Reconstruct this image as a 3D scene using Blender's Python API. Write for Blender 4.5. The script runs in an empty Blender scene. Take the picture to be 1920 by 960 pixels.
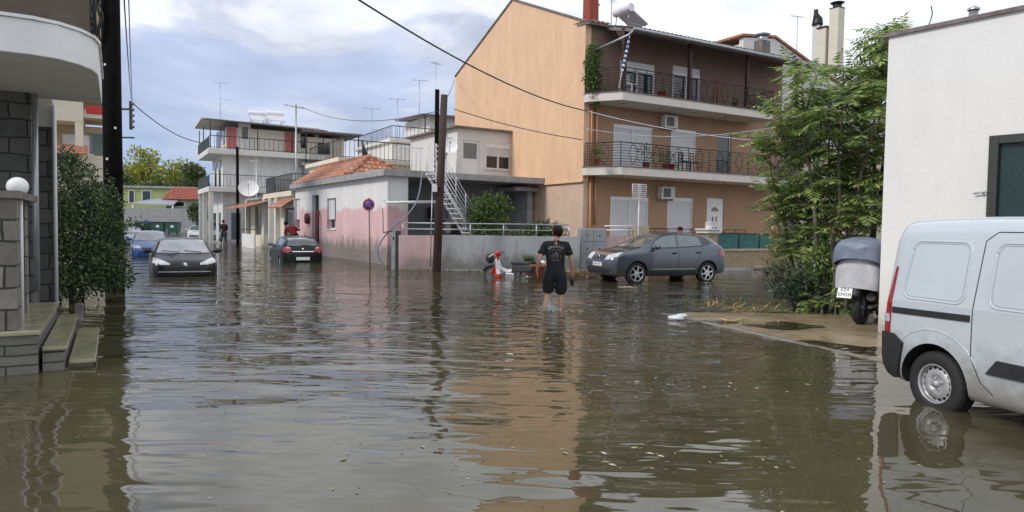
import bpy, bmesh, math, random
from math import sin, cos, pi, radians, sqrt, tan, atan2
from mathutils import Vector, Matrix
from mathutils.bvhtree import BVHTree
R = random.Random(7)
SC = bpy.context.scene
COL = SC.collection
# ------------------------------------------------------------------ camera, world, sun
F = 1300.0; PITCH = math.atan(55/1300.0); ROLL = radians(0.86); H = 1.64
cam_d = bpy.data.cameras.new("camera"); cam = bpy.data.objects.new("camera", cam_d); COL.objects.link(cam)
cam_d.sensor_width = 36; cam_d.lens = 36*F/1920; cam_d.clip_end = 2000; cam_d.clip_start = 0.05
cam.location = (0, 0, H)
CM = Matrix.Rotation(radians(90)-PITCH, 3, 'X') @ Matrix.Rotation(ROLL, 3, 'Z')
cam.rotation_euler = CM.to_euler()
SC.camera = cam
SC.render.resolution_x = 1024; SC.render.resolution_y = 512
SC.view_settings.view_transform = 'Standard'; SC.view_settings.look = 'None'
SC.view_settings.exposure = 0.60; SC.view_settings.gamma = 1
SUN_AZ = radians(-118); SUN_EL = radians(38)      # azimuth clockwise from +Y
sd = Vector((sin(SUN_AZ)*cos(SUN_EL), cos(SUN_AZ)*cos(SUN_EL), sin(SUN_EL)))
sl = bpy.data.lights.new("sun", 'SUN'); sl.energy = 1.5; sl.angle = radians(12); sl.color = (1.0, 0.95, 0.88)
so = bpy.data.objects.new("sun", sl); COL.objects.link(so); so.rotation_euler = sd.to_track_quat('Z', 'Y').to_euler()

W = bpy.data.worlds.new("World"); SC.world = W; W.use_nodes = True
wn = W.node_tree.nodes; wl = W.node_tree.links; wn.clear()
def WN(t, **k):
    n = wn.new(t)
    for a, b in k.items(): setattr(n, a, b)
    return n
w_out = WN('ShaderNodeOutputWorld'); w_bg = WN('ShaderNodeBackground'); w_bg.inputs[1].default_value = 0.1
sky = WN('ShaderNodeTexSky', sky_type='NISHITA', sun_disc=False, sun_elevation=SUN_EL, sun_rotation=SUN_AZ)
tc = WN('ShaderNodeTexCoord'); sep = WN('ShaderNodeSeparateXYZ'); wl.new(tc.outputs['Generated'], sep.inputs[0])
mp = WN('ShaderNodeMapping'); mp.inputs['Scale'].default_value = (1.0, 1.0, 2.6); mp.inputs['Location'].default_value = (0.35, 0.1, 0.2)
wl.new(tc.outputs['Generated'], mp.inputs[0])
n1 = WN('ShaderNodeTexNoise'); n1.inputs['Scale'].default_value = 3.2; n1.inputs['Detail'].default_value = 9; n1.inputs['Roughness'].default_value = 0.52; n1.inputs['Distortion'].default_value = 0.35
wl.new(mp.outputs[0], n1.inputs['Vector'])
def wmath(op, a, b=None, c=None, clamp=False):
    m = WN('ShaderNodeMath', operation=op); m.use_clamp = clamp
    for i, v in enumerate((a, b, c)):
        if v is None: continue
        if isinstance(v, (int, float)): m.inputs[i].default_value = v
        else: wl.new(v, m.inputs[i])
    return m.outputs[0]
bias = wmath('MULTIPLY_ADD', sep.outputs['X'], 0.42, -0.02)
el = wmath('MULTIPLY_ADD', sep.outputs['Z'], 1.25, -0.13)
el = wmath('MINIMUM', el, 0.26)
cl = wmath('ADD', wmath('ADD', n1.outputs['Fac'], bias), el)
ramp = WN('ShaderNodeValToRGB'); wl.new(cl, ramp.inputs[0])
cr = ramp.color_ramp; cr.interpolation = 'EASE'
cr.elements[0].position = 0.30; cr.elements[0].color = (2.7, 3.4, 5.0, 1)
cr.elements[1].position = 0.47; cr.elements[1].color = (3.6, 4.15, 5.6, 1)
for p, c in ((0.54, (4.6, 4.9, 5.9, 1)), (0.60, (6.4, 6.6, 7.2, 1)), (0.72, (7.8, 8.1, 8.6, 1))):
    e_ = cr.elements.new(p); e_.color = c
n2 = WN('ShaderNodeTexNoise'); n2.inputs['Scale'].default_value = 6.0; n2.inputs['Detail'].default_value = 8; wl.new(mp.outputs[0], n2.inputs['Vector'])
shade = WN('ShaderNodeMapRange'); wl.new(n2.outputs['Fac'], shade.inputs[0])
shade.inputs[1].default_value = 0.3; shade.inputs[2].default_value = 0.7; shade.inputs[3].default_value = 0.80; shade.inputs[4].default_value = 1.16
mx0 = WN('ShaderNodeVectorMath', operation='SCALE'); wl.new(ramp.outputs[0], mx0.inputs[0]); wl.new(shade.outputs[0], mx0.inputs['Scale'])
mix = WN('ShaderNodeMix', data_type='RGBA'); mix.inputs[0].default_value = 0.9
wl.new(sky.outputs[0], mix.inputs[6]); wl.new(mx0.outputs[0], mix.inputs[7])
wl.new(mix.outputs[2], w_bg.inputs[0]); wl.new(w_bg.outputs[0], w_out.inputs[0])

# ------------------------------------------------------------------ photo <-> world helpers
def ray(px, py):
    return CM @ Vector(((px-960)/F, -(py-480)/F, -1.0))
def G(px, py, z=0.0):
    r = ray(px, py); t = (z-H)/r.z
    return Vector((r.x*t, r.y*t, z))
def PY(px, py, Y):
    r = ray(px, py); t = Y/r.y
    return Vector((r.x*t, Y, H+r.z*t))
class Frame:
    def __init__(s, x, y, deg, z=0):
        s.o = Vector((x, y, z)); s.a = radians(deg); s.ex = Vector((cos(s.a), sin(s.a), 0)); s.ey = Vector((-sin(s.a), cos(s.a), 0)); s.deg = deg
    def onY(s, yl, px, py):       # meets the plane local y = yl -> (local x, z)
        r = ray(px, py); c = Vector((0, 0, H)); n = s.ey; t = (yl - (c-s.o).dot(n))/r.dot(n); p = c+r*t
        return (p-s.o).dot(s.ex), p.z-s.o.z
    def onX(s, xl, px, py):
        r = ray(px, py); c = Vector((0, 0, H)); n = s.ex; t = (xl - (c-s.o).dot(n))/r.dot(n); p = c+r*t
        return (p-s.o).dot(s.ey), p.z-s.o.z
    def w(s, x, y, z=0): return s.o + s.ex*x + s.ey*y + Vector((0, 0, z))
# ------------------------------------------------------------------ materials
MATS = {}
def nodes(m):
    m.use_nodes = True; nt = m.node_tree; nt.nodes.clear(); return nt
def mk(name, base, rough=0.7, var=0.12, scale=3.0, bump=0.15, bscale=40, metal=0.0, spec=0.5, col2=None, mixlo=0.45, mixhi=0.65, coat=0.0, emit=None, wet=0.0, streak=0.0, transl=0.0):
    if name in MATS: return MATS[name]
    m = bpy.data.materials.new(name); nt = nodes(m); N = nt.nodes; L = nt.links
    o = N.new('ShaderNodeOutputMaterial'); b = N.new('ShaderNodeBsdfPrincipled'); L.new(b.outputs[0], o.inputs[0])
    b.inputs['Roughness'].default_value = rough; b.inputs['Metallic'].default_value = metal
    b.inputs['Specular IOR Level'].default_value = spec; b.inputs['Coat Weight'].default_value = coat; b.inputs['Coat Roughness'].default_value = 0.04
    t = N.new('ShaderNodeTexCoord')
    n = N.new('ShaderNodeTexNoise'); n.inputs['Scale'].default_value = scale; n.inputs['Detail'].default_value = 6; n.inputs['Roughness'].default_value = 0.65
    if streak:
        mpn = N.new('ShaderNodeMapping'); mpn.inputs['Scale'].default_value = (1, 1, streak); L.new(t.outputs['Object'], mpn.inputs[0]); L.new(mpn.outputs[0], n.inputs[0])
    else: L.new(t.outputs['Object'], n.inputs[0])
    r = N.new('ShaderNodeValToRGB'); L.new(n.outputs['Fac'], r.inputs[0])
    c2 = col2 if col2 else tuple(max(0, c*(1-var*2)) for c in base); c1 = base if col2 else tuple(min(1, c*(1+var)) for c in base)
    r.color_ramp.elements[0].position = mixlo if col2 else 0.3; r.color_ramp.elements[0].color = (*c2, 1) if not col2 else (*c1, 1)
    r.color_ramp.elements[1].position = mixhi if col2 else 0.7; r.color_ramp.elements[1].color = (*c1, 1) if not col2 else (*c2, 1)
    L.new(r.outputs[0], b.inputs['Base Color'])
    if bump:
        nb = N.new('ShaderNodeTexNoise'); nb.inputs['Scale'].default_value = bscale; nb.inputs['Detail'].default_value = 4; L.new(t.outputs['Object'], nb.inputs[0])
        bp = N.new('ShaderNodeBump'); bp.inputs['Strength'].default_value = bump; bp.inputs['Distance'].default_value = 0.02; L.new(nb.outputs['Fac'], bp.inputs['Height']); L.new(bp.outputs[0], b.inputs['Normal'])
    if emit:
        b.inputs['Emission Color'].default_value = (*emit[0], 1); b.inputs['Emission Strength'].default_value = emit[1]
    MATS[name] = m; return m
def leafmat(name, cols, rough=0.5, tl=0.25):
    m = bpy.data.materials.new(name); nt = nodes(m); N = nt.nodes; L = nt.links
    o = N.new('ShaderNodeOutputMaterial'); b = N.new('ShaderNodeBsdfPrincipled'); g = N.new('ShaderNodeNewGeometry')
    r = N.new('ShaderNodeValToRGB'); L.new(g.outputs['Random Per Island'], r.inputs[0])
    r.color_ramp.elements[0].color = (*cols[0], 1); r.color_ramp.elements[1].color = (*cols[-1], 1)
    for i, c in enumerate(cols[1:-1]):
        e = r.color_ramp.elements.new((i+1)/(len(cols)-1)); e.color = (*c, 1)
    L.new(r.outputs[0], b.inputs['Base Color']); b.inputs['Roughness'].default_value = rough
    t = N.new('ShaderNodeBsdfTranslucent'); L.new(r.outputs[0], t.inputs[0]); mx = N.new('ShaderNodeMixShader'); mx.inputs[0].default_value = tl
    L.new(b.outputs[0], mx.inputs[1]); L.new(t.outputs[0], mx.inputs[2]); L.new(mx.outputs[0], o.inputs[0])
    return m
def brickmat(name, c1, c2, mortar, bw, bh, mw=0.012, rough=0.75, bump=0.5, vec='Object', rot=None, offs=0.5, squash=1.0):
    m = bpy.data.materials.new(name); nt = nodes(m); N = nt.nodes; L = nt.links
    o = N.new('ShaderNodeOutputMaterial'); b = N.new('ShaderNodeBsdfPrincipled'); L.new(b.outputs[0], o.inputs[0])
    t = N.new('ShaderNodeTexCoord'); g = N.new('ShaderNodeNewGeometry')
    # planar coords: (x+y, z)
    s = N.new('ShaderNodeSeparateXYZ'); L.new(t.outputs['Object'], s.inputs[0]); a = N.new('ShaderNodeMath'); a.operation = 'ADD'
    L.new(s.outputs[0], a.inputs[0]); L.new(s.outputs[1], a.inputs[1]); c0 = N.new('ShaderNodeCombineXYZ'); L.new(a.outputs[0], c0.inputs[0]); L.new(s.outputs[2], c0.inputs[1])
    nw = N.new('ShaderNodeTexNoise'); nw.inputs['Scale'].default_value = 2.2; nw.inputs['Detail'].default_value = 1; L.new(t.outputs['Object'], nw.inputs[0]); c = N.new('ShaderNodeVectorMath'); c.operation = 'MULTIPLY_ADD'; L.new(nw.outputs['Color'], c.inputs[0]); c.inputs[1].default_value = (bh*0.35,)*3; L.new(c0.outputs[0], c.inputs[2])
    br = N.new('ShaderNodeTexBrick'); L.new(c.outputs[0], br.inputs['Vector']); br.inputs['Scale'].default_value = 1
    br.inputs['Brick Width'].default_value = bw; br.inputs['Row Height'].default_value = bh; br.inputs['Mortar Size'].default_value = mw; br.inputs['Mortar Smooth'].default_value = 0.3
    br.inputs['Color1'].default_value = (*c1, 1); br.inputs['Color2'].default_value = (*c2, 1); br.inputs['Mortar'].default_value = (*mortar, 1); br.offset = offs; br.squash = squash
    n = N.new('ShaderNodeTexNoise'); n.inputs['Scale'].default_value = 9; n.inputs['Detail'].default_value = 6; L.new(t.outputs['Object'], n.inputs[0])
    mr = N.new('ShaderNodeMapRange'); mr.inputs[3].default_value = 0.55; mr.inputs[4].default_value = 1.35; L.new(n.outputs['Fac'], mr.inputs[0])
    v = N.new('ShaderNodeVectorMath'); v.operation = 'SCALE'; L.new(br.outputs['Color'], v.inputs[0]); L.new(mr.outputs[0], v.inputs['Scale']); L.new(v.outputs[0], b.inputs['Base Color'])
    b.inputs['Roughness'].default_value = rough
    bp = N.new('ShaderNodeBump'); bp.inputs['Strength'].default_value = bump; bp.inputs['Distance'].default_value = 0.02; bp.invert = True
    ad = N.new('ShaderNodeMath'); ad.operation = 'MULTIPLY_ADD'; ad.inputs[1].default_value = -0.35; L.new(n.outputs['Fac'], ad.inputs[0]); L.new(br.outputs['Fac'], ad.inputs[2])
    L.new(ad.outputs[0], bp.inputs['Height']); L.new(bp.outputs[0], b.inputs['Normal'])
    return m
def zonemat(name, zones, stain=(0.16, 0.15, 0.14), stain_top=0.8, rough=0.85, blot=(0.78, 1.08)):
    """painted plaster: paint colours in horizontal bands by height, with a ragged stained plinth"""
    m = bpy.data.materials.new(name); nt = nodes(m); N = nt.nodes; L = nt.links
    o = N.new('ShaderNodeOutputMaterial'); b = N.new('ShaderNodeBsdfPrincipled'); L.new(b.outputs[0], o.inputs[0]); b.inputs['Roughness'].default_value = rough
    g = N.new('ShaderNodeNewGeometry'); s = N.new('ShaderNodeSeparateXYZ'); L.new(g.outputs['Position'], s.inputs[0])
    def noise(sc, zs=1.0, det=6):
        mp = N.new('ShaderNodeMapping'); mp.inputs['Scale'].default_value = (1, 1, zs); L.new(g.outputs['Position'], mp.inputs[0])
        n = N.new('ShaderNodeTexNoise'); n.inputs['Scale'].default_value = sc; n.inputs['Detail'].default_value = det; n.inputs['Roughness'].default_value = 0.65; L.new(mp.outputs[0], n.inputs[0]); return n.outputs['Fac']
    def ma(op, a, bb, cc=None):
        k = N.new('ShaderNodeMath'); k.operation = op
        for i, v in enumerate((a, bb, cc)):
            if v is None: continue
            if isinstance(v, (int, float)): k.inputs[i].default_value = v
            else: L.new(v, k.inputs[i])
        return k.outputs[0]
    prev = None
    zz = ma('MULTIPLY_ADD', noise(0.8, 1, 3), 1.1, ma('ADD', s.outputs[2], -0.55))
    for (z0, col, soft) in zones:
        rgb = N.new('ShaderNodeRGB'); rgb.outputs[0].default_value = (*col, 1)
        if prev is None: prev = rgb.outputs[0]; continue
        mr = N.new('ShaderNodeMapRange'); mr.inputs[1].default_value = z0-soft; mr.inputs[2].default_value = z0+soft; L.new(zz, mr.inputs[0])
        mx = N.new('ShaderNodeMix'); mx.data_type = 'RGBA'; L.new(mr.outputs[0], mx.inputs[0]); L.new(prev, mx.inputs[6]); L.new(rgb.outputs[0], mx.inputs[7]); prev = mx.outputs[2]
    # streaks and blotches
    mr = N.new('ShaderNodeMapRange'); mr.inputs[1].default_value = 0.3; mr.inputs[2].default_value = 0.75; mr.inputs[3].default_value = blot[0]; mr.inputs[4].default_value = blot[1]; L.new(noise(1.6, 0.35), mr.inputs[0])
    v = N.new('ShaderNodeVectorMath'); v.operation = 'SCALE'; L.new(prev, v.inputs[0]); L.new(mr.outputs[0], v.inputs['Scale']); prev = v.outputs[0]
    mr = N.new('ShaderNodeMapRange'); mr.inputs[1].default_value = 0.58; mr.inputs[2].default_value = 0.72; mr.inputs[3].default_value = 1.0; mr.inputs[4].default_value = 1.0-(1.0-blot[0])*0.9; L.new(noise(5.0, 0.07, 4), mr.inputs[0])
    v = N.new('ShaderNodeVectorMath'); v.operation = 'SCALE'; L.new(prev, v.inputs[0]); L.new(mr.outputs[0], v.inputs['Scale']); prev = v.outputs[0]
    # stained plinth
    f = ma('MULTIPLY_ADD', noise(2.3, 0.6, 9), 1.6, ma('MULTIPLY', s.outputs[2], -1.0))
    mr = N.new('ShaderNodeMapRange'); mr.inputs[1].default_value = 0.8-stain_top; mr.inputs[2].default_value = 1.25-stain_top; L.new(f, mr.inputs[0])
    mr.inputs[4].default_value = 0.85
    mx = N.new('ShaderNodeMix'); mx.data_type = 'RGBA'; L.new(mr.outputs[0], mx.inputs[0]); L.new(prev, mx.inputs[6]); mx.inputs[7].default_value = (*stain, 1)
    L.new(mx.outputs[2], b.inputs['Base Color'])
    bp = N.new('ShaderNodeBump'); bp.inputs['Strength'].default_value = 0.3; bp.inputs['Distance'].default_value = 0.02; L.new(noise(18), bp.inputs['Height']); L.new(bp.outputs[0], b.inputs['Normal'])
    return m
M = dict(
 white=mk('white_plaster', (0.66, 0.65, 0.62), 0.85, 0.05, 0.9), white2=mk('white_paint', (0.74, 0.74, 0.73), 0.6, 0.05, 2),
 rwall=mk('right_wall_plaster', (0.74, 0.73, 0.70), 0.9, 0.035, 1.2, 0.35, 14), cream=mk('cream_plaster', (0.68, 0.62, 0.50), 0.85, 0.06, 1.0),
 orange=mk('apricot_plaster', (0.74, 0.485, 0.315), 0.9, 0.05, 0.8, 0.15, 12), orange_f=mk('shaded_apricot_plaster', (0.27, 0.155, 0.10), 0.9, 0.05, 0.9, 0.15, 14),  # orange_f: apricot plaster darkened in its colour for the shaded front
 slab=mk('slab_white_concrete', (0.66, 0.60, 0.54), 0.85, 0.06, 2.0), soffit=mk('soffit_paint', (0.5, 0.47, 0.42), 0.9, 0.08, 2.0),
 iron=mk('black_iron', (0.02, 0.02, 0.022), 0.5, 0.1), steelw=mk('white_painted_steel', (0.72, 0.72, 0.74), 0.45, 0.05), galv=mk('galvanised_metal', (0.42, 0.43, 0.45), 0.4, 0.1, metal=0.7),
 shutter=mk('white_shutter', (0.62, 0.62, 0.63), 0.55, 0.04), glass=mk('dark_glass', (0.015, 0.018, 0.02), 0.04, 0.1, bump=0, spec=0.8), glassl=mk('pale_reflecting_glass', (0.13, 0.165, 0.175), 0.06, 0.1, bump=0, spec=1.0),
 wood=mk('creosoted_pole_wood', (0.055, 0.032, 0.026), 0.85, 0.3, 3, 0.5, 30, streak=0.15), blackwood=mk('black_tarred_pole', (0.007, 0.006, 0.006), 0.95, 0.3, 5, 0.6, 25, spec=0.1), tile=mk('clay_roof_tile', (0.37, 0.155, 0.09), 0.85, 0.3, 2.5, 0.4, 30, col2=(0.48, 0.35, 0.27), mixlo=0.48, mixhi=0.72),
 tileedge=mk('roof_tile_grey', (0.20, 0.17, 0.16), 0.85, 0.3, 5), rubber=mk('tyre_rubber', (0.018, 0.018, 0.018), 0.75, 0.1, 10), blackplastic=mk('black_bumper_plastic', (0.022, 0.022, 0.024), 0.55, 0.1, 8, 0.1),
 dark=mk('dark_cavity', (0.008, 0.008, 0.008), 0.9, 0.1, bump=0), rimsilver=mk('rim_silver', (0.55, 0.56, 0.58), 0.3, 0.05, metal=0.6, bump=0), steelrim=mk('steel_wheel_grey', (0.42, 0.42, 0.42), 0.42, 0.15, 9, metal=0.35, col2=(0.2, 0.19, 0.18), mixlo=0.5, mixhi=0.8),
 chrome=mk('chrome', (0.75, 0.76, 0.78), 0.12, 0.02, metal=1, bump=0), red=mk('red_paint', (0.50, 0.02, 0.02), 0.4, 0.08), redlens=mk('red_lens', (0.30, 0.008, 0.012), 0.12, 0.1, coat=1, bump=0), clearlens=mk('clear_lens', (0.55, 0.57, 0.60), 0.08, 0.25, 14, coat=1, bump=0),
 plate=mk('number_plate_white', (0.78, 0.78, 0.78), 0.4, 0.02, bump=0), black=mk('black_paint', (0.012, 0.012, 0.012), 0.5, 0.1, bump=0), blue=mk('blue_paint', (0.02, 0.07, 0.30), 0.4, 0.1), green=mk('green_bin_plastic', (0.02, 0.10, 0.07), 0.5, 0.1),
 terracotta=mk('terracotta_pot', (0.42, 0.13, 0.06), 0.8, 0.15, 6), skin=mk('skin', (0.52, 0.28, 0.19), 0.55, 0.05, 6, bump=0), hair=mk('dark_brown_hair', (0.022, 0.010, 0.009), 0.75, 0.3, 30, 0.3, 60, spec=0.2),
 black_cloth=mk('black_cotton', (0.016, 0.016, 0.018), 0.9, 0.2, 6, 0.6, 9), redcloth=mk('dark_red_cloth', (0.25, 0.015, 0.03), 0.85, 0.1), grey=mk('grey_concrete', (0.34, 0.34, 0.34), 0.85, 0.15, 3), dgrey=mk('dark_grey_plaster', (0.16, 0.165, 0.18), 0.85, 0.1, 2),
 pinkp=mk('pink_plaster', (0.62, 0.33, 0.33), 0.85, 0.08), silver=mk('solar_tank_white', (0.75, 0.75, 0.77), 0.35, 0.03), solar=mk('solar_panel', (0.55, 0.57, 0.60), 0.3, 0.05, bump=0), ac=mk('ac_casing', (0.62, 0.61, 0.58), 0.5, 0.04),
 redbrick=mk('red_brick_flue', (0.34, 0.07, 0.045), 0.8, 0.25, 8), bluetarp=mk('blue_grey_cover', (0.19, 0.22, 0.29), 0.45, 0.15, 4, 0.3, 8), silvertarp=mk('silver_cover', (0.50, 0.50, 0.53), 0.4, 0.1, 5, 0.3, 9), brown=mk('brown_awning_canvas', (0.115, 0.092, 0.07), 0.9, 0.1),
 plastic=mk('white_plastic_bag', (0.72, 0.75, 0.78), 0.3, 0.05, 6), teal=mk('teal_screen_mesh', (0.03, 0.13, 0.13), 0.7, 0.15, 5), greenawn=mk('dark_green_canvas', (0.03, 0.05, 0.045), 0.8, 0.1), orangepipe=mk('orange_brown_pipe', (0.50, 0.24, 0.12), 0.5, 0.1),
 bark=mk('pale_bark', (0.13, 0.11, 0.09), 0.85, 0.2, 8), lamp=mk('white_lamp_globe', (0.78, 0.78, 0.78), 0.25, 0.02, bump=0), foam=mk('water_foam', (0.55, 0.55, 0.52), 0.5, 0.1), limegreen=mk('green_house_plaster', (0.36, 0.42, 0.17), 0.85, 0.05),
 tealglass=mk('dark_teal_window_panel', (0.02, 0.045, 0.045), 0.25, 0.1, 2), marble=mk('wet_stone_tread', (0.32, 0.31, 0.20), 0.2, 0.15, 2.2, 0.2, 20, col2=(0.20, 0.20, 0.11), mixlo=0.4, mixhi=0.7), purple=mk('faded_sign_blue', (0.06, 0.05, 0.22), 0.5, 0.15), signred=mk('faded_sign_red', (0.40, 0.05, 0.10), 0.5, 0.15), wickerwood=mk('chair_wood', (0.30, 0.17, 0.07), 0.6, 0.1),
 yell=mk('straw_debris', (0.45, 0.33, 0.15), 0.9, 0.3, 20), tan=mk('stone_tan', (0.42, 0.36, 0.26), 0.85, 0.1), seat=mk('dark_seat', (0.03, 0.03, 0.03), 0.6, 0.1), fade=mk('faded_print', (0.42, 0.42, 0.36), 0.9, 0.2, 20), faint=mk('faint_wall_paint', (0.26, 0.27, 0.32), 0.9, 0.2),
)
M['stone'] = brickmat('grey_stone_cladding', (0.125, 0.12, 0.11), (0.06, 0.062, 0.06), (0.018, 0.018, 0.018), 0.46, 0.27, 0.014)
M['stone2'] = brickmat('gate_stone_cladding', (0.24, 0.22, 0.19), (0.12, 0.11, 0.10), (0.03, 0.03, 0.028), 0.30, 0.24, 0.014)
M['brick'] = brickmat('tan_split_brick', (0.40, 0.31, 0.18), (0.33, 0.25, 0.14), (0.18, 0.14, 0.09), 0.28, 0.075, 0.01)
M['riser'] = brickmat('stone_riser', (0.16, 0.155, 0.13), (0.13, 0.13, 0.11), (0.03, 0.03, 0.03), 0.7, 0.11, 0.01)
M['pinkwall'] = zonemat('pink_and_white_plaster', [(0, (0.52, 0.37, 0.36), 0), (1.0, (0.68, 0.45, 0.45), 0.3), (2.35, (0.72, 0.71, 0.70), 0.08)], stain=(0.17, 0.155, 0.14), stain_top=1.02, blot=(0.85, 1.06))
M['greywall'] = zonemat('weathered_grey_wall', [(0, (0.33, 0.33, 0.33), 0), (0.7, (0.38, 0.385, 0.40), 0.3)], stain=(0.13, 0.125, 0.12), stain_top=0.7, blot=(0.7, 1.15))
M['pinkyard'] = zonemat('pink_yard_wall', [(0, (0.48, 0.32, 0.32), 0), (0.6, (0.58, 0.40, 0.40), 0.3)], stain=(0.20, 0.18, 0.165), stain_top=0.6)
M['wh_apt'] = zonemat('white_apartment_plaster', [(0, (0.68, 0.68, 0.67), 0), (3.0, (0.80, 0.79, 0.78), 0.3)], stain=(0.25, 0.24, 0.22), stain_top=0.4)
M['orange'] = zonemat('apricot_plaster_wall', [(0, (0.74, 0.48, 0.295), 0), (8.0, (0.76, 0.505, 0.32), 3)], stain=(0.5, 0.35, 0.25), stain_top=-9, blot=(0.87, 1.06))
M['orange_f'] = zonemat('shaded_apricot_plaster_wall', [(0, (0.37, 0.23, 0.145), 0), (4.0, (0.36, 0.22, 0.14), 1), (7.0, (0.22, 0.14, 0.105), 0.4)], stain=(0.16, 0.12, 0.1), stain_top=0.5, blot=(0.90, 1.06))  # apricot front with its shade put into the colour, top storey darkest
M['rwall'] = zonemat('right_wall_plaster_stained', [(0, (0.62, 0.60, 0.55), 0), (0.6, (0.75, 0.74, 0.71), 0.4), (4.2, (0.78, 0.77, 0.75), 1)], stain=(0.30, 0.27, 0.21), stain_top=0.18, blot=(0.93, 1.02))
def grime(m, z0, z1, col=(0.16, 0.13, 0.09), amount=0.75):
    """dried mud low on a vehicle: patches with their own ragged edge"""
    nt = m.node_tree; N = nt.nodes; L = nt.links; b = [n for n in N if n.type == 'BSDF_PRINCIPLED'][0]; old = b.inputs['Base Color'].links[0].from_socket
    t = N.new('ShaderNodeTexCoord'); s = N.new('ShaderNodeSeparateXYZ'); L.new(t.outputs['Object'], s.inputs[0]); n = N.new('ShaderNodeTexNoise'); n.inputs['Scale'].default_value = 5; n.inputs['Detail'].default_value = 9; n.inputs['Roughness'].default_value = 0.7; L.new(t.outputs['Object'], n.inputs[0])
    a = N.new('ShaderNodeMath'); a.operation = 'MULTIPLY_ADD'; a.inputs[1].default_value = -(z1-z0)*1.6; L.new(n.outputs['Fac'], a.inputs[0]); L.new(s.outputs[2], a.inputs[2])
    mr = N.new('ShaderNodeMapRange'); mr.inputs[1].default_value = z0-(z1-z0)*0.7; mr.inputs[2].default_value = z1-(z1-z0)*0.7; mr.inputs[3].default_value = amount; mr.inputs[4].default_value = 0.0; L.new(a.outputs[0], mr.inputs[0])
    mx = N.new('ShaderNodeMix'); mx.data_type = 'RGBA'; L.new(mr.outputs[0], mx.inputs[0]); L.new(old, mx.inputs[6]); mx.inputs[7].default_value = (*col, 1); L.new(mx.outputs[2], b.inputs['Base Color'])
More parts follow.
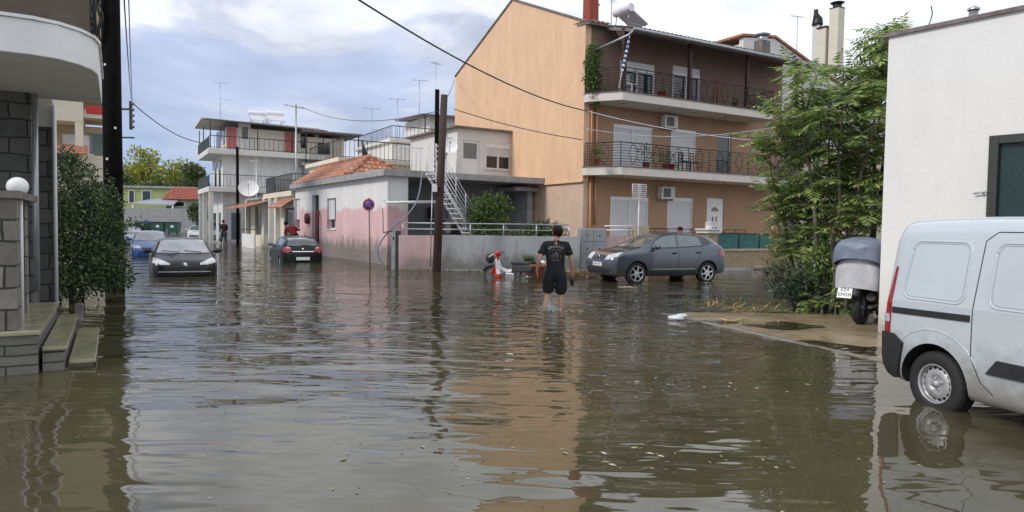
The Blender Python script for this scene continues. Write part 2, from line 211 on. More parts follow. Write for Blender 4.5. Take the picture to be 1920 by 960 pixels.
# ------------------------------------------------------------------ mesh builder
class MB:
    def __init__(s): s.v = []; s.f = []; s.sm = []
    def add(s, vs, fs, smooth=False):
        o = len(s.v); s.v += [Vector(p) for p in vs]; s.f += [tuple(i+o for i in f) for f in fs]; s.sm += [smooth]*len(fs); return s
    def box(s, a, b, m=None):
        (x0, y0, z0), (x1, y1, z1) = a, b
        vs = [Vector(p) for p in ((x0,y0,z0),(x1,y0,z0),(x1,y1,z0),(x0,y1,z0),(x0,y0,z1),(x1,y0,z1),(x1,y1,z1),(x0,y1,z1))]
        if m: vs = [m @ p for p in vs]
        return s.add(vs, [(0,3,2,1),(4,5,6,7),(0,1,5,4),(1,2,6,5),(2,3,7,6),(3,0,4,7)])
    def prism(s, poly, z0, z1):
        n = len(poly); vs = [(x, y, z0) for x, y in poly]+[(x, y, z1) for x, y in poly]
        return s.add(vs, [tuple(range(n-1, -1, -1)), tuple(range(n, 2*n))]+[(i, (i+1) % n, n+(i+1) % n, n+i) for i in range(n)])
    def slab(s, pts, th):        # polygon pts in 3D extruded by vector th
        n = len(pts); th = Vector(th); vs = [Vector(p) for p in pts]; vs += [p+th for p in vs]
        return s.add(vs, [tuple(range(n-1, -1, -1)), tuple(range(n, 2*n))]+[(i, (i+1) % n, n+(i+1) % n, n+i) for i in range(n)])
    def tube(s, pts, r, n=8, cap=True, smooth=True):
        pts = [Vector(p) for p in pts]; rs = r if isinstance(r, (list, tuple)) else [r]*len(pts)
        t0 = (pts[1]-pts[0]).normalized(); up = Vector((0, 0, 1)) if abs(t0.z) < 0.9 else Vector((1, 0, 0)); u = t0.cross(up).normalized(); vs = []
        for i, p in enumerate(pts):
            t = (pts[min(i+1, len(pts)-1)]-pts[max(i-1, 0)]).normalized(); u = (u - t*u.dot(t)).normalized(); w = t.cross(u)
            vs += [p+(u*cos(2*pi*k/n)+w*sin(2*pi*k/n))*rs[i] for k in range(n)]
        fs = [(i*n+k, i*n+(k+1) % n, (i+1)*n+(k+1) % n, (i+1)*n+k) for i in range(len(pts)-1) for k in range(n)]
        s.add(vs, fs, smooth)
        if cap:
            o = len(s.v)-len(vs); s.f += [tuple(o+k for k in range(n-1, -1, -1)), tuple(o+(len(pts)-1)*n+k for k in range(n))]; s.sm += [False]*2
        return s
    def lathe(s, prof, c=(0, 0, 0), axis='Z', n=24, smooth=True, arc=1.0):
        c = Vector(c); vs = []
        for r, h in prof:
            for k in range(n):
                a = 2*pi*k/n; x, y = r*cos(a), r*sin(a)
                vs.append(c+Vector({'Z': (x, y, h), 'Y': (x, h, y), 'X': (h, x, y)}[axis]))
        return s.add(vs, [(i*n+k, i*n+(k+1) % n, (i+1)*n+(k+1) % n, (i+1)*n+k) for i in range(len(prof)-1) for k in range(n)], smooth)
    def ell(s, c, r, n=12, m=8, jit=0.0, rnd=None):
        prof = []; vs = []; c = Vector(c)
        for i in range(m+1):
            th = pi*i/m
            for k in range(n):
                a = 2*pi*k/n; j = 1+(rnd.uniform(-jit, jit) if rnd and 0 < i < m else 0)
                vs.append(c+Vector((r[0]*sin(th)*cos(a)*j, r[1]*sin(th)*sin(a)*j, r[2]*cos(th)*j)))
        return s.add(vs, [(i*n+k, (i+1)*n+k, (i+1)*n+(k+1) % n, i*n+(k+1) % n) for i in range(m) for k in range(n)], True)
    def wall(s, x0, x1, z0, z1, y, th, holes):
        """vertical wall in the plane y, going back th, with rectangular holes (x0,x1,z0,z1)"""
        xs = sorted({x0, x1, *[min(max(h[i], x0), x1) for h in holes for i in (0, 1)]}); zs = sorted({z0, z1, *[min(max(h[i], z0), z1) for h in holes for i in (2, 3)]})
        for i in range(len(xs)-1):
            for j in range(len(zs)-1):
                cx, cz = (xs[i]+xs[i+1])/2, (zs[j]+zs[j+1])/2
                if any(h[0] < cx < h[1] and h[2] < cz < h[3] for h in holes): continue
                a, b, c, d = xs[i], xs[i+1], zs[j], zs[j+1]
                s.add([(a,y,c),(b,y,c),(b,y,d),(a,y,d)], [(0,1,2,3)]); s.add([(a,y+th,c),(b,y+th,c),(b,y+th,d),(a,y+th,d)], [(3,2,1,0)])
        for (a, b, c, d) in holes:
            s.add([(a,y,c),(b,y,c),(b,y+th,c),(a,y+th,c),(a,y,d),(b,y,d),(b,y+th,d),(a,y+th,d)], [(0,1,2,3),(4,7,6,5),(0,3,7,4),(1,5,6,2)])
        s.add([(x0,y,z0),(x0,y+th,z0),(x0,y+th,z1),(x0,y,z1),(x1,y,z0),(x1,y+th,z0),(x1,y+th,z1),(x1,y,z1)], [(0,3,2,1),(4,5,6,7),(3,7,6,2),(0,1,5,4)])
        return s
    def build(s, name, mat, parent=None, bevel=0, seg=2, xf=None, wn=False):
        me = bpy.data.meshes.new(name); vs = [xf @ p for p in s.v] if xf else s.v
        me.from_pydata([tuple(p) for p in vs], [], s.f); me.polygons.foreach_set('use_smooth', s.sm); me.update()
        if isinstance(mat, str): mat = M[mat]
        me.materials.append(mat); o = bpy.data.objects.new(name, me); COL.objects.link(o)
        if parent: o.parent = parent
        if bevel:
            b = o.modifiers.new('bevel', 'BEVEL'); b.width = bevel; b.segments = seg; b.limit_method = 'ANGLE'; b.angle_limit = radians(40)
            b.harden_normals = False
        return o
def tag(o, label=None, cat=None, group=None, kind=None):
    if label: o['label'] = label
    if cat: o['category'] = cat
    if group: o['group'] = group
    if kind: o['kind'] = kind
    return o
def thing(name, label, cat, loc=(0, 0, 0), deg=0, group=None):
    o = bpy.data.objects.new(name, None); COL.objects.link(o); o.location = loc; o.rotation_euler = (0, 0, radians(deg)); o.empty_display_size = 0.2
    return tag(o, label, cat, group)
def fthing(name, label, cat, fr, group=None): return thing(name, label, cat, fr.o, fr.deg, group)
def copy_tree(o, parent=None):
    c = o.copy(); COL.objects.link(c); c.parent = parent
    for ch in list(o.children): copy_tree(ch, c)
    return c
def bake(o, name, mat, parent=None):
    """apply an object's modifiers and return a clean object"""
    dg = bpy.context.evaluated_depsgraph_get(); dg.update(); me = bpy.data.meshes.new_from_object(o.evaluated_get(dg)); me.name = name
    old = o.data; bpy.data.objects.remove(o); 
    n = bpy.data.objects.new(name, me); COL.objects.link(n); n.parent = parent
    if mat is not None:
        me.materials.clear(); me.materials.append(M[mat] if isinstance(mat, str) else mat)
    return n
def skinmesh(name, chains, mat, parent=None, sub=2):
    """chains: lists of (x,y,z,r); a chain whose first vertex equals an existing one joins it"""
    vs = []; rs = []; es = []; roots = []; idx = {}
    for ch in chains:
        prev = None
        for k, p in enumerate(ch):
            key = tuple(round(c, 4) for c in p[:3]); new = key not in idx
            if new: idx[key] = len(vs); vs.append(p[:3]); r = p[3]; rs.append(r if isinstance(r, tuple) else (r, r))
            i = idx[key]
            if k == 0 and new: roots.append(i)
            if prev is not None and prev != i: es.append((prev, i))
            prev = i
    me = bpy.data.meshes.new(name); me.from_pydata(vs, es, []); o = bpy.data.objects.new(name, me); COL.objects.link(o)
    o.modifiers.new('skin', 'SKIN'); sm = o.modifiers.new('sub', 'SUBSURF'); sm.levels = sub; sm.render_levels = sub
    sk = me.skin_vertices[0].data
    for i, r in enumerate(rs): sk[i].radius = r; sk[i].use_root = i in roots
    n = bake(o, name, mat, parent)
    n.data.polygons.foreach_set('use_smooth', [True]*len(n.data.polygons)); return n
def text_mesh(name, body, size, mat, parent, xf, extrude=0.002, align='CENTER'):
    cu = bpy.data.curves.new(name, 'FONT'); cu.body = body; cu.size = size; cu.extrude = extrude; cu.align_x = align; cu.align_y = 'CENTER'; cu.resolution_u = 2
    o = bpy.data.objects.new(name, cu); COL.objects.link(o); n = bake(o, name, mat, parent); n.data.transform(xf); return n
def MX(loc, rx=0, ry=0, rz=0): return Matrix.Translation(loc) @ Matrix.Rotation(radians(rz), 4, 'Z') @ Matrix.Rotation(radians(ry), 4, 'Y') @ Matrix.Rotation(radians(rx), 4, 'X')
def sag(a, b, s, n=14):
    a = Vector(a); b = Vector(b); return [a.lerp(b, i/n)+Vector((0, 0, -4*s*(i/n)*(1-i/n))) for i in range(n+1)]
def crm(pts, n=6):
    """Catmull-Rom through points"""
    P = [Vector(p) for p in pts]; P = [P[0]*2-P[1]]+P+[P[-1]*2-P[-2]]; out = []
    for i in range(1, len(P)-2):
        for k in range(n):
            t = k/n; a, b, c, d = P[i-1], P[i], P[i+1], P[i+2]
            out.append(0.5*((2*b)+(c-a)*t+(2*a-5*b+4*c-d)*t*t+(3*b-a-3*c+d)*t**3))
    out.append(P[-2]); return out
def tiles(mb, o, u, v, wu0, wu1, run, tw=0.24, row=0.38, amp=0.05, n=6, mask=None):
    """corrugated clay tiles: u horizontal unit vector, v unit vector up the slope; width tapers from wu0=(a,b) at the eave to wu1 at the top"""
    o = Vector(o); u = Vector(u); v = Vector(v); nn = u.cross(v).normalized()
    if nn.z < 0: nn = -nn
    rows = max(1, int(run/row)); lo = min(wu0[0], wu1[0]); hi = max(wu0[1], wu1[1])
    for r in range(rows):
        t0 = r/rows; t1 = (r+1)/rows; a = wu0[0]+(wu1[0]-wu0[0])*(t0+t1)/2; b = wu0[1]+(wu1[1]-wu0[1])*(t0+t1)/2
        i0 = int(math.floor((a-lo)/tw)); i1 = int(math.ceil((b-lo)/tw)); cols = (i1-i0)*n; vs = []
        if cols < n: continue
        jit = 0
        for k in range(cols+1):
            if k % n == 0: jit = R.uniform(-0.012, 0.012)
            x = lo+(i0+k/n)*tw; h = amp*abs(sin(pi*(k/n)))**0.8
            vs.append(o+u*x+v*(t0*run-0.03+jit)+nn*(h+0.035)); vs.append(o+u*x+v*(t1*run)+nn*(h*0.9+0.005))
            vs.append(o+u*x+v*(t0*run-0.03+jit)+nn*(h*0.6-0.02))
        mb.add(vs, [(3*k, 3*k+3, 3*k+4, 3*k+1) for k in range(cols)]+[(3*k+2, 3*k+5, 3*k+3, 3*k) for k in range(cols)], False)
# ------------------------------------------------------------------ ground, pavement, water
from mathutils import noise as mn
K0 = Vector((4.84, 8.74)); KD = Vector((-0.36, 0.933)); KN = Vector((0.933, 0.36))
def sstep(a, b, x): t = min(1, max(0, (x-a)/(b-a))); return t*t*(3-2*t)
def ground_h(x, y):
    h = -0.24+0.03*mn.noise(Vector((x*0.15, y*0.15, 0)))
    h += 0.62*sstep(58, 74, y)+0.8*sstep(74, 150, y)
    h += sstep(-0.3, 1.5, (x-8.9)*-0.5+(y-29.4)*0.866+0.6)*sstep(2, 6, x)*0.34*(1-sstep(50, 60, y))
    h += sstep(0.0, 1.2, y-25.3-0.1*(x+4))*0.22*sstep(-4.5, -4, x)*(1-sstep(2.5, 4.0, x))
    return h
def pave_h(x, y):
    d = (Vector((x, y))-K0).dot(KN)
    h = 0.008+0.028*mn.noise(Vector((x*0.55, y*0.8, 3)))+0.018*mn.noise(Vector((x*1.7, y*2.3, 9)))+0.006*mn.noise(Vector((x*6, y*7, 1)))+0.012*sstep(0, 3, d)*(1-sstep(13.6, 14.6, y))
    h -= 0.075*sstep(13.2, 15.2, y)*(1-0.0*x)+0.03*sstep(15, 22, y)
    h -= 0.035*math.exp(-((x-4.6)**2/0.25+(y-11.8)**2/0.12))
    return h
def in_pave(x, y):
    d = (Vector((x, y))-K0).dot(KN); return d > 0 and y < 23.5 and d < 9
def sheet(name, xs, ys, hf, mat, attr=None):
    vs = [(x, y, hf(x, y)) for y in ys for x in xs]; nx = len(xs)
    fs = [(j*nx+i, j*nx+i+1, (j+1)*nx+i+1, (j+1)*nx+i) for j in range(len(ys)-1) for i in range(nx-1)]
    me = bpy.data.meshes.new(name); me.from_pydata(vs, [], fs); me.polygons.foreach_set('use_smooth', [True]*len(fs)); me.materials.append(mat)
    if attr:
        a = me.attributes.new('clear', 'FLOAT', 'POINT'); a.data.foreach_set('value', [attr(v[0], v[1]) for v in vs])
    o = bpy.data.objects.new(name, me); COL.objects.link(o); return tag(o, kind='structure')
def rng(a, b, s): n = max(1, round((b-a)/s)); return [a+(b-a)*i/n for i in range(n)]
def groundmat(name, c1, c2, c3, rlo, rhi, sc=0.6):
    m = bpy.data.materials.new(name); nt = nodes(m); N = nt.nodes; L = nt.links
    o = N.new('ShaderNodeOutputMaterial'); b = N.new('ShaderNodeBsdfPrincipled'); L.new(b.outputs[0], o.inputs[0]); g = N.new('ShaderNodeNewGeometry')
    n = N.new('ShaderNodeTexNoise'); n.inputs['Scale'].default_value = sc; n.inputs['Detail'].default_value = 9; n.inputs['Roughness'].default_value = 0.6; L.new(g.outputs['Position'], n.inputs[0])
    r = N.new('ShaderNodeValToRGB'); L.new(n.outputs['Fac'], r.inputs[0]); r.color_ramp.elements[0].position = 0.35; r.color_ramp.elements[0].color = (*c1, 1); r.color_ramp.elements[1].position = 0.65; r.color_ramp.elements[1].color = (*c3, 1)
    e = r.color_ramp.elements.new(0.5); e.color = (*c2, 1); L.new(r.outputs[0], b.inputs['Base Color'])
    n2 = N.new('ShaderNodeTexNoise'); n2.inputs['Scale'].default_value = sc*2; n2.inputs['Detail'].default_value = 5; L.new(g.outputs['Position'], n2.inputs[0])
    mr = N.new('ShaderNodeMapRange'); mr.inputs[1].default_value = 0.35; mr.inputs[2].default_value = 0.65; mr.inputs[3].default_value = rlo; mr.inputs[4].default_value = rhi; L.new(n2.outputs['Fac'], mr.inputs[0]); L.new(mr.outputs[0], b.inputs['Roughness'])
    n3 = N.new('ShaderNodeTexNoise'); n3.inputs['Scale'].default_value = 60; n3.inputs['Detail'].default_value = 4; L.new(g.outputs['Position'], n3.inputs[0])
    bp = N.new('ShaderNodeBump'); bp.inputs['Strength'].default_value = 0.25; bp.inputs['Distance'].default_value = 0.01; L.new(n3.outputs['Fac'], bp.inputs['Height']); L.new(bp.outputs[0], b.inputs['Normal'])
    return m
m_road = groundmat('wet_asphalt', (0.045, 0.043, 0.04), (0.06, 0.057, 0.05), (0.09, 0.08, 0.065), 0.12, 0.4)
m_pave = groundmat('wet_muddy_pavement', (0.21, 0.165, 0.09), (0.29, 0.235, 0.15), (0.19, 0.12, 0.07), 0.15, 0.45, 1.1)
gx = rng(-600, -40, 80)+rng(-40, 40, 1.0)+rng(40, 600, 80)+[600]; gy = rng(-60, -4, 8)+rng(-4, 80, 1.0)+rng(80, 900, 60)+[900]
sheet('ground', gx, gy, ground_h, m_road)
# pavement on the right of the kerb line, in kerb coordinates
def pw(d, t): p = K0+KN*d+KD*t; return p.x, p.y
mb = MB(); nd, nt_ = 54, 120; vs = []
for j in range(nt_+1):
    for i in range(nd+1):
        d = (i/nd)**1.3*8.0; t = -6.5+j*(22.5/nt_); x, y = pw(d, t); z = pave_h(x, y) if i else pave_h(x, y)-0.004; vs.append((x, y, z))
mb.add(vs, [(j*(nd+1)+i, j*(nd+1)+i+1, (j+1)*(nd+1)+i+1, (j+1)*(nd+1)+i) for j in range(nt_) for i in range(nd)], True)
tag(mb.build('pavement', m_pave), kind='structure')
mb = MB(); vs = []
for j in range(240):
    t = -6.5+j*0.05
    for d, dz in ((-0.14, -0.3), (-0.14, -0.004), (-0.12, 0.012), (-0.01, 0.014), (0.0, -0.02)):
        x, y = pw(d, t); jx = 0.018*mn.noise(Vector((t*1.7, d*3, 4))); vs.append((x+jx, y+jx, max(-0.03, 0.6*pave_h(x, y)+dz+0.002-0.03*sstep(3.5, 5.8, t)+0.014*mn.noise(Vector((t*0.9, 2, 8)))+0.006*mn.noise(Vector((t*5, d*9, 1)))) if dz > -0.1 else -0.3))
mb.add(vs, [(j*5+i, j*5+i+1, (j+1)*5+i+1, (j+1)*5+i) for j in range(239) for i in range(4)])
tag(mb.build('kerb', groundmat('kerb_stone', (0.15, 0.13, 0.10), (0.21, 0.19, 0.16), (0.12, 0.10, 0.08), 0.2, 0.5, 4)), kind='structure')
def clear_at(x, y):
    h = ground_h(x, y)
    if in_pave(x, y): h = max(h, pave_h(x, y))
    return math.exp(-max(0, -h)/0.055)
m_water = bpy.data.materials.new('murky_flood_water'); nt = nodes(m_water); N = nt.nodes; L = nt.links
def nn_(t, **k):
    n = N.new(t)
    for a, b in k.items(): setattr(n, a, b)
    return n
def nm(op, a, b=None, c=None):
    k = nn_('ShaderNodeMath', operation=op)
    for i, v in enumerate((a, b, c)):
        if v is None: continue
        if isinstance(v, (int, float)): k.inputs[i].default_value = v
        else: L.new(v, k.inputs[i])
    return k.outputs[0]
g = nn_('ShaderNodeNewGeometry')
def wn_(sc, scale3, det=2, rough=0.5, dist=0.0, rot=0.0, loc=(0, 0, 0)):
    mp = nn_('ShaderNodeMapping'); mp.inputs['Scale'].default_value = scale3; mp.inputs['Rotation'].default_value = (0, 0, radians(rot)); mp.inputs['Location'].default_value = loc; L.new(g.outputs['Position'], mp.inputs[0])
    n = nn_('ShaderNodeTexNoise'); n.inputs['Scale'].default_value = sc; n.inputs['Detail'].default_value = det; n.inputs['Roughness'].default_value = rough; n.inputs['Distortion'].default_value = dist; L.new(mp.outputs[0], n.inputs[0]); return n.outputs['Fac']
big = wn_(0.8, (0.8, 1.4, 1), 1, 0.4, 0.5, 10)
mid = wn_(2.3, (0.55, 1.7, 1), 0, 0.5, 0.9, 14)
fine = wn_(6.5, (0.5, 1.7, 1), 0, 0.5, 0.4, -8)
patch = wn_(0.28, (1, 1, 1), 2, 0.5, 0, 0, (5, 3, 0))
pm = nn_('ShaderNodeMapRange'); pm.inputs[1].default_value = 0.40; pm.inputs[2].default_value = 0.62; pm.inputs[3].default_value = 0.25; pm.inputs[4].default_value = 1.0; L.new(patch, pm.inputs[0])
sp = nn_('ShaderNodeSeparateXYZ'); L.new(g.outputs['Position'], sp.inputs[0])
far = nn_('ShaderNodeMapRange'); far.inputs[1].default_value = 3.0; far.inputs[2].default_value = 9.0; far.inputs[3].default_value = 0.30; far.inputs[4].default_value = 1.0; L.new(sp.outputs[1], far.inputs[0])
# wake rings spreading from the wading person
def wake(cx, cy, wl_, decay):
    dx = nm('SUBTRACT', sp.outputs[0], cx); dy = nm('SUBTRACT', sp.outputs[1], cy); rr = nm('SQRT', nm('ADD', nm('MULTIPLY', dx, dx), nm('MULTIPLY', dy, dy)))
    rr2 = nm('ADD', rr, nm('MULTIPLY', wn_(0.8, (1, 1, 1), 3), 1.1))
    return nm('MULTIPLY', nm('SINE', nm('MULTIPLY', rr2, 2*pi/wl_)), nm('EXPONENT', nm('MULTIPLY', rr, -1/decay)))
MAN = G(1040, 581); MANX, MANY = MAN.x, MAN.y
hgt = nm('MULTIPLY', big, 0.040)
hgt = nm('ADD', hgt, nm('MULTIPLY', nm('MULTIPLY', mid, 0.0225), nm('MULTIPLY', pm.outputs[0], far.outputs[0])))
hgt = nm('ADD', hgt, nm('MULTIPLY', nm('MULTIPLY', fine, 0.0066), nm('MULTIPLY', pm.outputs[0], far.outputs[0])))
hgt = nm('ADD', hgt, nm('MULTIPLY', wake(MANX, MANY, 0.5, 5.0), 0.0032))
hgt = nm('ADD', hgt, nm('MULTIPLY', wake(MANX-0.05, MANY-0.1, 0.23, 0.8), 0.008))
bp = nn_('ShaderNodeBump'); bp.inputs['Strength'].default_value = 1.0; bp.inputs['Distance'].default_value = 1.0; L.new(hgt, bp.inputs['Height'])
o = nn_('ShaderNodeOutputMaterial'); dif = nn_('ShaderNodeBsdfDiffuse'); 
mudn = wn_(0.5, (1, 1, 1), 5, 0.6); mr = nn_('ShaderNodeValToRGB'); L.new(mudn, mr.inputs[0]); mr.color_ramp.elements[0].position = 0.35; mr.color_ramp.elements[0].color = (0.058, 0.052, 0.028, 1); mr.color_ramp.elements[1].position = 0.65; mr.color_ramp.elements[1].color = (0.092, 0.080, 0.046, 1)
L.new(mr.outputs[0], dif.inputs[0])
tr = nn_('ShaderNodeBsdfTransparent'); tr.inputs[0].default_value = (0.93, 0.9, 0.8, 1)
at = nn_('ShaderNodeAttribute', attribute_name='clear'); m1 = nn_('ShaderNodeMixShader'); L.new(at.outputs['Fac'], m1.inputs[0]); L.new(dif.outputs[0], m1.inputs[1]); L.new(tr.outputs[0], m1.inputs[2])
gl = nn_('ShaderNodeBsdfGlossy'); gl.inputs['Roughness'].default_value = 0.0; L.new(bp.outputs[0], gl.inputs['Normal'])
fr = nn_('ShaderNodeFresnel'); fr.inputs[0].default_value = 1.85; L.new(bp.outputs[0], fr.inputs['Normal'])
m2 = nn_('ShaderNodeMixShader'); L.new(fr.outputs[0], m2.inputs[0]); L.new(m1.outputs[0], m2.inputs[1]); L.new(gl.outputs[0], m2.inputs[2]); L.new(m2.outputs[0], o.inputs[0])
wx = rng(-70, -12, 6)+rng(-12, 14, 0.22)+rng(14, 70, 6)+[70]; wy = rng(-30, 1, 3)+rng(1, 30, 0.22)+rng(30, 75, 3)+[75]
sheet('flood_water', wx, wy, lambda x, y: 0.0, m_water, clear_at)

# ------------------------------------------------------------------ building kit
def window(parent, fr_y, x0, x1, z0, z1, inset=0.12, n=2, fw=0.06, fmat='white2', gmat='glass', name='window', shut=0.0, sill=True, label=None):
    """a framed window set INSET behind the wall plane y = fr_y; SHUT is the closed share of a roller shutter"""
    y = fr_y+inset; f = MB(); w = (x1-x0)/n
    f.box((x0, y-0.03, z0), (x1, y+0.03, z0+fw)); f.box((x0, y-0.03, z1-fw), (x1, y+0.03, z1))
    for i in range(n+1):
        c = x0+w*i; a = max(x0, c-fw/2 if 0 < i < n else (c if i == 0 else c-fw)); f.box((a, y-0.032, z0+fw), (a+fw, y+0.028, z1-fw))
    o = f.build(name, fmat, parent)
    if label: o['label'] = label
    g_ = MB(); g_.box((x0+fw/2, y-0.008, z0+fw/2), (x1-fw/2, y+0.008, z1-fw/2)); g_.build('pane', gmat, o)
    if shut > 0:
        s_ = MB(); zb = z1-(z1-z0)*shut; k = max(1, int((z1-zb)/0.07)); hh = (z1-zb)/k
        for i in range(k): s_.box((x0+0.01, y-0.075, zb+i*hh), (x1-0.01, y-0.05, zb+(i+1)*hh-0.012))
        s_.box((x0+0.01, y-0.06, zb), (x1-0.01, y-0.045, z1)); s_ = s_.build('roller_shutter', 'shutter', o); s2_ = MB()
        for c_ in ((x0, x0+0.05), (x1-0.05, x1))+((((x0+x1)/2-0.035, (x0+x1)/2+0.035),) if n == 2 else ()): s2_.box((c_[0], y-0.11, z0), (c_[1], y-0.078, z1-0.16))
        s2_.box((x0, y-0.115, z1-0.158), (x1, y-0.078, z1)); s2_.build('guide_frame', 'white2', s_)
    if sill:
        q = MB(); q.box((x0-0.08, fr_y-0.06, z0-0.06), (x1+0.08, fr_y+inset, z0-0.002)); q.build('sill', 'slab', o)
    return o
def openings(fr, yl, lst):
    """pixel rectangles (px0,px1,pytop,pybottom) on the plane y=yl -> local holes"""
    out = []
    for a, b, t, c in lst:
        x0, z1 = fr.onY(yl, a, t); x1, _ = fr.onY(yl, b, t); xm, z0 = fr.onY(yl, a, c); out.append((x0, x1, z0, z1))
    return out
def railing(parent, pts, z0, h, mat='iron', bars='v', gap=0.13, name='railing', r=0.014, rows=7):
    """iron balcony railing along a 2D polyline"""
    m = MB(); P = [Vector((p[0], p[1], 0)) for p in pts]
    top = [p+Vector((0, 0, z0+h)) for p in P]; m.tube(top, r*1.6, 6)
    m.tube([p+Vector((0, 0, z0+0.08)) for p in P], r, 5)
    for a, b in zip(P, P[1:]):
        L_ = (b-a).length; d = (b-a)/L_; n = max(1, int(L_/gap))
        if bars == 'v':
            for i in range(n+1): p = a+d*(L_*i/n); m.tube([p+Vector((0,0,z0)), p+Vector((0,0,z0+h))], r*0.75, 4)
        else:
            for k in range(1, rows): m.tube([a+Vector((0,0,z0+0.08+(h-0.08)*k/rows)), b+Vector((0,0,z0+0.08+(h-0.08)*k/rows))], r*0.8, 4)
            k = max(1, round(L_/1.3))
            for i in range(k+1):
                p = a+d*(L_*i/k); m.tube([p+Vector((0,0,z0)), p+Vector((0,0,z0+h))], r*1.3, 5)
                if i < k and L_ > 0.9:
                    c = a+d*(L_*(i+0.5)/k); out = Vector((d.y, -d.x, 0))
                    m.tube([c+d*(0.22*sin(t))+out*(0.06*sin(t*2)**2)+Vector((0,0,z0+0.1+(h-0.12)*(t/pi))) for t in [pi*q/10 for q in range(11)]], r, 4)
                    m.tube([c-d*(0.22*sin(t))+out*(0.06*sin(t*2)**2)+Vector((0,0,z0+0.1+(h-0.12)*(t/pi))) for t in [pi*q/10 for q in range(11)]], r, 4)
    return m.build(name, mat, parent)

# ------------------------------------------------------------------ ORANGE apartment building
OB = Frame(2.95, 29.5, 30)
ob = fthing('apartment_building', 'three storey apricot apartment building with tiled roof and two long white balconies', 'building', OB)
GW, GL = 12.6, 12.77
ridge_y, eave_z, ridge_z = 6.2, 10.28, 12.85
# gable wall (plane x = 0): slab with pentagon outline
def gable(parent, x, th, y0, y1, z0, ze0, ze1, yr, zr, mat, name='gable_wall'):
    m = MB(); pts = [(x, y0, z0), (x, y1, z0), (x, y1, ze1), (x, yr, zr), (x, y0, ze0)]; m.slab(pts, (th, 0, 0)); return m.build(name, mat, parent)
m = MB(); m.slab([(0, 0.0, 3.62), (0, GL, 3.62), (0, GL, eave_z), (0, ridge_y, ridge_z), (0, 0.0, eave_z)], (0.3, 0, 0)); m.build('gable_wall', 'orange', ob)
m = MB(); m.box((0.06, 0.03, -0.3), (0.3, GL, 3.62)); m.build('gable_wall_base', mk('pale_apricot_base', (0.62, 0.46, 0.34), 0.9, 0.08, 0.8), ob, )
m = MB(); m.box((-0.05, -0.02, 3.58), (0.03, GL, 3.66)); m.build('ledge', 'orange', ob)
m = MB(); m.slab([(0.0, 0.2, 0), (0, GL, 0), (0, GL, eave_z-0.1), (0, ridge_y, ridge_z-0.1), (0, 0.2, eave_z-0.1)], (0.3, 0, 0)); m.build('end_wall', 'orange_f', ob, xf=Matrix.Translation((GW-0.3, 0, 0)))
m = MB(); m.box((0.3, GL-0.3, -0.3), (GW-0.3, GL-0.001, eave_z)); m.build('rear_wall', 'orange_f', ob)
fl = []
fl += openings(OB, 0, [(1145, 1216, 368, 428), (1252, 1299, 370, 426), (1326, 1358, 371, 437)])
Z1 = OB.onY(-1.5, 1150, 310)[1]; Z2 = OB.onY(-1.5, 1150, 168)[1]
mid_o = openings(OB, 0, [(1151, 1223, 232, 300), (1259, 1305, 241, 300), (1345, 1372, 250, 305)])
mid_o = [(a, b, Z1+0.05, d) for a, b, c, d in mid_o]
top_o = openings(OB, 0, [(1163, 1228, 112, 165), (1262, 1313, 122, 165)]); top_o = [(a, b, Z2+0.05, d) for a, b, c, d in top_o]
gr_o = [(a, b, 0.72, d) for a, b, c, d in fl]
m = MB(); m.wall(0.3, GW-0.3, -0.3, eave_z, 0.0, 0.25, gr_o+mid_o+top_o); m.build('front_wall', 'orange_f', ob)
m = MB(); m.box((0.3, 0.6, Z1-0.2), (GW-0.3, GL-0.3, Z1)); m.box((0.3, 0.6, Z2-0.2), (GW-0.3, GL-0.3, Z2)); m.box((0.3,0.6,0.4),(GW-0.3,GL-0.3,0.7)); m.build('floor_slab', 'grey', ob)
for i, h in enumerate(gr_o[:2]): window(ob, 0, *h, n=2 if i == 0 else 1, shut=0.97, name='shuttered_door')
for i, h in enumerate(mid_o[:2]): window(ob, 0, *h, n=2 if i == 0 else 1, shut=1.0, name='shuttered_door')
window(ob, 0, *mid_o[2], n=1, name='balcony_door', gmat='glass')
for h in top_o:
    a, b, c, d = h; window(ob, 0, a, b, c, d-0.28, n=2, name='balcony_door', gmat='glass', shut=0.02, sill=False)
    q = MB(); q.box((a, 0.02, d-0.28), (b, 0.2, d)); q.build('shutter_box', 'shutter', ob)
a, b, c, d = gr_o[2]
dr = MB(); dr.box((a, 0.05, c), (b, 0.12, d)); dr = dr.build('front_door', 'white2', ob, 0.01)
q = MB(); cx = (a+b)/2
q.slab([(cx+0.24*cos(t), 0.044, d-0.62+0.2*sin(t)) for t in [pi*k/8 for k in range(9)]], (0, 0.004, 0)); q.build('arched_pane', 'glass', dr)
for dx, dz in ((-0.12, -1.0), (0.12, -1.0), (-0.12, -1.5), (0.12, -1.5)): q = MB(); q.box((cx+dx-0.045, 0.044, d+dz-0.12), (cx+dx+0.045, 0.048, d+dz+0.12)); q.build('pane', 'glass', dr)
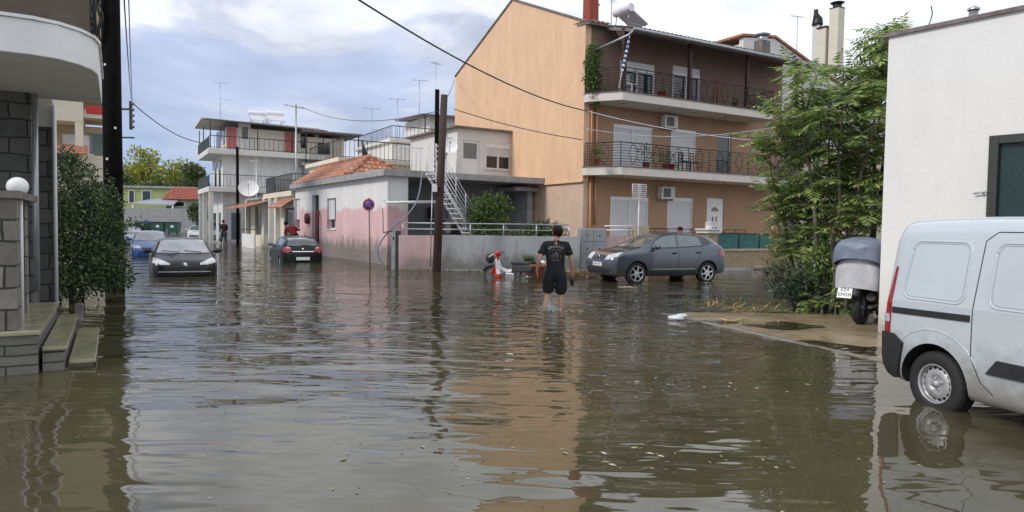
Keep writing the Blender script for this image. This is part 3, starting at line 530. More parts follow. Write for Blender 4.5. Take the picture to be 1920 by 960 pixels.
# balconies
for Z, xe, nm_ in ((Z1, 12.2, 'balcony'), (Z2, 10.0, 'balcony')):
    poly = [(-0.06, -0.02), (-0.06, -0.30), (0.85, -1.5), (xe, -1.5), (xe, -0.02)]
    m = MB(); m.prism(poly, Z-0.36, Z-0.02); bal = m.build(nm_, 'slab', ob, 0.015)
    m = MB(); m.prism([(-0.09, -0.02), (-0.09, -0.31), (0.84, -1.54), (xe+0.03, -1.54), (xe+0.03, -0.02)], Z-0.018, Z+0.012); m.build('edge_trim', 'tileedge', bal)
    railing(bal, [(0.0, -0.12), (0.0, -0.28), (0.86, -1.44), (xe-0.05, -1.44), (xe-0.05, -0.05)], Z+0.012, 0.98, bars='h', rows=8)
    m = MB()
    for k in range(5): m.lathe([(0.06, 0), (0.06, -0.02), (0.045, -0.022)], (1.4+k*2.0, -0.9, Z-0.36), 'Z', 10)
    m.build('ceiling_lamp', 'tileedge', bal)
# roof
sl_ = (ridge_z-eave_z)/ridge_y; V = Vector((0, 1, sl_)).normalized()
ey = -1.95; sl_ = 0.27; V = Vector((0, 1, sl_)).normalized(); ez = OB.onY(-1.95, 1180, 50)[1]; print('eave', ez)
m = MB(); m.slab([(0.95, ey, ez-0.02), (12.35, ey, ez-0.02), (12.35, 0.3, ez-0.02-sl_*(ey-0.3)), (0.95, 0.3, ez-0.02-sl_*(ey-0.3))], (0, 0, -0.14)); m.box((0.31, 0.05, eave_z-0.2), (12.35, GL, eave_z-0.02)); m.slab([(-0.04, -0.35, eave_z-0.06), (1.2, -0.35, eave_z-0.06), (1.2, 0.6, eave_z+0.06), (-0.04, 0.6, eave_z+0.06)], (0, 0, -0.1))
rf = m.build('roof', 'tileedge', ob)
m = MB(); tiles(m, (0, ey, ez), (1, 0, 0), V, (0.95, 12.35), (0.95, 12.35), 1.75/V.y, 0.24, 0.4); m.build('porch_tiles', mk('aged_grey_tile', (0.17, 0.14, 0.13), 0.85, 0.3, 4, 0.4, 30), rf)
m = MB(); tiles(m, (0, -0.35, eave_z-0.05), (1, 0, 0), Vector((0, 1, 0.12)).normalized(), (-0.04, 1.0), (-0.04, 1.0), 1.2, 0.26, 0.42, n=5); m.build('roof_tiles', 'tile', rf)
m = MB(); m.tube([(0.92, ey-0.06, ez-0.06), (12.4, ey-0.06, ez-0.06)], 0.07, 8); m.tube([(0.95, ey-0.02, ez-0.08), (0.8, ey+0.1, ez-0.3), (0.1, -0.25, ez-0.75)], 0.05, 8); m.build('gutter', 'galv', ob)
m = MB()
for x in (0.95, 4.6, 8.2, 11.7): q = MB(); q.box((x, -1.40, Z2), (x+0.14, -1.26, ez+0.02)); q.build('porch_post', mk('dark_timber', (0.07, 0.035, 0.025), 0.7, 0.2), ob)
m.box((0.95, -1.42, ez+0.02), (12.0, -1.24, ez+0.14))
for x in (0.95, 11.7): m.slab([(x+0.03, -1.26, ez-0.45), (x+0.03, -0.8, ez+0.1), (x+0.03, -1.26, ez+0.1)], (0.08, 0, 0))
m.build('porch_frame', mk('dark_timber', (0.07, 0.035, 0.025), 0.7, 0.2), ob)
for x, a_, b_, r_ in ((0.35, 0, Z1-0.36, 0.045), (0.62, 1.8, Z1-0.36, 0.055), (0.35, Z1, Z2-0.36, 0.045), (0.62, Z1, Z2-0.36, 0.06)): m = MB(); m.tube([(x, -0.08, a_), (x, -0.08, b_)], r_, 8); m.build('drainpipe', 'orangepipe', ob)
# roof coping on gable
m = MB(); m.slab([(-0.06, -0.1, eave_z+0.02), (-0.06, ridge_y, ridge_z+0.08), (-0.06, ridge_y, ridge_z), (-0.06, -0.1, eave_z-0.06)], (0.36, 0, 0)); m.slab([(-0.06, ridge_y, ridge_z+0.08), (-0.06, GL, eave_z+0.04), (-0.06, GL, eave_z-0.04), (-0.06, ridge_y, ridge_z)], (0.36, 0, 0)); m.build('verge', 'tileedge', ob)
def ac_unit(fr, x, y, z, label):
    t = thing('air_conditioner', label, 'air conditioner', fr.w(x, y, z), fr.deg, 'air conditioning units on the apricot building')
    m = MB(); m.box((-0.4, -0.32, -0.28), (0.4, 0, 0.28)); m.build('casing', 'ac', t, 0.02)
    m = MB(); m.box((-0.30, -0.326, -0.2), (0.14, -0.3205, 0.2)); m.build('fan_grille', mk('fan_grey', (0.12, 0.12, 0.12), 0.6), t)
    m = MB(); m.box((-0.35, -0.3, -0.34), (-0.3, 0.0, -0.281)); m.box((0.3, -0.3, -0.34), (0.35, 0.0, -0.281)); m.build('bracket', 'galv', t)
for px, py, l in ((1250, 230, 'white air conditioning unit hung above the middle balcony'), (1244, 362, 'white air conditioning unit beside the ground floor shutters')):
    x, z = OB.onY(0, px, py); ac_unit(OB, x, -0.02, z, l)
# chimney, flue pipe, solar heater on that roof
def chimney(loc, w, d, h, mat, label, deg=30, cap='flat', group=None, capmat='tileedge'):
    t = thing('chimney', label, 'chimney', loc, deg, group)
    m = MB(); m.box((-w/2, -d/2, 0), (w/2, d/2, h)); m.build('shaft', mat, t, 0.01)
    m = MB()
    if cap == 'flat': m.box((-w/2-0.06, -d/2-0.06, h), (w/2+0.06, d/2+0.06, h+0.07))
    elif cap == 'cowl':
        m.box((-w/2-0.02, -d/2-0.02, h), (w/2+0.02, d/2+0.02, h+0.05)); m.tube([(0,0,h), (0,0,h+0.25)], w*0.42, 10); m.lathe([(0.01, h+0.45), (w*0.55, h+0.36), (w*0.7, h+0.33), (w*0.5, h+0.26)], (0,0,0), 'Z', 12)
    elif cap == 'turn':
        m.tube(crm([(0,0,h), (0,0,h+0.3), (-0.12,0,h+0.55), (-0.16,0,h+0.85)], 4), [0.3,0.3,0.29,0.28,0.27,0.26,0.22,0.19,0.16,0.13,0.12,0.11,0.13][:13], 10)
    m.build('cap', capmat, t); return t
p = PY(1107, 47, 31.5); chimney(p-Vector((0,0,0.6)), 0.5, 0.5, 2.6, 'redbrick', 'tall red brick chimney at the top of the apricot gable wall')
p = PY(1120, 47, 31.8); t = thing('flue_pipe', 'thin white flue pipe beside the red brick chimney', 'pipe', p-Vector((0,0,0.4)), 30)
m = MB(); m.tube([(0,0,0), (0,0,1.25)], 0.06, 10); m.build('pipe', 'white2', t); m = MB(); m.lathe([(0.01, 1.36), (0.13, 1.3), (0.02, 1.28)], n=12); m.build('cap', 'black', t)
def solar_heater(loc, label, deg=30, s=1.0, group=None):
    t = thing('solar_water_heater', label, 'water heater', loc, deg, group)
    m = MB(); m.tube([(-0.8*s, 0, 0.95*s), (0.8*s, 0, 0.95*s)], 0.27*s, 16); m.build('tank', 'silver', t, 0.03)
    m = MB(); m.slab([(-0.75*s, -0.2*s, 0.75*s), (0.75*s, -0.2*s, 0.75*s), (0.75*s, -1.4*s, 0.1*s), (-0.75*s, -1.4*s, 0.1*s)], (0, 0.02, 0.07)); m.build('collector', 'solar', t)
    m = MB()
    for x in (-0.6*s, 0.6*s): m.tube([(x, 0.1, 0), (x, 0, 0.75*s)], 0.025, 5); m.tube([(x, -1.3*s, 0), (x, -1.3*s, 0.12*s)], 0.025, 5); m.tube([(x, -1.3*s, 0.02), (x, 0.1, 0.02)], 0.02, 5)
    m.build('stand', 'galv', t); return t
p = PY(1168, 48, 33.0); solar_heater(p, 'white solar water heater tank on the apricot building roof', 120, 0.75)
def antenna(loc, h, label, deg=30, kind='yagi', group='television antennas on the roofs'):
    t = thing('antenna', label, 'antenna', loc, deg, group)
    m = MB(); m.tube([(0,0,0), (0,0,h)], 0.022, 5); m.build('mast', 'galv', t)
    m = MB(); 
    m.tube([(-0.55, 0, h-0.08), (0.55, 0, h+0.02)], 0.014, 4)
    for i in range(7 if kind == 'yagi' else 3):
        x = -0.5+i*(1.0/(6 if kind == 'yagi' else 2)); L_ = 0.28-0.02*i; m.tube([(x, -L_, h-0.03), (x, L_, h-0.03)], 0.008, 4)
    if kind == 'comb':
        m.tube([(0, 0, h*0.6), (0.9, 0, h*0.58)], 0.012, 4)
    m.build('elements', 'galv', t); return t
p = PY(1146, 48, 32.2); antenna(p-Vector((0,0,0.3)), 1.5, 'thin television antenna beside the solar tank on the apricot building', 70)
# climbing plant later (foliage); flag rope on top balcony
# ------------------------------------------------------------------ PINK corner house
PH = Frame(-5.1, 28.3, 32)
ph = fthing('corner_house', 'low pink and white corner house with red hipped tile roof and stained walls', 'house', PH)
PL = 14.2; pz = 3.62
def street_wall_hole(px0, px1, pt, pb):
    y0, z1 = PH.onX(0, px1, pt); y1, _ = PH.onX(0, px0, pt); _, z0 = PH.onX(0, px1, pb); return (y0, y1, z0, z1)
h1 = street_wall_hole(613, 630, 371, 430); h2 = street_wall_hole(585, 598, 365, 470); h3 = street_wall_hole(552, 562, 372, 430)
h2 = (h2[0], h2[1], 0.02, h2[3])
ROT = Matrix.Rotation(radians(90), 4, 'Z') @ Matrix.Scale(-1, 4, (0, 1, 0))   # local x -> along y
SW = Matrix(((0, 1, 0, 0), (1, 0, 0, 0), (0, 0, 1, 0), (0, 0, 0, 1)))         # swap x,y
m = MB(); m.wall(0, PL, -0.3, pz, 0.0, 0.3, [h1, h2, h3]); m.build('street_wall', 'pinkwall', ph, xf=SW)
swp = bpy.data.objects.new('street_windows', None); bpy.data.objects.remove(swp)
def swin(h, glass=True, label=None):
    f = MB(); y0, y1, z0, z1 = h; x = 0.2
    for a, b, c, d in ((y0, y1, z0, z0+0.06), (y0, y1, z1-0.06, z1), (y0, y0+0.05, z0+0.06, z1-0.06), (y1-0.05, y1, z0+0.06, z1-0.06), ((y0+y1)/2-0.03, (y0+y1)/2+0.03, z0+0.06, z1-0.06)): f.box((x, a, c), (x+0.06, b, d))
    o = f.build('window', 'white2', ph); g_ = MB(); g_.box((x+0.02, y0+0.03, z0+0.03), (x+0.04, y1-0.03, z1-0.03)); g_.build('pane', 'glass', o)
    s_ = MB(); s_.box((-0.05, y0-0.05, z0-0.05), (0.18, y1+0.05, z0-0.002)); s_.build('sill', 'slab', o)
    s_ = MB(); s_.box((0.1, y0+0.35*(y1-y0), z0+(z1-z0)*0.32), (0.16, y1-0.02, z1-0.02)); s_.build('shutter', 'shutter', o)
swin(h1); swin(h3)
m = MB(); m.box((0.2, h2[0], 0.02), (0.26, h2[1], h2[3])); m.build('front_door', 'greenawn', ph)
m = MB(); m.box((-0.12, h2[0]-0.3, -0.2), (0.0, h2[1]+0.3, 0.05)); m.build('doorstep', 'grey', ph)
# front (garden side) walls: the near pier then a recessed porch
m = MB(); m.box((0.302, 0.002, -0.3), (0.9, 0.3, pz)); m.build('front_wall', 'pinkwall', ph)
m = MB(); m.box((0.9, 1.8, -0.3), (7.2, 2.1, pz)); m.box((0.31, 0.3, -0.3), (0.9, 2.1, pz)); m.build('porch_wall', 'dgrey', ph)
m = MB(); m.box((7.2, 0.6, -0.3), (7.5, PL, pz)); m.box((0.3, PL-0.3, -0.3), (7.2, PL, pz)); m.build('rear_wall', 'grey', ph)
m = MB(); m.slab([(0.95, 1.3, pz-0.9), (0.9, 0.2, pz), (0.9, 1.8, pz)], (0.25, 0, 0)); m.build('porch_bracket', 'dgrey', ph)
for a in ((3.6, 4.5, 0.6, 2.6), (5.6, 6.6, 1.2, 2.4)):
    q = MB(); q.box((a[0], 1.74, a[2]), (a[1], 1.79, a[3])); w_ = q.build('porch_window', 'dgrey', ph); q = MB(); q.box((a[0]+0.06, 1.72, a[2]+0.06), (a[1]-0.06, 1.738, a[3]-0.06)); q.build('pane', 'glass', w_)
text_mesh('wall_lettering', 'OEI', 0.42, 'faint', ph, MX((1.75, 1.79, 3.15), 90))
m = MB(); m.box((0.95, 0.25, 2.6), (7.0, 1.0, 2.66)); m.build('porch_shelf', 'iron', ph) if False else None
# cornice slab
m = MB(); m.prism([(-0.28, -0.28), (7.6, -0.28), (7.6, 9.0), (4.6, 9.0), (4.6, PL+0.2), (-0.28, PL+0.2)], pz, pz+0.27); m.build('roof_slab', 'grey', ph, 0.01)
# hipped tile roof
rz0 = pz+0.27; ty0 = PH.onX(-0.2, 649, 327)[0]; txr = PH.onY(ty0, 776, 317)[0]; rw = txr+0.2; tym, tzm = PH.onX(rw/2-0.2, 706, 292); rh = tzm-rz0; hyd = max(1.5, tym-ty0); print('roof', ty0, txr, tym, rh)
rt = MB()
vL = Vector((rw/2, 0, rh)).normalized(); runL = sqrt((rw/2)**2+rh**2)
tiles(rt, (-0.2, 0, rz0), (0, 1, 0), vL, (ty0, PL), (ty0+hyd, PL), runL, 0.26, 0.36)
vF = Vector((0, hyd, rh)).normalized()
tiles(rt, (0, ty0, rz0), (1, 0, 0), vF, (-0.2, rw-0.2), (rw/2-0.25, rw/2-0.15), sqrt(hyd**2+rh**2), 0.26, 0.36)
vR = Vector((-rw/2, 0, rh)).normalized()
tiles(rt, (rw-0.2, 0, rz0), (0, 1, 0), vR, (ty0, PL), (ty0+hyd, PL), runL, 0.26, 0.36)
ro = rt.build('tiled_roof', 'tile', ph)
m = MB(); 
for a, b in (((-0.2, ty0, rz0+0.04), (rw/2-0.2, ty0+hyd, rz0+rh+0.05)), ((rw-0.2, ty0, rz0+0.04), (rw/2-0.2, ty0+hyd, rz0+rh+0.05)), ((rw/2-0.2, ty0+hyd, rz0+rh+0.05), (rw/2-0.2, PL, rz0+rh+0.05))):
    A = Vector(a); B_ = Vector(b); n = int((B_-A).length/0.4)
    for i in range(n): m.tube([A.lerp(B_, i/n), A.lerp(B_, (i+1.1)/n)], [0.12, 0.09], 7)
m.build('ridge_tiles', 'tile', ro)
# upper floor box (white) set back on the slab
uz = pz+0.27; UH = 2.42
x855 = PH.onY(3.0, 855, 300)[0]
ux0, ux1 = x855, PH.onY(3.0, 972, 300)[0]
a = openings(PH, 3.0, [(866, 899, 262, 331), (911, 958, 270, 316)]); a[0] = (a[0][0], a[0][1], uz+0.02, a[0][3])
m = MB(); m.wall(ux0, ux1, uz, uz+UH, 3.0, 0.2, a); m.box((ux0+0.001, 3.2, uz), (ux0+0.2, 8.2, uz+UH)); m.box((ux1-0.2, 3.2, uz), (ux1, 8.2, uz+UH)); m.box((ux0, 8.2, uz), (ux1, 8.4, uz+UH)); m.build('upper_floor', 'white', ph)
m = MB(); m.box((ux0-0.25, 2.75, uz+UH), (ux1+0.3, 8.6, uz+UH+0.09)); m.build('flat_roof', 'tileedge', ph)
window(ph, 3.0, *a[1], n=2, shut=0.48, name='window'); h = a[0]
q = MB(); q.box((h[0], 3.06, h[2]), (h[1], 3.12, h[3])); q = q.build('upper_door', 'white2', ph); g_ = MB(); g_.box((h[0]+0.12, 3.04, h[2]+1.0), (h[1]-0.12, 3.06, h[3]-0.12)); g_.build('pane', 'glassl', q)
m = MB(); m.tube([(ux0+0.02, 2.96, uz), (ux0+0.02, 2.96, uz+UH)], 0.03, 6); m.tube([(ux1-0.05, 2.95, uz), (ux1-0.05, 2.95, uz+UH)], 0.03, 6); m.build('drainpipe', 'steelw', ph)
# second lower canopy to the right
m = MB(); m.box((6.3, 0.3, 3.3), (8.2, 2.2, 3.48)); m.build('side_canopy', 'grey', ph, 0.01)
m = MB(); m.box((7.5, 1.2, -0.3), (8.0, 1.4, 3.3)); m.build('side_wall', 'dgrey', ph)
# white metal staircase climbing to the slab, side-on
sc = fthing('metal_staircase', 'white metal outdoor staircase with many thin rails up to the flat roof', 'staircase', PH)
def stair():
    A = Vector((2.55, -1.3, 4.0)); B_ = Vector((4.35, -2.6, 0.9))
    a3 = PH.onY(-0.9, 800, 322); b3 = PH.onY(-0.9, 872, 440)
    A = Vector((a3[0], -0.9, a3[1])); B_ = Vector((b3[0], -0.9, max(0.5, b3[1])))
    for off in (0.0, -0.85):
        m = MB(); o_ = Vector((0, off, 0)); m.slab([A+o_, B_+o_, B_+o_+Vector((0.0, 0, -0.17)), A+o_+Vector((0.0, 0, -0.17))], (0, 0.03, 0)); m.build('stringer', 'steelw', sc)
        m = MB()
        for k in range(1, 6): m.tube([A+o_+Vector((0.0, 0, 0.21*k)), B_+o_+Vector((0.0, 0, 0.21*k))], 0.017, 5)
        for k in range(5): p = A.lerp(B_, k/4)+o_; m.tube([p, p+Vector((0, 0, 1.06))], 0.02, 5)
        p = B_+o_; m.tube([p+Vector((0,0,-0.5)), p], 0.03, 5); m.build('stair_rail', 'steelw', sc)
    m = MB(); n = 13
    for k in range(n): p = A.lerp(B_, (k+0.5)/n); m.box((p.x-0.12, p.y-0.84, p.z-0.03), (p.x+0.12, p.y-0.01, p.z))
    m.build('treads', 'steelw', sc)
    m = MB()
    for k in range(6): 
        x = A.x-1.0+k*0.2
        m.tube([(x, -0.3, A.z), (x, -0.3, A.z+1.0)], 0.014, 4)
    m.tube([(A.x-1.0, -0.3, A.z+1.0), (A.x+0.1, -0.3, A.z+1.0)], 0.02, 5); m.build('landing_rail', 'steelw', sc)
stair()
# satellite dish on the corner of the upper floor
def dish(loc, r, label, deg, tilt=-25, mat='white2', group='satellite dishes'):
    t = thing('satellite_dish', label, 'satellite dish', loc, deg, group)
    m = MB(); prof = [(r*k/8+0.001, -0.28*r*(1-(k/8)**2)) for k in range(9)]; prof += [(r, 0.012), (r*0.99, 0.0)]
    m.lathe(prof, n=28); m.build('reflector', mat, t, xf=Matrix.Rotation(radians(90+tilt), 4, 'X'))
    X = Matrix.Rotation(radians(90+tilt), 4, 'X')
    m = MB(); m.tube([X @ Vector((0, -r*0.9, 0.0)), X @ Vector((0, -0.1*r, 0.75*r))], 0.015, 5); m.tube([X @ Vector((0, -0.14*r, 0.68*r)), X @ Vector((0, -0.05*r, 0.85*r))], 0.045, 8); m.build('feed_arm', 'galv', t)
    m = MB(); m.tube([X @ Vector((0, 0, -0.27*r)), (0, 0.35*r+0.1, -0.1), (0, 0.35*r+0.1, -r)], 0.03, 6); m.build('bracket', 'galv', t); return t
p = PY(841, 272, 31.5); dish(p, 0.42, 'white satellite dish on the pale upper floor behind the brown pole', 20)
p = PY(466, 352, 47); dish(p, 0.66, 'large white satellite dish in front of the white apartment building', 20)
# two brown water jars? -> yard clutter under porch: basin on shelf
# ------------------------------------------------------------------ garden walls, railings, boxes
A0 = G(747, 506); A1 = G(1086, 509)
ang = math.degrees(atan2(A1.y-A0.y, A1.x-A0.x)); GWF = Frame(A0.x, A0.y, ang); GLn = (A1-A0).length
gw = fthing('garden_wall', 'weathered grey garden wall with a pink painted left end and tube rail', 'wall', GWF)
x1 = GWF.onY(0, 822, 470)[0]
m = MB(); m.box((0, 0, -0.3), (x1, 0.22, 1.27)); m.build('pink_section', 'pinkyard', gw)
m = MB(); m.box((x1+0.001, 0.002, -0.3), (GLn, 0.22, 1.30)); m.build('grey_section', 'greywall', gw)
m = MB(); m.box((x1, -0.1, -0.3), (GLn, 0.0, 0.03)); m.build('wall_foot', 'grey', gw)
m = MB()
m.tube([(0.15, 0.1, 1.72), (GLn-0.4, 0.1, 1.74)], 0.026, 6); m.tube([(0.15, 0.1, 1.5), (GLn-0.4, 0.1, 1.52)], 0.022, 6)
for k in range(6): x = 0.15+k*(GLn-0.55)/5; m.tube([(x, 0.1, 1.25), (x, 0.1, 1.72)], 0.03, 6)
m.build('tube_rail', 'galv', gw)
# porch balustrade beam of the corner house, white pipe bar and shelf clutter
pb = fthing('awning_roll', 'long white rolled awning bar across the corner house porch', 'awning', PH)
a3 = PH.onY(-0.4, 722, 380); b3 = PH.onY(-0.4, 818, 380)
m = MB(); m.tube([(a3[0], -0.4, a3[1]), (b3[0], -0.4, b3[1]+0.03)], 0.065, 10); m.build('roll', 'white2', pb); m = MB(); m.tube([(a3[0], -0.4, a3[1]+0.03), (a3[0]+0.1, -0.02, a3[1]+0.1)], 0.03, 6); m.tube([(b3[0]-0.2, -0.4, b3[1]), (b3[0]-0.2, 1.8, b3[1]+0.2)], 0.03, 6); m.build('bracket', 'galv', pb)
wb = fthing('wall_basin', 'grey wash basin fixed to the dark porch wall behind the rail', 'basin', Frame(*PH.w(2.6, 1.5, 0)[:2], 32))
m = MB(); m.box((-0.1, -0.2, 1.9), (1.1, 0.25, 1.95)); m.box((0.7, -0.1, 1.3), (1.0, 0.2, 1.9)); m.build('bowl', 'grey', wb, 0.02); m = MB(); m.tube([(0.1, 0.1, 1.95), (0.1, 0.1, 2.45)], 0.13, 10); m.build('dark_jug', 'black', wb)
# electric cabinets at the end of the wall
C0 = G(1087, 508); 
CF = Frame(C0.x, C0.y+0.05, 12)
cb = fthing('meter_cabinet', 'bank of grey meter cabinet doors beside the garden wall', 'cabinet', CF)
m = MB(); m.box((0, 0, -0.3), (1.05, 0.35, 1.62)); m.build('housing', 'grey', cb, 0.01)
for i in range(2):
    for j in range(3):
        q = MB(); q.box((0.04+i*0.5, -0.025, 0.12+j*0.5), (0.5+i*0.5, 0.0, 0.58+j*0.5)); d_ = q.build('cabinet_door', 'galv', cb, 0.008)
        q = MB(); q.lathe([(0.001, -0.045), (0.03, -0.045), (0.03, -0.026)], (0.27+i*0.5, 0, 0.35+j*0.5), 'Y', 8); q.build('lock', 'black', d_)
# pink wall in front of the orange building
BF = Frame(*CF.w(1.06, 0.1)[:2], 22)
bw = fthing('boundary_wall', 'faded pink boundary wall before the apricot building', 'wall', BF)
xe = BF.onY(0, 1190, 440)[0]; xp = BF.onY(0, 1216, 440)[0]
m = MB(); m.box((0, 0, -0.3), (xe, 0.2, 1.32)); m.build('panel', 'pinkyard', bw); m = MB(); m.box((xe+0.001, -0.05, -0.3), (xp, 0.25, 1.75)); m.build('pier', 'tan', bw, 0.01)
m = MB(); m.tube([(0, 0.1, 1.55), (xe, 0.1, 1.57)], 0.04, 6); m.tube([(0, 0.1, 1.72), (xe, 0.1, 1.74)], 0.03, 6); m.build('rail', 'steelw', bw)
B0 = G(1342, 503, 0.1); BK = Frame(B0.x, B0.y, 27)
bk = fthing('brick_wall', 'low tan brick wall with pale coping and teal screen fence', 'wall', BK)
bl = 4.9
m = MB(); m.box((0.001, 0, -0.3), (bl, 0.22, 0.80)); m.build('brickwork', 'brick', bk); m = MB(); m.box((-0.05, -0.06, 0.8), (bl, 0.28, 0.87)); m.build('coping', 'tan', bk, 0.01); m = MB(); m.box((0, -0.12, -0.3), (bl, -0.0, 0.12)); m.build('foot', 'grey', bk)
m = MB(); m.box((0.15, 0.1, 0.88), (bl, 0.12, 1.48)); m.build('screen', 'teal', bk)
m = MB()
for k in range(5): x = 0.15+k*1.15; m.tube([(x, 0.09, 0.87), (x, 0.09, 1.52)], 0.025, 6)
m.tube([(0.15, 0.09, 1.5), (bl, 0.09, 1.5)], 0.02, 6); m.build('fence_frame', 'iron', bk)
gp = fthing('gate_pillar', 'brick gate pillar with white stepped cap and small pedestal', 'pillar', Frame(*BK.w(-0.33, 0.1)[:2], 27))
m = MB(); m.box((-0.26, -0.26, -0.3), (0.26, 0.26, 1.5)); m.build('shaft', 'brick', gp)
m = MB(); m.box((-0.34, -0.34, 1.5), (0.34, 0.34, 1.56)); m.box((-0.3, -0.3, 1.561), (0.3, 0.3, 1.62)); m.box((-0.38, -0.38, 1.621), (0.38, 0.38, 1.68)); m.lathe([(0.14, 1.68), (0.14, 1.9), (0.17, 1.92), (0.001, 1.95)], n=12); m.build('cap', 'white', gp)
# ground-floor veranda railing with arched ornaments
vr = fthing('veranda_railing', 'black iron ground floor veranda railing with arched scrolls', 'railing', OB)
railing(vr, [(1.5, -1.3), (8.5, -1.3)], 0.7, 0.95, bars='h', rows=6, name='rail_panel')
m = MB(); m.box((0.4, -1.45, -0.3), (12.0, -0.02, 0.68)); m.build('veranda_base', 'orange_f', vr)
# flat panel antenna on a mast, in front of the boundary wall
p = G(1199, 505, 0.1); t = thing('panel_antenna', 'white grid panel antenna on a thin white mast', 'antenna', (p.x, p.y+0.5, 0), 20)
z = PY(1199, 372, p.y+0.5).z; z2 = PY(1199, 346, p.y+0.5).z
m = MB(); m.tube([(0, 0, 0), (0.02, 0, z2)], 0.022, 6); m.build('mast', 'steelw', t)
m = MB()
for k in range(8): zz = z+(z2-z)*k/7; m.tube([(-0.3, -0.04, zz), (0.3, -0.04, zz)], 0.018, 4)
for x in (-0.3, -0.05, 0.05, 0.3): m.tube([(x, -0.04, z), (x, -0.04, z2)], 0.014, 4)
m.build('grid', 'steelw', t)
# dark block by the brick wall (stone stool)
p = G(1431, 521, 0.0); t = thing('stone_block', 'dark stone block standing in shallow water by the brick wall', 'block', (p.x, p.y, 0), 20)
m = MB(); m.box((-0.28, -0.22, -0.2), (0.28, 0.22, 0.30)); m.box((-0.34, -0.27, 0.301), (0.34, 0.27, 0.40)); m.build('block', 'tileedge', t, 0.02)
# ------------------------------------------------------------------ LOW HOUSE with awnings
LP = PH.w(0.0, PL+0.25); LH = Frame(LP.x, LP.y, 32)
lh = fthing('low_house', 'low white house with clay tile awnings, columns and a roof terrace', 'house', LH)
LL = 13.0
def lhy(px, pt): return LH.onX(0, px, pt)
holes = []
for a, b, t_, c in ((533, 552, 388, 455), (493, 507, 385, 442), (478, 490, 385, 442), (458, 470, 385, 450)):
    y0, z1 = lhy(b, t_); y1, _ = lhy(a, t_); _, z0 = lhy(b, c); holes.append((y0, y1, max(0.05, z0), min(2.9, z1)))
m = MB(); m.wall(0, LL, -0.3, 3.25, 0, 0.3, holes); m.build('street_wall', 'cream', lh, xf=SW)
m = MB(); m.box((0.3, 0, -0.3), (8, 0.3, 3.25)); m.box((0.3, LL-0.3, -0.3), (8, LL, 3.25)); m.box((8, 0, -0.3), (8.3, LL, 3.25)); m.build('side_wall', 'cream', lh)
for h in holes:
    f = MB(); f.box((0.14, h[0], h[2]), (0.18, h[1], h[3])); w_ = f.build('window', 'white2' if h[2] > 0.3 else 'tileedge', lh); g_ = MB(); g_.box((0.10, h[0]+0.06, h[2]+0.06), (0.135, h[1]-0.06, h[3]-0.06)); g_.build('pane', 'glass', w_)
m = MB(); m.box((-0.2, -0.1, 3.25), (8.3, LL*0.55, 3.55)); m.build('terrace_slab', 'cream', lh); 
m = MB(); m.box((-0.2, LL*0.55+0.01, 3.25), (8.3, LL, 3.4)); m.build('roof_slab', 'grey', lh)
zt = 3.55; railing(lh, [(6, 0.0), (-0.12, 0.0), (-0.12, LL*0.5), (2.5, LL*0.5)], zt, 1.0, gap=0.18, name='terrace_railing', r=0.02)
m = MB(); m.box((-0.16, LL*0.33, zt+0.05), (-0.13, LL*0.5, zt+0.95)); m.build('screen', 'black', lh)
for (ya, yb, zz, out) in ((0.1, 3.2, 3.1, 0.75), (LL*0.45, LL*0.95, 3.15, 1.7)):
    m = MB(); tiles(m, (-out, 0, zz-0.55), (0, 1, 0), Vector((out, 0, 0.5)).normalized(), (ya, yb), (ya, yb), sqrt(out*out+0.25), 0.26, 0.36); m.build('tile_awning', 'tile', lh)
for y in (3.3, 5.0, 6.6, 12.4): m = MB(); m.box((-0.28, y, -0.3), (0.0, y+0.3, 3.25)); m.build('column', 'white', lh)
m = MB(); m.box((-1.2, 5.0, -0.3), (-1.12, 9.0, 0.9)); m.build('low_fence_wall', 'white', lh)
m = MB(); m.tube([(-1.16, 5.0, 1.2), (-1.16, 9.0, 1.2)], 0.03, 5); m.build('fence_rail', 'iron', lh)
# street lamp style black pole with umbrella-like cap in front of it
p = G(446, 458); t = thing('utility_pole', 'thin black pole with a bracket in front of the white apartment building', 'pole', (p.x, p.y, 0), 0, 'poles along the far street')
z = PY(444, 275, p.y).z; m = MB(); m.tube([(0, 0, -0.3), (-0.03, 0, z)], [0.13, 0.11], 8); m.build('pole', 'blackwood', t)
zb = PY(446, 385, p.y).z; m = MB(); m.slab([(-0.95, -0.3, zb-0.1), (0.9, -0.3, zb+0.2), (0.9, 0.5, zb+0.25), (-0.95, 0.5, zb)], (0, 0, 0.06)); m.build('bracket_canopy', 'tileedge', t)
for k, (px, pt, pb, r, l) in enumerate(((481, 299, 452, 0.06, 'slender grey pole beside the large satellite dish'), (555, 195, 440, 0.05, 'tall thin aerial mast rising behind the corner house gutter'))):
    Y = 50 if k == 0 else 41.5; a = PY(px, pb, Y); b = PY(px, pt, Y); t = thing('aerial_mast', l, 'mast', (a.x, a.y, 0), 0, 'masts along the far street')
    m = MB(); m.tube([(0, 0, 0), (b.x-a.x, 0, b.z)], r, 6); m.build('mast', 'galv', t); m = MB(); m.tube([(-0.7, 0, b.z-0.05), (0.5, 0, b.z-0.25)], 0.03, 5)
    for q in range(4): m.tube([(-0.6+q*0.3, -0.25, b.z-0.08-q*0.05), (-0.6+q*0.3, 0.25, b.z-0.08-q*0.05)], 0.015, 4)
    m.build('crossbar', 'galv', t)
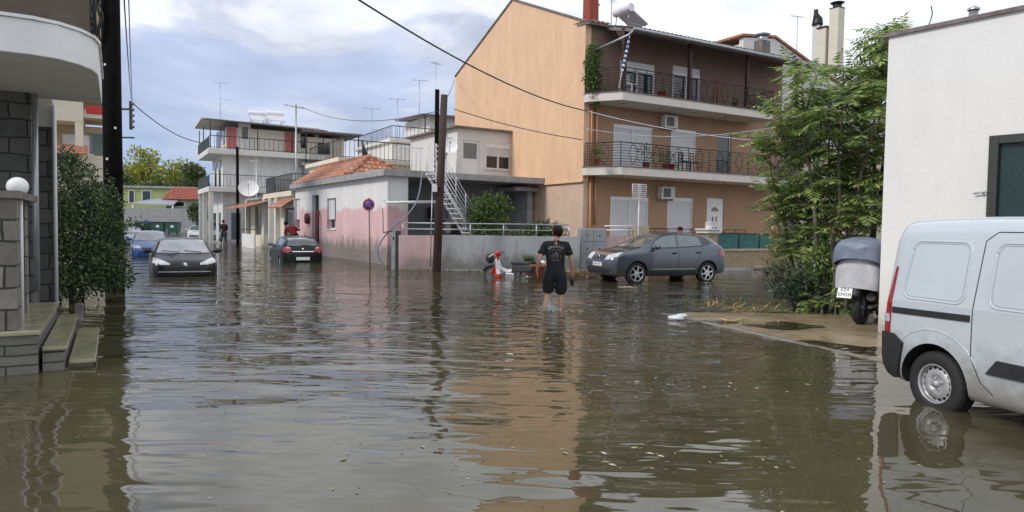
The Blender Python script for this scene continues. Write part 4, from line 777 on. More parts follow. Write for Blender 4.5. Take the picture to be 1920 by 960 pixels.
# ------------------------------------------------------------------ WHITE three-storey building
WB = Frame(PY(418, 416, 54).x, 54, 30)
wb_ = fthing('white_apartment_building', 'white three storey apartment building with dark green balcony canvas and a roof canopy', 'building', WB)
s2 = 7.25; s1 = 4.35; s3 = 9.2; WW = 7.7; WD = 6.4
def hx(px, yl=0): return WB.onY(yl, px, 400)[0]
oF = [(2.9, 3.6, s1+0.3, s1+2.3), (0.9, 1.7, 0.4, 2.6)]
m = MB(); m.wall(0, WW, -0.3, s2, 0, 0.25, [(0.6, 1.3, 0.3, 2.4)]); m.build('front_wall', 'wh_apt', wb_)
m = MB(); m.box((0, 0.26, -0.3), (0.25, WD, s2)); m.box((WW-0.25, 0.26, -0.3), (WW, WD, s2)); m.box((0.25, WD-0.25, -0.3), (WW-0.25, WD, s2)); m.build('side_wall', 'wh_apt', wb_)
m = MB(); m.box((0.3, 0.4, s2), (WW-0.2, WD, s3-0.1)); m.build('top_storey', mk('pale_cream_paint', (0.82, 0.76, 0.66), 0.8, 0.05), wb_)
for a, b, mt, z0, z1, nm_ in ((0.35, 1.05, 'pinkp', s2, s3-0.15, 'pink_panel'), (4.75, 5.5, 'pinkp', s2, s3-0.15, 'pink_panel')):
    q = MB(); q.box((a, 0.32, z0), (b, 0.39, z1)); q.build(nm_, mk('coral_paint', (0.58, 0.20, 0.20), 0.8, 0.06), wb_)
q = MB(); q.box((1.2, 0.33, s2+0.02), (2.1, 0.395, s2+2.2)); d_ = q.build('door', 'white2', wb_); g_ = MB(); g_.box((1.45, 0.31, s2+1.0), (1.9, 0.328, s2+1.9)); g_.build('pane', 'glass', d_)
q = MB(); q.box((5.9, 0.33, s2+0.5), (7.2, 0.395, s2+2.0)); d_ = q.build('window', 'white2', wb_); g_ = MB(); g_.box((6.0, 0.31, s2+0.6), (7.1, 0.328, s2+1.9)); g_.build('pane', 'glass', d_)
def wslab(z, xr, nm_, h=0.42):
    m = MB(); m.prism([(-1.15, -1.1), (xr, -1.1), (xr, -0.01), (-0.01, -0.01), (-0.01, WD), (-1.15, WD)], z-h, z); return m.build(nm_, 'white', wb_, 0.02)
b2 = wslab(s2, WW, 'balcony'); b1 = wslab(s1, 3.8, 'balcony', 0.38)
railing(b2, [(-1.08, -1.0), (WW-0.1, -1.0)], s2, 0.95, gap=0.35, r=0.02); railing(b1, [(-1.08, -1.0), (3.7, -1.0)], s1, 0.95, gap=0.25, r=0.016)
for z, bb in ((s2, b2), (s1, b1)):
    q = MB(); q.box((-1.13, -1.02, z+0.02), (-1.09, WD, z+0.85)); q.build('balcony_canvas', 'greenawn', bb)
m = MB(); m.slab([(-1.3, -1.2, s3+0.16), (WW+0.1, -1.2, s3-0.04), (WW+0.1, 1.5, s3+0.4), (-1.3, 1.5, s3+0.5)], (0, 0, 0.07)); m.build('roof_canopy', 'tileedge', wb_)
m = MB(); m.slab([(-1.4, 1.51, s3+0.5), (WW+0.1, 1.51, s3+0.4), (WW+0.1, WD, s3+0.2), (-1.4, WD, s3+0.3)], (0, 0, 0.12)); m.build('roof_slab', 'white', wb_)
for x, y in ((-1.0, -1.05), (2.4, -1.05), (5.0, -1.05), (7.5, -1.05), (-1.05, 3.0), (-1.05, 6.0)): m = MB(); m.tube([(x, y, s2), (x, y, s3+0.1)], 0.04, 5); m.build('canopy_post', 'iron', wb_)
for xx, y, w_, za, zb_ in ((0, 1.2, 0.9, s1+0.1, s1+2.2), (0, 3.8, 0.9, s1+0.1, s1+2.2), (0, 1.2, 1, 0.1, 2.4), (0, 4.0, 1, 0.1, 2.4), (0, 5.3, 1, 0.1, 2.4), (0.299, 1, 1.2, s2+0.6, s2+2), (0.299, 3.5, 1.2, s2+0.6, s2+2), (0.299, 5, 1.2, s2+0.6, s2+2)): m = MB(); m.box((xx-0.03, y, za), (xx, y+w_, zb_)); m.build('side_window', 'glass', wb_)
for y in (-1.0, 2.9, 5.9): m = MB(); m.box((-1.1, y, -0.3), (-0.8, y+0.3, s1-0.38)); m.build('balcony_column', 'white', wb_)
q = MB(); q.box((0.5, 0.02, 0.3), (1.4, 0.1, 2.4)); q.build('ground_door', 'glassl', wb_)
for k, px in enumerate((482, 515)):
    p = PY(px, 232, 56.5); solar_heater((p.x, p.y, s3+0.45), ('left' if k == 0 else 'right')+' one of the two white water tanks on the white apartment roof', 30, 0.85, 'water tanks on the white apartment roof')
p = PY(413, 225, 55.5); antenna((p.x, p.y, s3+0.4), 3.1, 'tall comb shaped antenna over the left corner of the white apartment building', 30, 'comb')
def pots(parent_frame, pts, z, r=0.16, labels=None, group='flower pots on the balconies', s=1.0): pass
# ------------------------------------------------------------------ buildings between and behind (roof terraces)
def simple_house(name, label, fr, w, d, h, mat, wins=(), roof='flat', roofmat='grey', railh=0.0, z0=-0.3, cat='house', rr=0.9):
    t = fthing(name, label, cat, fr); m = MB(); m.box((0, 0, z0), (w, d, h)); m.build('walls', mat, t)
    for a in wins:
        q = MB(); q.box((a[0], -0.05, a[2]), (a[1], -0.001, a[3])); w_ = q.build('window', 'white2', t); g_ = MB(); g_.box((a[0]+0.1, -0.07, a[2]+0.1), (a[1]-0.1, -0.051, a[3]-0.1)); g_.build('pane', 'glass', w_)
    if roof == 'flat': m = MB(); m.box((-0.25, -0.25, h), (w+0.25, d+0.25, h+0.25)); m.build('roof_slab', roofmat, t)
    elif roof == 'gable':
        m = MB(); rise = rr; v = Vector((0, d/2+0.4, rise)).normalized(); run = sqrt((d/2+0.4)**2+rise**2)
        tiles(m, (0, -0.4, h), (1, 0, 0), v, (-0.4, w+0.4), (-0.4, w+0.4), run, 0.3, 0.5, n=4); v2 = Vector((0, -(d/2+0.4), rise)).normalized()
        tiles(m, (0, d+0.4, h), (1, 0, 0), v2, (-0.4, w+0.4), (-0.4, w+0.4), run, 0.3, 0.5, n=4); m.build('tiled_roof', roofmat, t)
        m = MB(); m.slab([(0.1, 0, h), (0.1, d, h), (0.1, d/2, h+rise*0.93)], (w-0.2, 0, 0)); m.build('attic', mat, t)
    if railh: railing(t, [(0.0, d), (0.0, 0.05), (w, 0.05)], h+0.25, railh, gap=0.28, name='roof_railing', r=0.022)
    return t
# terrace house behind the pink roof: railing at px 628-780, y 245-285
p = PY(628, 300, 42); fr = Frame(p.x, 43.5, 32); th_ = simple_house('terrace_house', 'pinkish house with a black railed roof terrace behind the tiled roof', fr, 9.5, 7, 5.55, 'cream', [(1.5, 2.6, 4.2, 5.2)], railh=1.15, roofmat='cream')
m = MB(); m.box((1.2, -0.35, 3.0), (2.2, -0.26, 5.6)); m.build('pier', 'pinkp', th_)
for px, pt, Y, l, k in ((697, 203, 44, 'bent top pipe aerial over the railed terrace', 'comb'), (745, 185, 47, 'plain thin mast over the railed terrace', 'comb')):
    a = PY(px, 262, Y); b = PY(px, pt, Y); antenna((a.x, a.y, 5.7), b.z-5.7, l, 30, k)
# clutter on terrace: dark folded parasol, white tank
p = PY(687, 265, 45); t = thing('folded_parasol', 'dark folded parasol leaning on the railed terrace', 'parasol', (p.x, p.y, 5.8), 30); m = MB(); m.tube([(0,0,0), (-0.15,0,0.6), (-0.3,0,1.25)], [0.3, 0.14, 0.03], 8); m.build('canopy', 'black', t)
# grey block with canopy at px 565-640, y 235-300
p = PY(572, 320, 56); fr = Frame(p.x, 56, 30); bh = simple_house('roof_room_house', 'pale grey house with a small canopied rooftop room', fr, 8, 8, 6.3, 'grey', [(1.6, 2.8, 4.6, 5.6)], roofmat='grey')
m = MB(); m.box((0.4, 0.8, 6.55), (3.4, 4.5, 8.7)); m.build('roof_room', 'cream', bh); m = MB(); m.box((-0.3, -0.4, 9.0), (4.6, 4.5, 9.12)); m.build('roof_canopy', 'tileedge', bh)
for x in (0.0, 2.2, 4.3): m = MB(); m.tube([(x, -0.3, 6.5), (x, -0.3, 9.0)], 0.04, 5); m.build('canopy_post', 'iron', bh)
m = MB(); m.box((1.2, 0.72, 7.4), (2.2, 0.79, 8.3)); m.build('roof_window', 'glass', bh)
# building right behind with white parapet (px 750-850, y 180-245)
p = PY(735, 300, 50); fr = Frame(p.x, 50, 30); wt = simple_house('parapet_house', 'white weathered house with stepped rooftop parapet beside the apricot gable', fr, 10, 8, 7.6, 'white', roofmat='white', railh=0.9)
m = MB(); m.box((3.3, 1.0, 7.86), (8.5, 6, 9.9)); m.build('roof_room', 'white', wt); m = MB(); m.slab([(2.4, 0.2, 9.75), (8.8, 0.2, 9.95), (8.8, 6, 10.2), (2.4, 6, 10.0)], (0, 0, 0.12)); m.build('roof_canopy', 'tileedge', wt)
m = MB(); m.tube([(2.7, 0.4, 7.85), (2.7, 0.4, 9.75)], 0.05, 5); m.build('canopy_post', 'iron', wt)
p = PY(786, 240, 48); antenna((p.x, p.y, 8.0), 3.6, 'forked antenna on a tall mast beside the thin pole top', 30)
p = PY(816, 240, 46.5); antenna((p.x, p.y, 8.2), PY(816, 118, 46.5).z-8.2, 'tallest antenna just left of the apricot gable', 60)
# neighbour of the apricot building, to its right
NF = Frame(PY(1385, 400, 38).x, 38.0, 30)
nb = fthing('neighbour_house', 'white gabled house with red tile verge behind the apricot building', 'house', NF)
zl = NF.onY(0, 1450, 72)[1]; zr_ = NF.onY(0, 1690, 150)[1]; xl = NF.onY(0, 1452, 72)[0]; xr = NF.onY(0, 1600, 120)[0]
m = MB(); m.slab([(0, 0, -0.3), (xr+4, 0, -0.3), (xr+4, 0, zl-(xr+4-xl)*0.33), (xl, 0, zl), (0, 0, zl-xl*0.12)], (0, 0.3, 0)); m.build('gable_wall', 'white', nb)
m = MB(); m.box((0.0, 0.3, -0.3), (0.3, 9, zl-0.6)); m.box((xr+3.7, 0.3, -0.3), (xr+4, 9, zl-3.6)); m.build('side_wall', 'white', nb)
m = MB(); m.slab([(xl, -0.1, zl+0.05), (xr+4.2, -0.1, zl+0.05-(xr+4.2-xl)*0.33), (xr+4.2, 9, zl+0.05-(xr+4.2-xl)*0.33), (xl, 9, zl+0.05)], (0, 0, 0.12)); m.slab([(xl, -0.1, zl+0.05), (-0.2, -0.1, zl-xl*0.12+0.05), (-0.2, 9, zl-xl*0.12+0.05), (xl, 9, zl+0.05)], (0, 0, 0.12)); m.build('tiled_roof', 'tile', nb)
m = MB(); m.box((0.5, -3.5, -0.3), (9, -0.02, 5.4)); m.build('lower_block', mk('buff_plaster', (0.55, 0.47, 0.38), 0.9, 0.06), nb)
m = MB(); m.box((0.4, -2.6, 7.2), (4.2, -0.02, 7.4)); m.build('side_roof', 'tileedge', nb); m = MB(); m.box((2.2, -2.4, 5.4), (4.0, -0.05, 7.2)); m.build('upper_room', 'dgrey', nb)
def pxz(px, py, Y): v = PY(px, py, Y); return v
p = PY(1429, 84, 33.5); chimney((p.x, p.y, p.z-0.6), 0.55, 0.5, 0.75, 'tileedge', 'squat dark chimney with a capped steel flue on the tiled roof', 30, 'cowl', None, 'galv')
p = PY(1494, 90, 40); antenna(p-Vector((0, 0, 0.3)), PY(1494, 30, 40).z-p.z+0.3, 'antenna mast on the red tile verge of the neighbour house', 30)
p = PY(1531, 95, 39.5); chimney((p.x, p.y, p.z-1.0), 0.32, 0.4, 2.4, 'white', 'slim white chimney with a curved black rotating cowl', 30, 'turn', None, 'black')
p = PY(1545, 95, 39.0); chimney((p.x, p.y, p.z-1.0), 0.5, 0.5, 2.2, 'cream', 'short cream chimney with a flat dark cap between two others', 30, 'flat', None, 'black')
p = PY(1567, 100, 38.5); chimney((p.x, p.y, p.z-1.0), 0.55, 0.55, 3.4, 'cream', 'tallest cream chimney with a dark round hood', 30, 'cowl', None, 'black')
# ------------------------------------------------------------------ far end of the street
def fz(px, py, Y): return PY(px, py, Y).z
p = PY(228, 420, 82); fr = Frame(p.x-4, 82, 8)
W_ = PY(352, 400, 82).x-p.x+4
gh = simple_house('green_house', 'low lime green house with white framed windows at the end of the street', fr, W_, 8, fz(280, 352, 82), 'limegreen', [(fr.onY(0, a, 380)[0], fr.onY(0, b, 380)[0], fz(270, 381, 82), fz(270, 356, 82)) for a, b in ((241, 253), (266, 284))], roof='flat', roofmat='grey')
p = PY(312, 420, 78); fr = Frame(p.x, 78, 8); W_ = PY(380, 400, 78).x-p.x
simple_house('red_roof_house', 'small house with a red tile roof beside the green house', fr, W_, 7, fz(340, 374, 78), mk('pale_green_plaster', (0.42, 0.45, 0.33), 0.85, 0.05), [(fr.onY(0, 318, 380)[0], fr.onY(0, 347, 380)[0], fz(330, 388, 78), fz(330, 377, 78))], roof='gable', roofmat=mk('red_roof_tiles', (0.33, 0.09, 0.06), 0.85, 0.3, 5), rr=1.5)
p = PY(232, 420, 74); fr = Frame(p.x-6, 74, 6); W_ = PY(372, 400, 74).x-p.x+6
yw = fthing('yard_wall', 'long pale grey yard wall behind the bins at the end of the street', 'wall', fr); m = MB(); m.box((0, 0, 0), (W_, 0.3, fz(300, 390, 74))); m.build('panel', 'grey', yw)
p = PY(245, 386, 75); t = thing('carport', 'pale sloping carport roof behind the yard wall', 'carport', (p.x, 75, 0), 6)
w_ = PY(320, 386, 75).x-p.x; z0 = fz(280, 383, 75); m = MB(); m.slab([(0, 0.2, z0), (w_, 0.2, z0-0.1), (w_*0.9, 4, z0+0.9), (0.5, 4, z0+0.6)], (0, 0, 0.1)); m.build('roof', 'galv', t); 
for x in (0.1, w_-0.1): m = MB(); m.tube([(x, 0.3, 0.3), (x, 0.3, z0-0.05)], 0.08, 5); m.build('post', 'white2', t)
def gbin(px, py, Y, mat, label, w=1.15):
    p = PY(px, py, Y); z0 = ground_h(p.x, Y); t = thing('wheeled_bin', label, 'bin', (p.x, Y, z0), 5, 'large wheeled bins at the street end')
    m = MB(); m.add([(-w*0.42,-0.4,0.15),(w*0.42,-0.4,0.15),(w*0.42,0.4,0.15),(-w*0.42,0.4,0.15),(-w/2,-0.5,1.15),(w/2,-0.5,1.15),(w/2,0.5,1.15),(-w/2,0.5,1.15)], [(0,3,2,1),(4,5,6,7),(0,1,5,4),(1,2,6,5),(2,3,7,6),(3,0,4,7)]); m.build('body', mat, t, 0.02)
    m = MB(); m.slab([(-w/2-0.03, -0.55, 1.16), (w/2+0.03, -0.55, 1.16), (w/2+0.03, -0.35, 1.36), (w/2+0.03, 0.5, 1.42), (-w/2-0.03, 0.5, 1.42), (-w/2-0.03, -0.35, 1.36)][:4], (0, 0, 0.04)) if False else m.box((-w/2-0.03, -0.55, 1.16), (w/2+0.03, 0.53, 1.28)); m.build('lid', mat if mat == 'blue' else 'black', t, 0.03)
    
    for x in (-w*0.36, w*0.36): m = MB(); m.lathe([(0.001, -0.05), (0.1, -0.05), (0.1, 0.05), (0.001, 0.05)], (x, -0.3, 0.1), 'X', 10); m.build('wheel', 'rubber', t)
    m = MB(); m.box((-0.15, -0.478, 0.7), (0.15, -0.465, 0.95)); m.build('sticker', 'white2', t)
gbin(272, 420, 71, 'blue', 'large blue wheeled bin, leftmost of the three'); gbin(299, 420, 71, 'green', 'green wheeled bin next to the blue one'); gbin(326, 421, 71, 'green', 'green wheeled bin standing apart, nearest the white car')
# ------------------------------------------------------------------ LEFT building
LB = Frame(PY(59, 300, 11.0).x, 11.0, 30)     # x along e (towards the street), y along the street
lb = fthing('stone_clad_building', 'dark stone clad building with a curved white balcony over the street', 'building', LB)
def lz(px, py, yl=0): return LB.onY(yl, px, py)[1]
zs_ = 3.70
JX = LB.onY(1.2, 98, 300)[0]
m = MB(); m.box((-6, 0, -0.3), (0, 0.3, zs_)); m.box((-0.3, 0.301, -0.3), (-0.002, 1.2, zs_)); m.box((-0.302, 1.201, -0.3), (JX, 1.9, 3.25)); m.build('stone_wall', 'stone', lb)
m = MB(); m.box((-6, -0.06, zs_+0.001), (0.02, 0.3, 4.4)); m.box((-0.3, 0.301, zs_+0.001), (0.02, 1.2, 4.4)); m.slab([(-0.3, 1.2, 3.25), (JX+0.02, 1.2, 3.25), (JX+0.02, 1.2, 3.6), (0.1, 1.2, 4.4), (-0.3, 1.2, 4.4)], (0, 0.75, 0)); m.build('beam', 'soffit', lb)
# balcony slab from world outline
def lw(x, y): v = Vector((x, y, 0))-LB.o; return (v.dot(LB.ex), v.dot(LB.ey))
edge = [(-6.13, 8.3), (-5.85, 8.47), (-5.66, 8.68), (-5.58, 8.98), (-5.60, 9.3), (-5.72, 9.62), (-7.05, 11.95)]
front = lw(-6.13, 8.3)
poly = [(-6.5, front[1])]+[lw(*e) for e in edge]
ye = poly[-1][1]; poly += [(-6.5, ye)]
m = MB(); m.prism(poly, 3.63, 4.05); bal = m.build('balcony', 'white2', lb, 0.012)
for po in bal.data.polygons: po.use_smooth = False
m = MB(); ins = [(x-0.05 if i else x, y+0.05) for i, (x, y) in enumerate(poly[:-2])]
m = MB(); m.prism([(p_[0]*1.0+(0.0 if i in (0,) else 0.03), p_[1]-(0.03 if i < 3 else 0)) for i, p_ in enumerate(poly)], 4.051, 4.09); m.build('drip_edge', 'white2', bal)
rp = [(x-0.12, y+0.1) for x, y in poly[1:-1]]
m = MB(); a = poly[1]; q = lw(*PY(168, 50, 9.2)[:2])
m.box((-6.5, q[1], 4.095), (q[0], q[1]+0.05, 6.4)); m.build('balcony_canvas', 'brown', bal)
m = MB(); m.prism(poly, 6.85, 7.25); m.build('upper_balcony', 'white2', lb, 0.012); m = MB(); m.prism([(x-0.05, y+0.06) if 0 < i < len(poly)-1 else (x, y+0.06) for i, (x, y) in enumerate(poly)], 7.26, 8.2); m.build('balcony_parapet', 'brown', lb)
railing(bal, [(q[0]+0.06, q[1]+0.02)]+rp[5:], 4.09, 1.05, bars='h', rows=6, name='railing')
m = MB(); m.box((-6, 0.0, 4.41), (-0.05, 1.85, 10.5)); m.build('upper_wall', 'cream', lb)
m = MB(); p1 = lw(*PY(100, 300, 12.4)[:2]); m.tube([(JX+0.04, 1.15, 3.62), (JX+0.04, 1.15, 0.2)], 0.03, 8); m.build('drainpipe', 'steelw', lb); m = MB(); m.tube([(0.06, -0.1, 0.5), (0.06, -0.1, 3.6)], 0.04, 8); m.build('conduit', 'galv', lb)
# entry steps
ST = Frame(*G(20, 640, 0.42)[:2], 30)
def stl(px, py, z): v = G(px, py, z)-ST.o; return (v.dot(ST.ex), v.dot(ST.ey))
st = fthing('entrance_steps', 'three wet greenish stone steps rising to the left doorway', 'steps', ST)
q1 = stl(75, 622, 0.46); q2 = stl(126, 648, 0.27); q3 = stl(180, 672, 0.08); yN = stl(40, 622, 0.46)[1]
xA, xB, xC = q1[0], q2[0], q3[0]; yN2 = q2[1]; yN3 = q3[1]; yF = yN+3.0
def step(x0, x1, y0, y1, zt, nm_):
    m = MB(); m.box((x0, y0+0.04, -0.3), (x1-0.03, y1, zt-0.045)); s_ = m.build(nm_, 'riser', st); m = MB(); m.box((x0, y0, zt-0.044), (x1, y1, zt)); m.build('tread', 'marble', s_, 0.008)
step(-1.2, xA, yN, yF, 0.46, 'step'); step(xA+0.003, xB, yN2, yF+0.1, 0.27, 'step'); step(xB+0.003, xC, yN3, yF-0.1, 0.08, 'step')
# stone pillars of the entrance with a beam and globe lamp
pg = fthing('entrance_pillar', 'pair of grey stone clad entrance pillars with a dark beam beside the steps', 'pillar', ST)
def pil(px0, px1, pyb, z): a = stl(px0, pyb, z); b = stl(px1, pyb, z); return a, b
a, b = pil(28, 66, 588, 0.46)
m = MB(); m.box((a[0]-0.2, yN+1.7, 0.461), (b[0]-0.1, yN+2.1, 1.86)); m.build('pillar', 'stone2', pg)
a2 = stl(-10, 640, 0.46); b2_ = stl(20, 640, 0.46)
m = MB(); m.box((a2[0]-0.3, yN+0.12, 0.461), (b2_[0]-0.02, yN+0.5, 1.86)); m.build('pillar', 'stone2', pg)
m = MB(); m.box((a2[0]-0.32, yN+0.08, 1.861), (b2_[0]+0.02, yN+2.15, 1.94)); m.build('beam', 'tileedge', pg)
m = MB(); m.box((a2[0]-0.3, yN+0.6, 0.461), (b2_[0]-0.12, yN+1.6, 1.7)); m.build('infill', 'stone', pg)
p = PY(33, 350, ST.w(b2_[0], yN+0.7).y); t = thing('globe_lamp', 'white globe lamp on a thin white post beside the entrance pillars', 'lamp', (p.x, p.y, 0), 0)
m = MB(); m.ell((0, 0, p.z), (0.108, 0.108, 0.108), 20, 12); m.build('globe', 'lamp', t); m = MB(); m.tube([(0.03, 0, 0.46), (0.03, 0, p.z-0.1)], 0.022, 8); m.build('post', 'steelw', t); m = MB(); m.lathe([(0.07, p.z-0.1), (0.05, p.z-0.13), (0.001, p.z-0.14)], n=12); m.build('collar', 'black', t)
p = G(6, 668, 0.0); t = thing('rain_pipe', 'orange brown rain pipe with a flared foot at the left edge', 'pipe', (p.x-0.06, p.y, 0), 0)
m = MB(); m.tube([(0.0, 0, 1.15), (0.0, 0, 0.14), (0.05, -0.05, 0.03), (0.08, -0.08, -0.1)], [0.055, 0.055, 0.065, 0.08], 10); m.build('pipe', 'orangepipe', t)
# pale house behind the shrub
fr = Frame(*PY(85, 400, 30)[:2], 30); CW = fr.onY(0, 200, 300)[0]; ch_ = fthing('cream_house', 'cream house with open loggias seen between the stone building and the black pole', 'house', fr)
zz = lambda py, px=150, Y=31: PY(px, py, Y).z
m = MB(); m.box((-1.5, 0, -0.3), (CW, 3, zz(292))); m.build('ground_floor', 'cream', ch_); m = MB(); m.box((-1.5, -0.3, zz(232)), (CW*0.62, 3, zz(190))); m.box((CW*0.62+0.002, 0.3, zz(220)), (CW, 3, zz(212))); m.build('upper_floor', 'cream', ch_)
m = MB(); m.box((-1.5, 0.32, zz(190)+0.002), (CW, 3, 13.5)); m.build('unseen_top_floors', mk('ochre_plaster', (0.42, 0.34, 0.22), 0.9, 0.05), ch_)  # unseen storeys, added so the water mirrors them instead of bright sky
m = MB(); m.box((CW*0.62-0.3, -0.28, zz(292)), (CW*0.62, 0.0, zz(232)-0.001)); m.build('column', 'cream', ch_); m = MB(); m.box((-1.5, 1.2, zz(292)), (CW, 3, zz(232)-0.001)); m.build('loggia_wall', mk('ochre_plaster', (0.42, 0.34, 0.22), 0.9, 0.05), ch_)
m = MB(); m.box((0.6, 1.12, zz(292)), (1.8, 1.19, zz(250))); m.build('loggia_door', 'shutter', ch_); m = MB(); m.box((CW*0.7, 1.12, zz(285)), (CW*0.95, 1.19, zz(245))); m.build('window', 'glassl', ch_)
m = MB(); m.box((CW*0.66, 0.25, zz(212)), (CW*0.97, 0.32, zz(197))); m.build('balcony_canvas', 'red', ch_)
m = MB(); tiles(m, (-1.5, -1.4, zz(296)), (1, 0, 0), Vector((0, 1, 0.35)).normalized(), (0, 3.0), (0, 3.0), 1.5, 0.26, 0.36); m.build('tile_awning', 'tile', ch_)
# ------------------------------------------------------------------ RIGHT white building
RC = G(1646, 622, 0.02); RW = Frame(RC.x, RC.y, -53)   # x runs from the corner to the right and nearer
rw_ = fthing('white_garage_building', 'plain white plastered building with a dark teal window on the right', 'building', RW)
zt0 = RW.onY(0, 1682, 67)[1]; zt1 = RW.onY(0, 1918, 18)[1]; xt1 = RW.onY(0, 1918, 18)[0]
wx0, wz1 = RW.onY(0, 1856, 259); wxx, wz0 = RW.onY(0, 1850, 408); wz1b = RW.onY(0, 1918, 246)[1]
hole = (wx0, wx0+1.5, wz0-0.2, (wz1+wz1b)/2)
m = MB(); m.wall(0, 7.5, -0.3, zt0, 0.0, 0.3, [hole]); m.build('front_wall', 'rwall', rw_, xf=Matrix.Identity(4))
m = MB(); m.box((0.002, 0.301, -0.3), (0.3, 8, zt0)); m.box((7.2, 0.301, -0.3), (7.5, 8, zt0)); m.build('side_wall', 'rwall', rw_)
m = MB(); m.box((-0.04, -0.05, zt0), (7.55, 8, zt0+0.06)); m.build('roof_edge', 'tileedge', rw_)
q = MB(); a, b, c, d = hole
for bx in (((a, -0.03, c), (a+0.12, 0.12, d)), ((b-0.12, -0.03, c), (b, 0.12, d)), ((a+0.121, -0.03, d-0.12), (b-0.121, 0.12, d)), ((a+0.121, -0.03, c), (b-0.121, 0.12, c+0.1))): q.box(*bx)
wf = q.build('window', mk('dark_green_frame', (0.035, 0.04, 0.035), 0.6, 0.2), rw_, 0.006); q = MB(); q.box((a+0.1, 0.05, c+0.05), (b-0.1, 0.07, d-0.1)); q.build('pane', 'tealglass', wf)
q = MB(); q.tube([(a-0.16, -0.05, c+0.55), (a+0.02, -0.05, c+0.57)], 0.012, 6); q.tube([(a-0.05, 0.0, c+0.56), (a-0.05, -0.07, c+0.56)], 0.012, 6); q.build('latch', 'galv', wf)
for px, py, l, h, r in ((1824, 30, 'galvanised flue pipe on the white building roof', 0.55, 0.07),):
    x = RW.onY(1.5, px, 60)[0]; v = RW.w(x, 1.5, zt0); t = thing('flue_pipe', l, 'pipe', v, 0); m = MB(); m.tube([(0, 0, 0), (0, 0, h)], r, 12); m.build('pipe', 'galv', t); m = MB(); m.lathe([(r*1.3, h+0.02), (r*1.3, h+0.05), (0.001, h+0.1)], n=12); m.build('cap', 'galv', t)
x = RW.onY(1.0, 1743, 60)[0]; v = RW.w(x, 1.0, zt0+0.05); t = thing('roof_wire_mast', 'bent wire mast on the white building roof', 'mast', v, 0); m = MB(); m.tube(crm([(0, 0, 0), (-0.02, 0, 0.25), (0.03, 0, 0.45), (0.01, 0, 0.6)]), 0.009, 5); m.build('mast', 'iron', t)
# ------------------------------------------------------------------ vehicles
def pchip(xs, ys, x):
    n = len(xs)
    if x <= xs[0]: return ys[0]
    if x >= xs[-1]: return ys[-1]
    h = [xs[i+1]-xs[i] for i in range(n-1)]; d = [(ys[i+1]-ys[i])/h[i] for i in range(n-1)]
    m = [d[0]]+[0 if d[i-1]*d[i] <= 0 else 2*d[i-1]*d[i]/(d[i-1]+d[i]) for i in range(1, n-1)]+[d[-1]]
    i = max(k for k in range(n-1) if xs[k] <= x); t = (x-xs[i])/h[i]
    return (2*t**3-3*t**2+1)*ys[i]+(t**3-2*t**2+t)*h[i]*m[i]+(-2*t**3+3*t**2)*ys[i+1]+(t**3-t**2)*h[i]*m[i+1]
def paint(name, col, rough=0.25, metal=0.3): 
    m = mk(name, col, rough, 0.03, 2, 0, metal=metal, coat=0.8); return m
def fixn(o):
    b = bmesh.new(); b.from_mesh(o.data); bmesh.ops.recalc_face_normals(b, faces=b.faces); b.to_mesh(o.data); b.free()
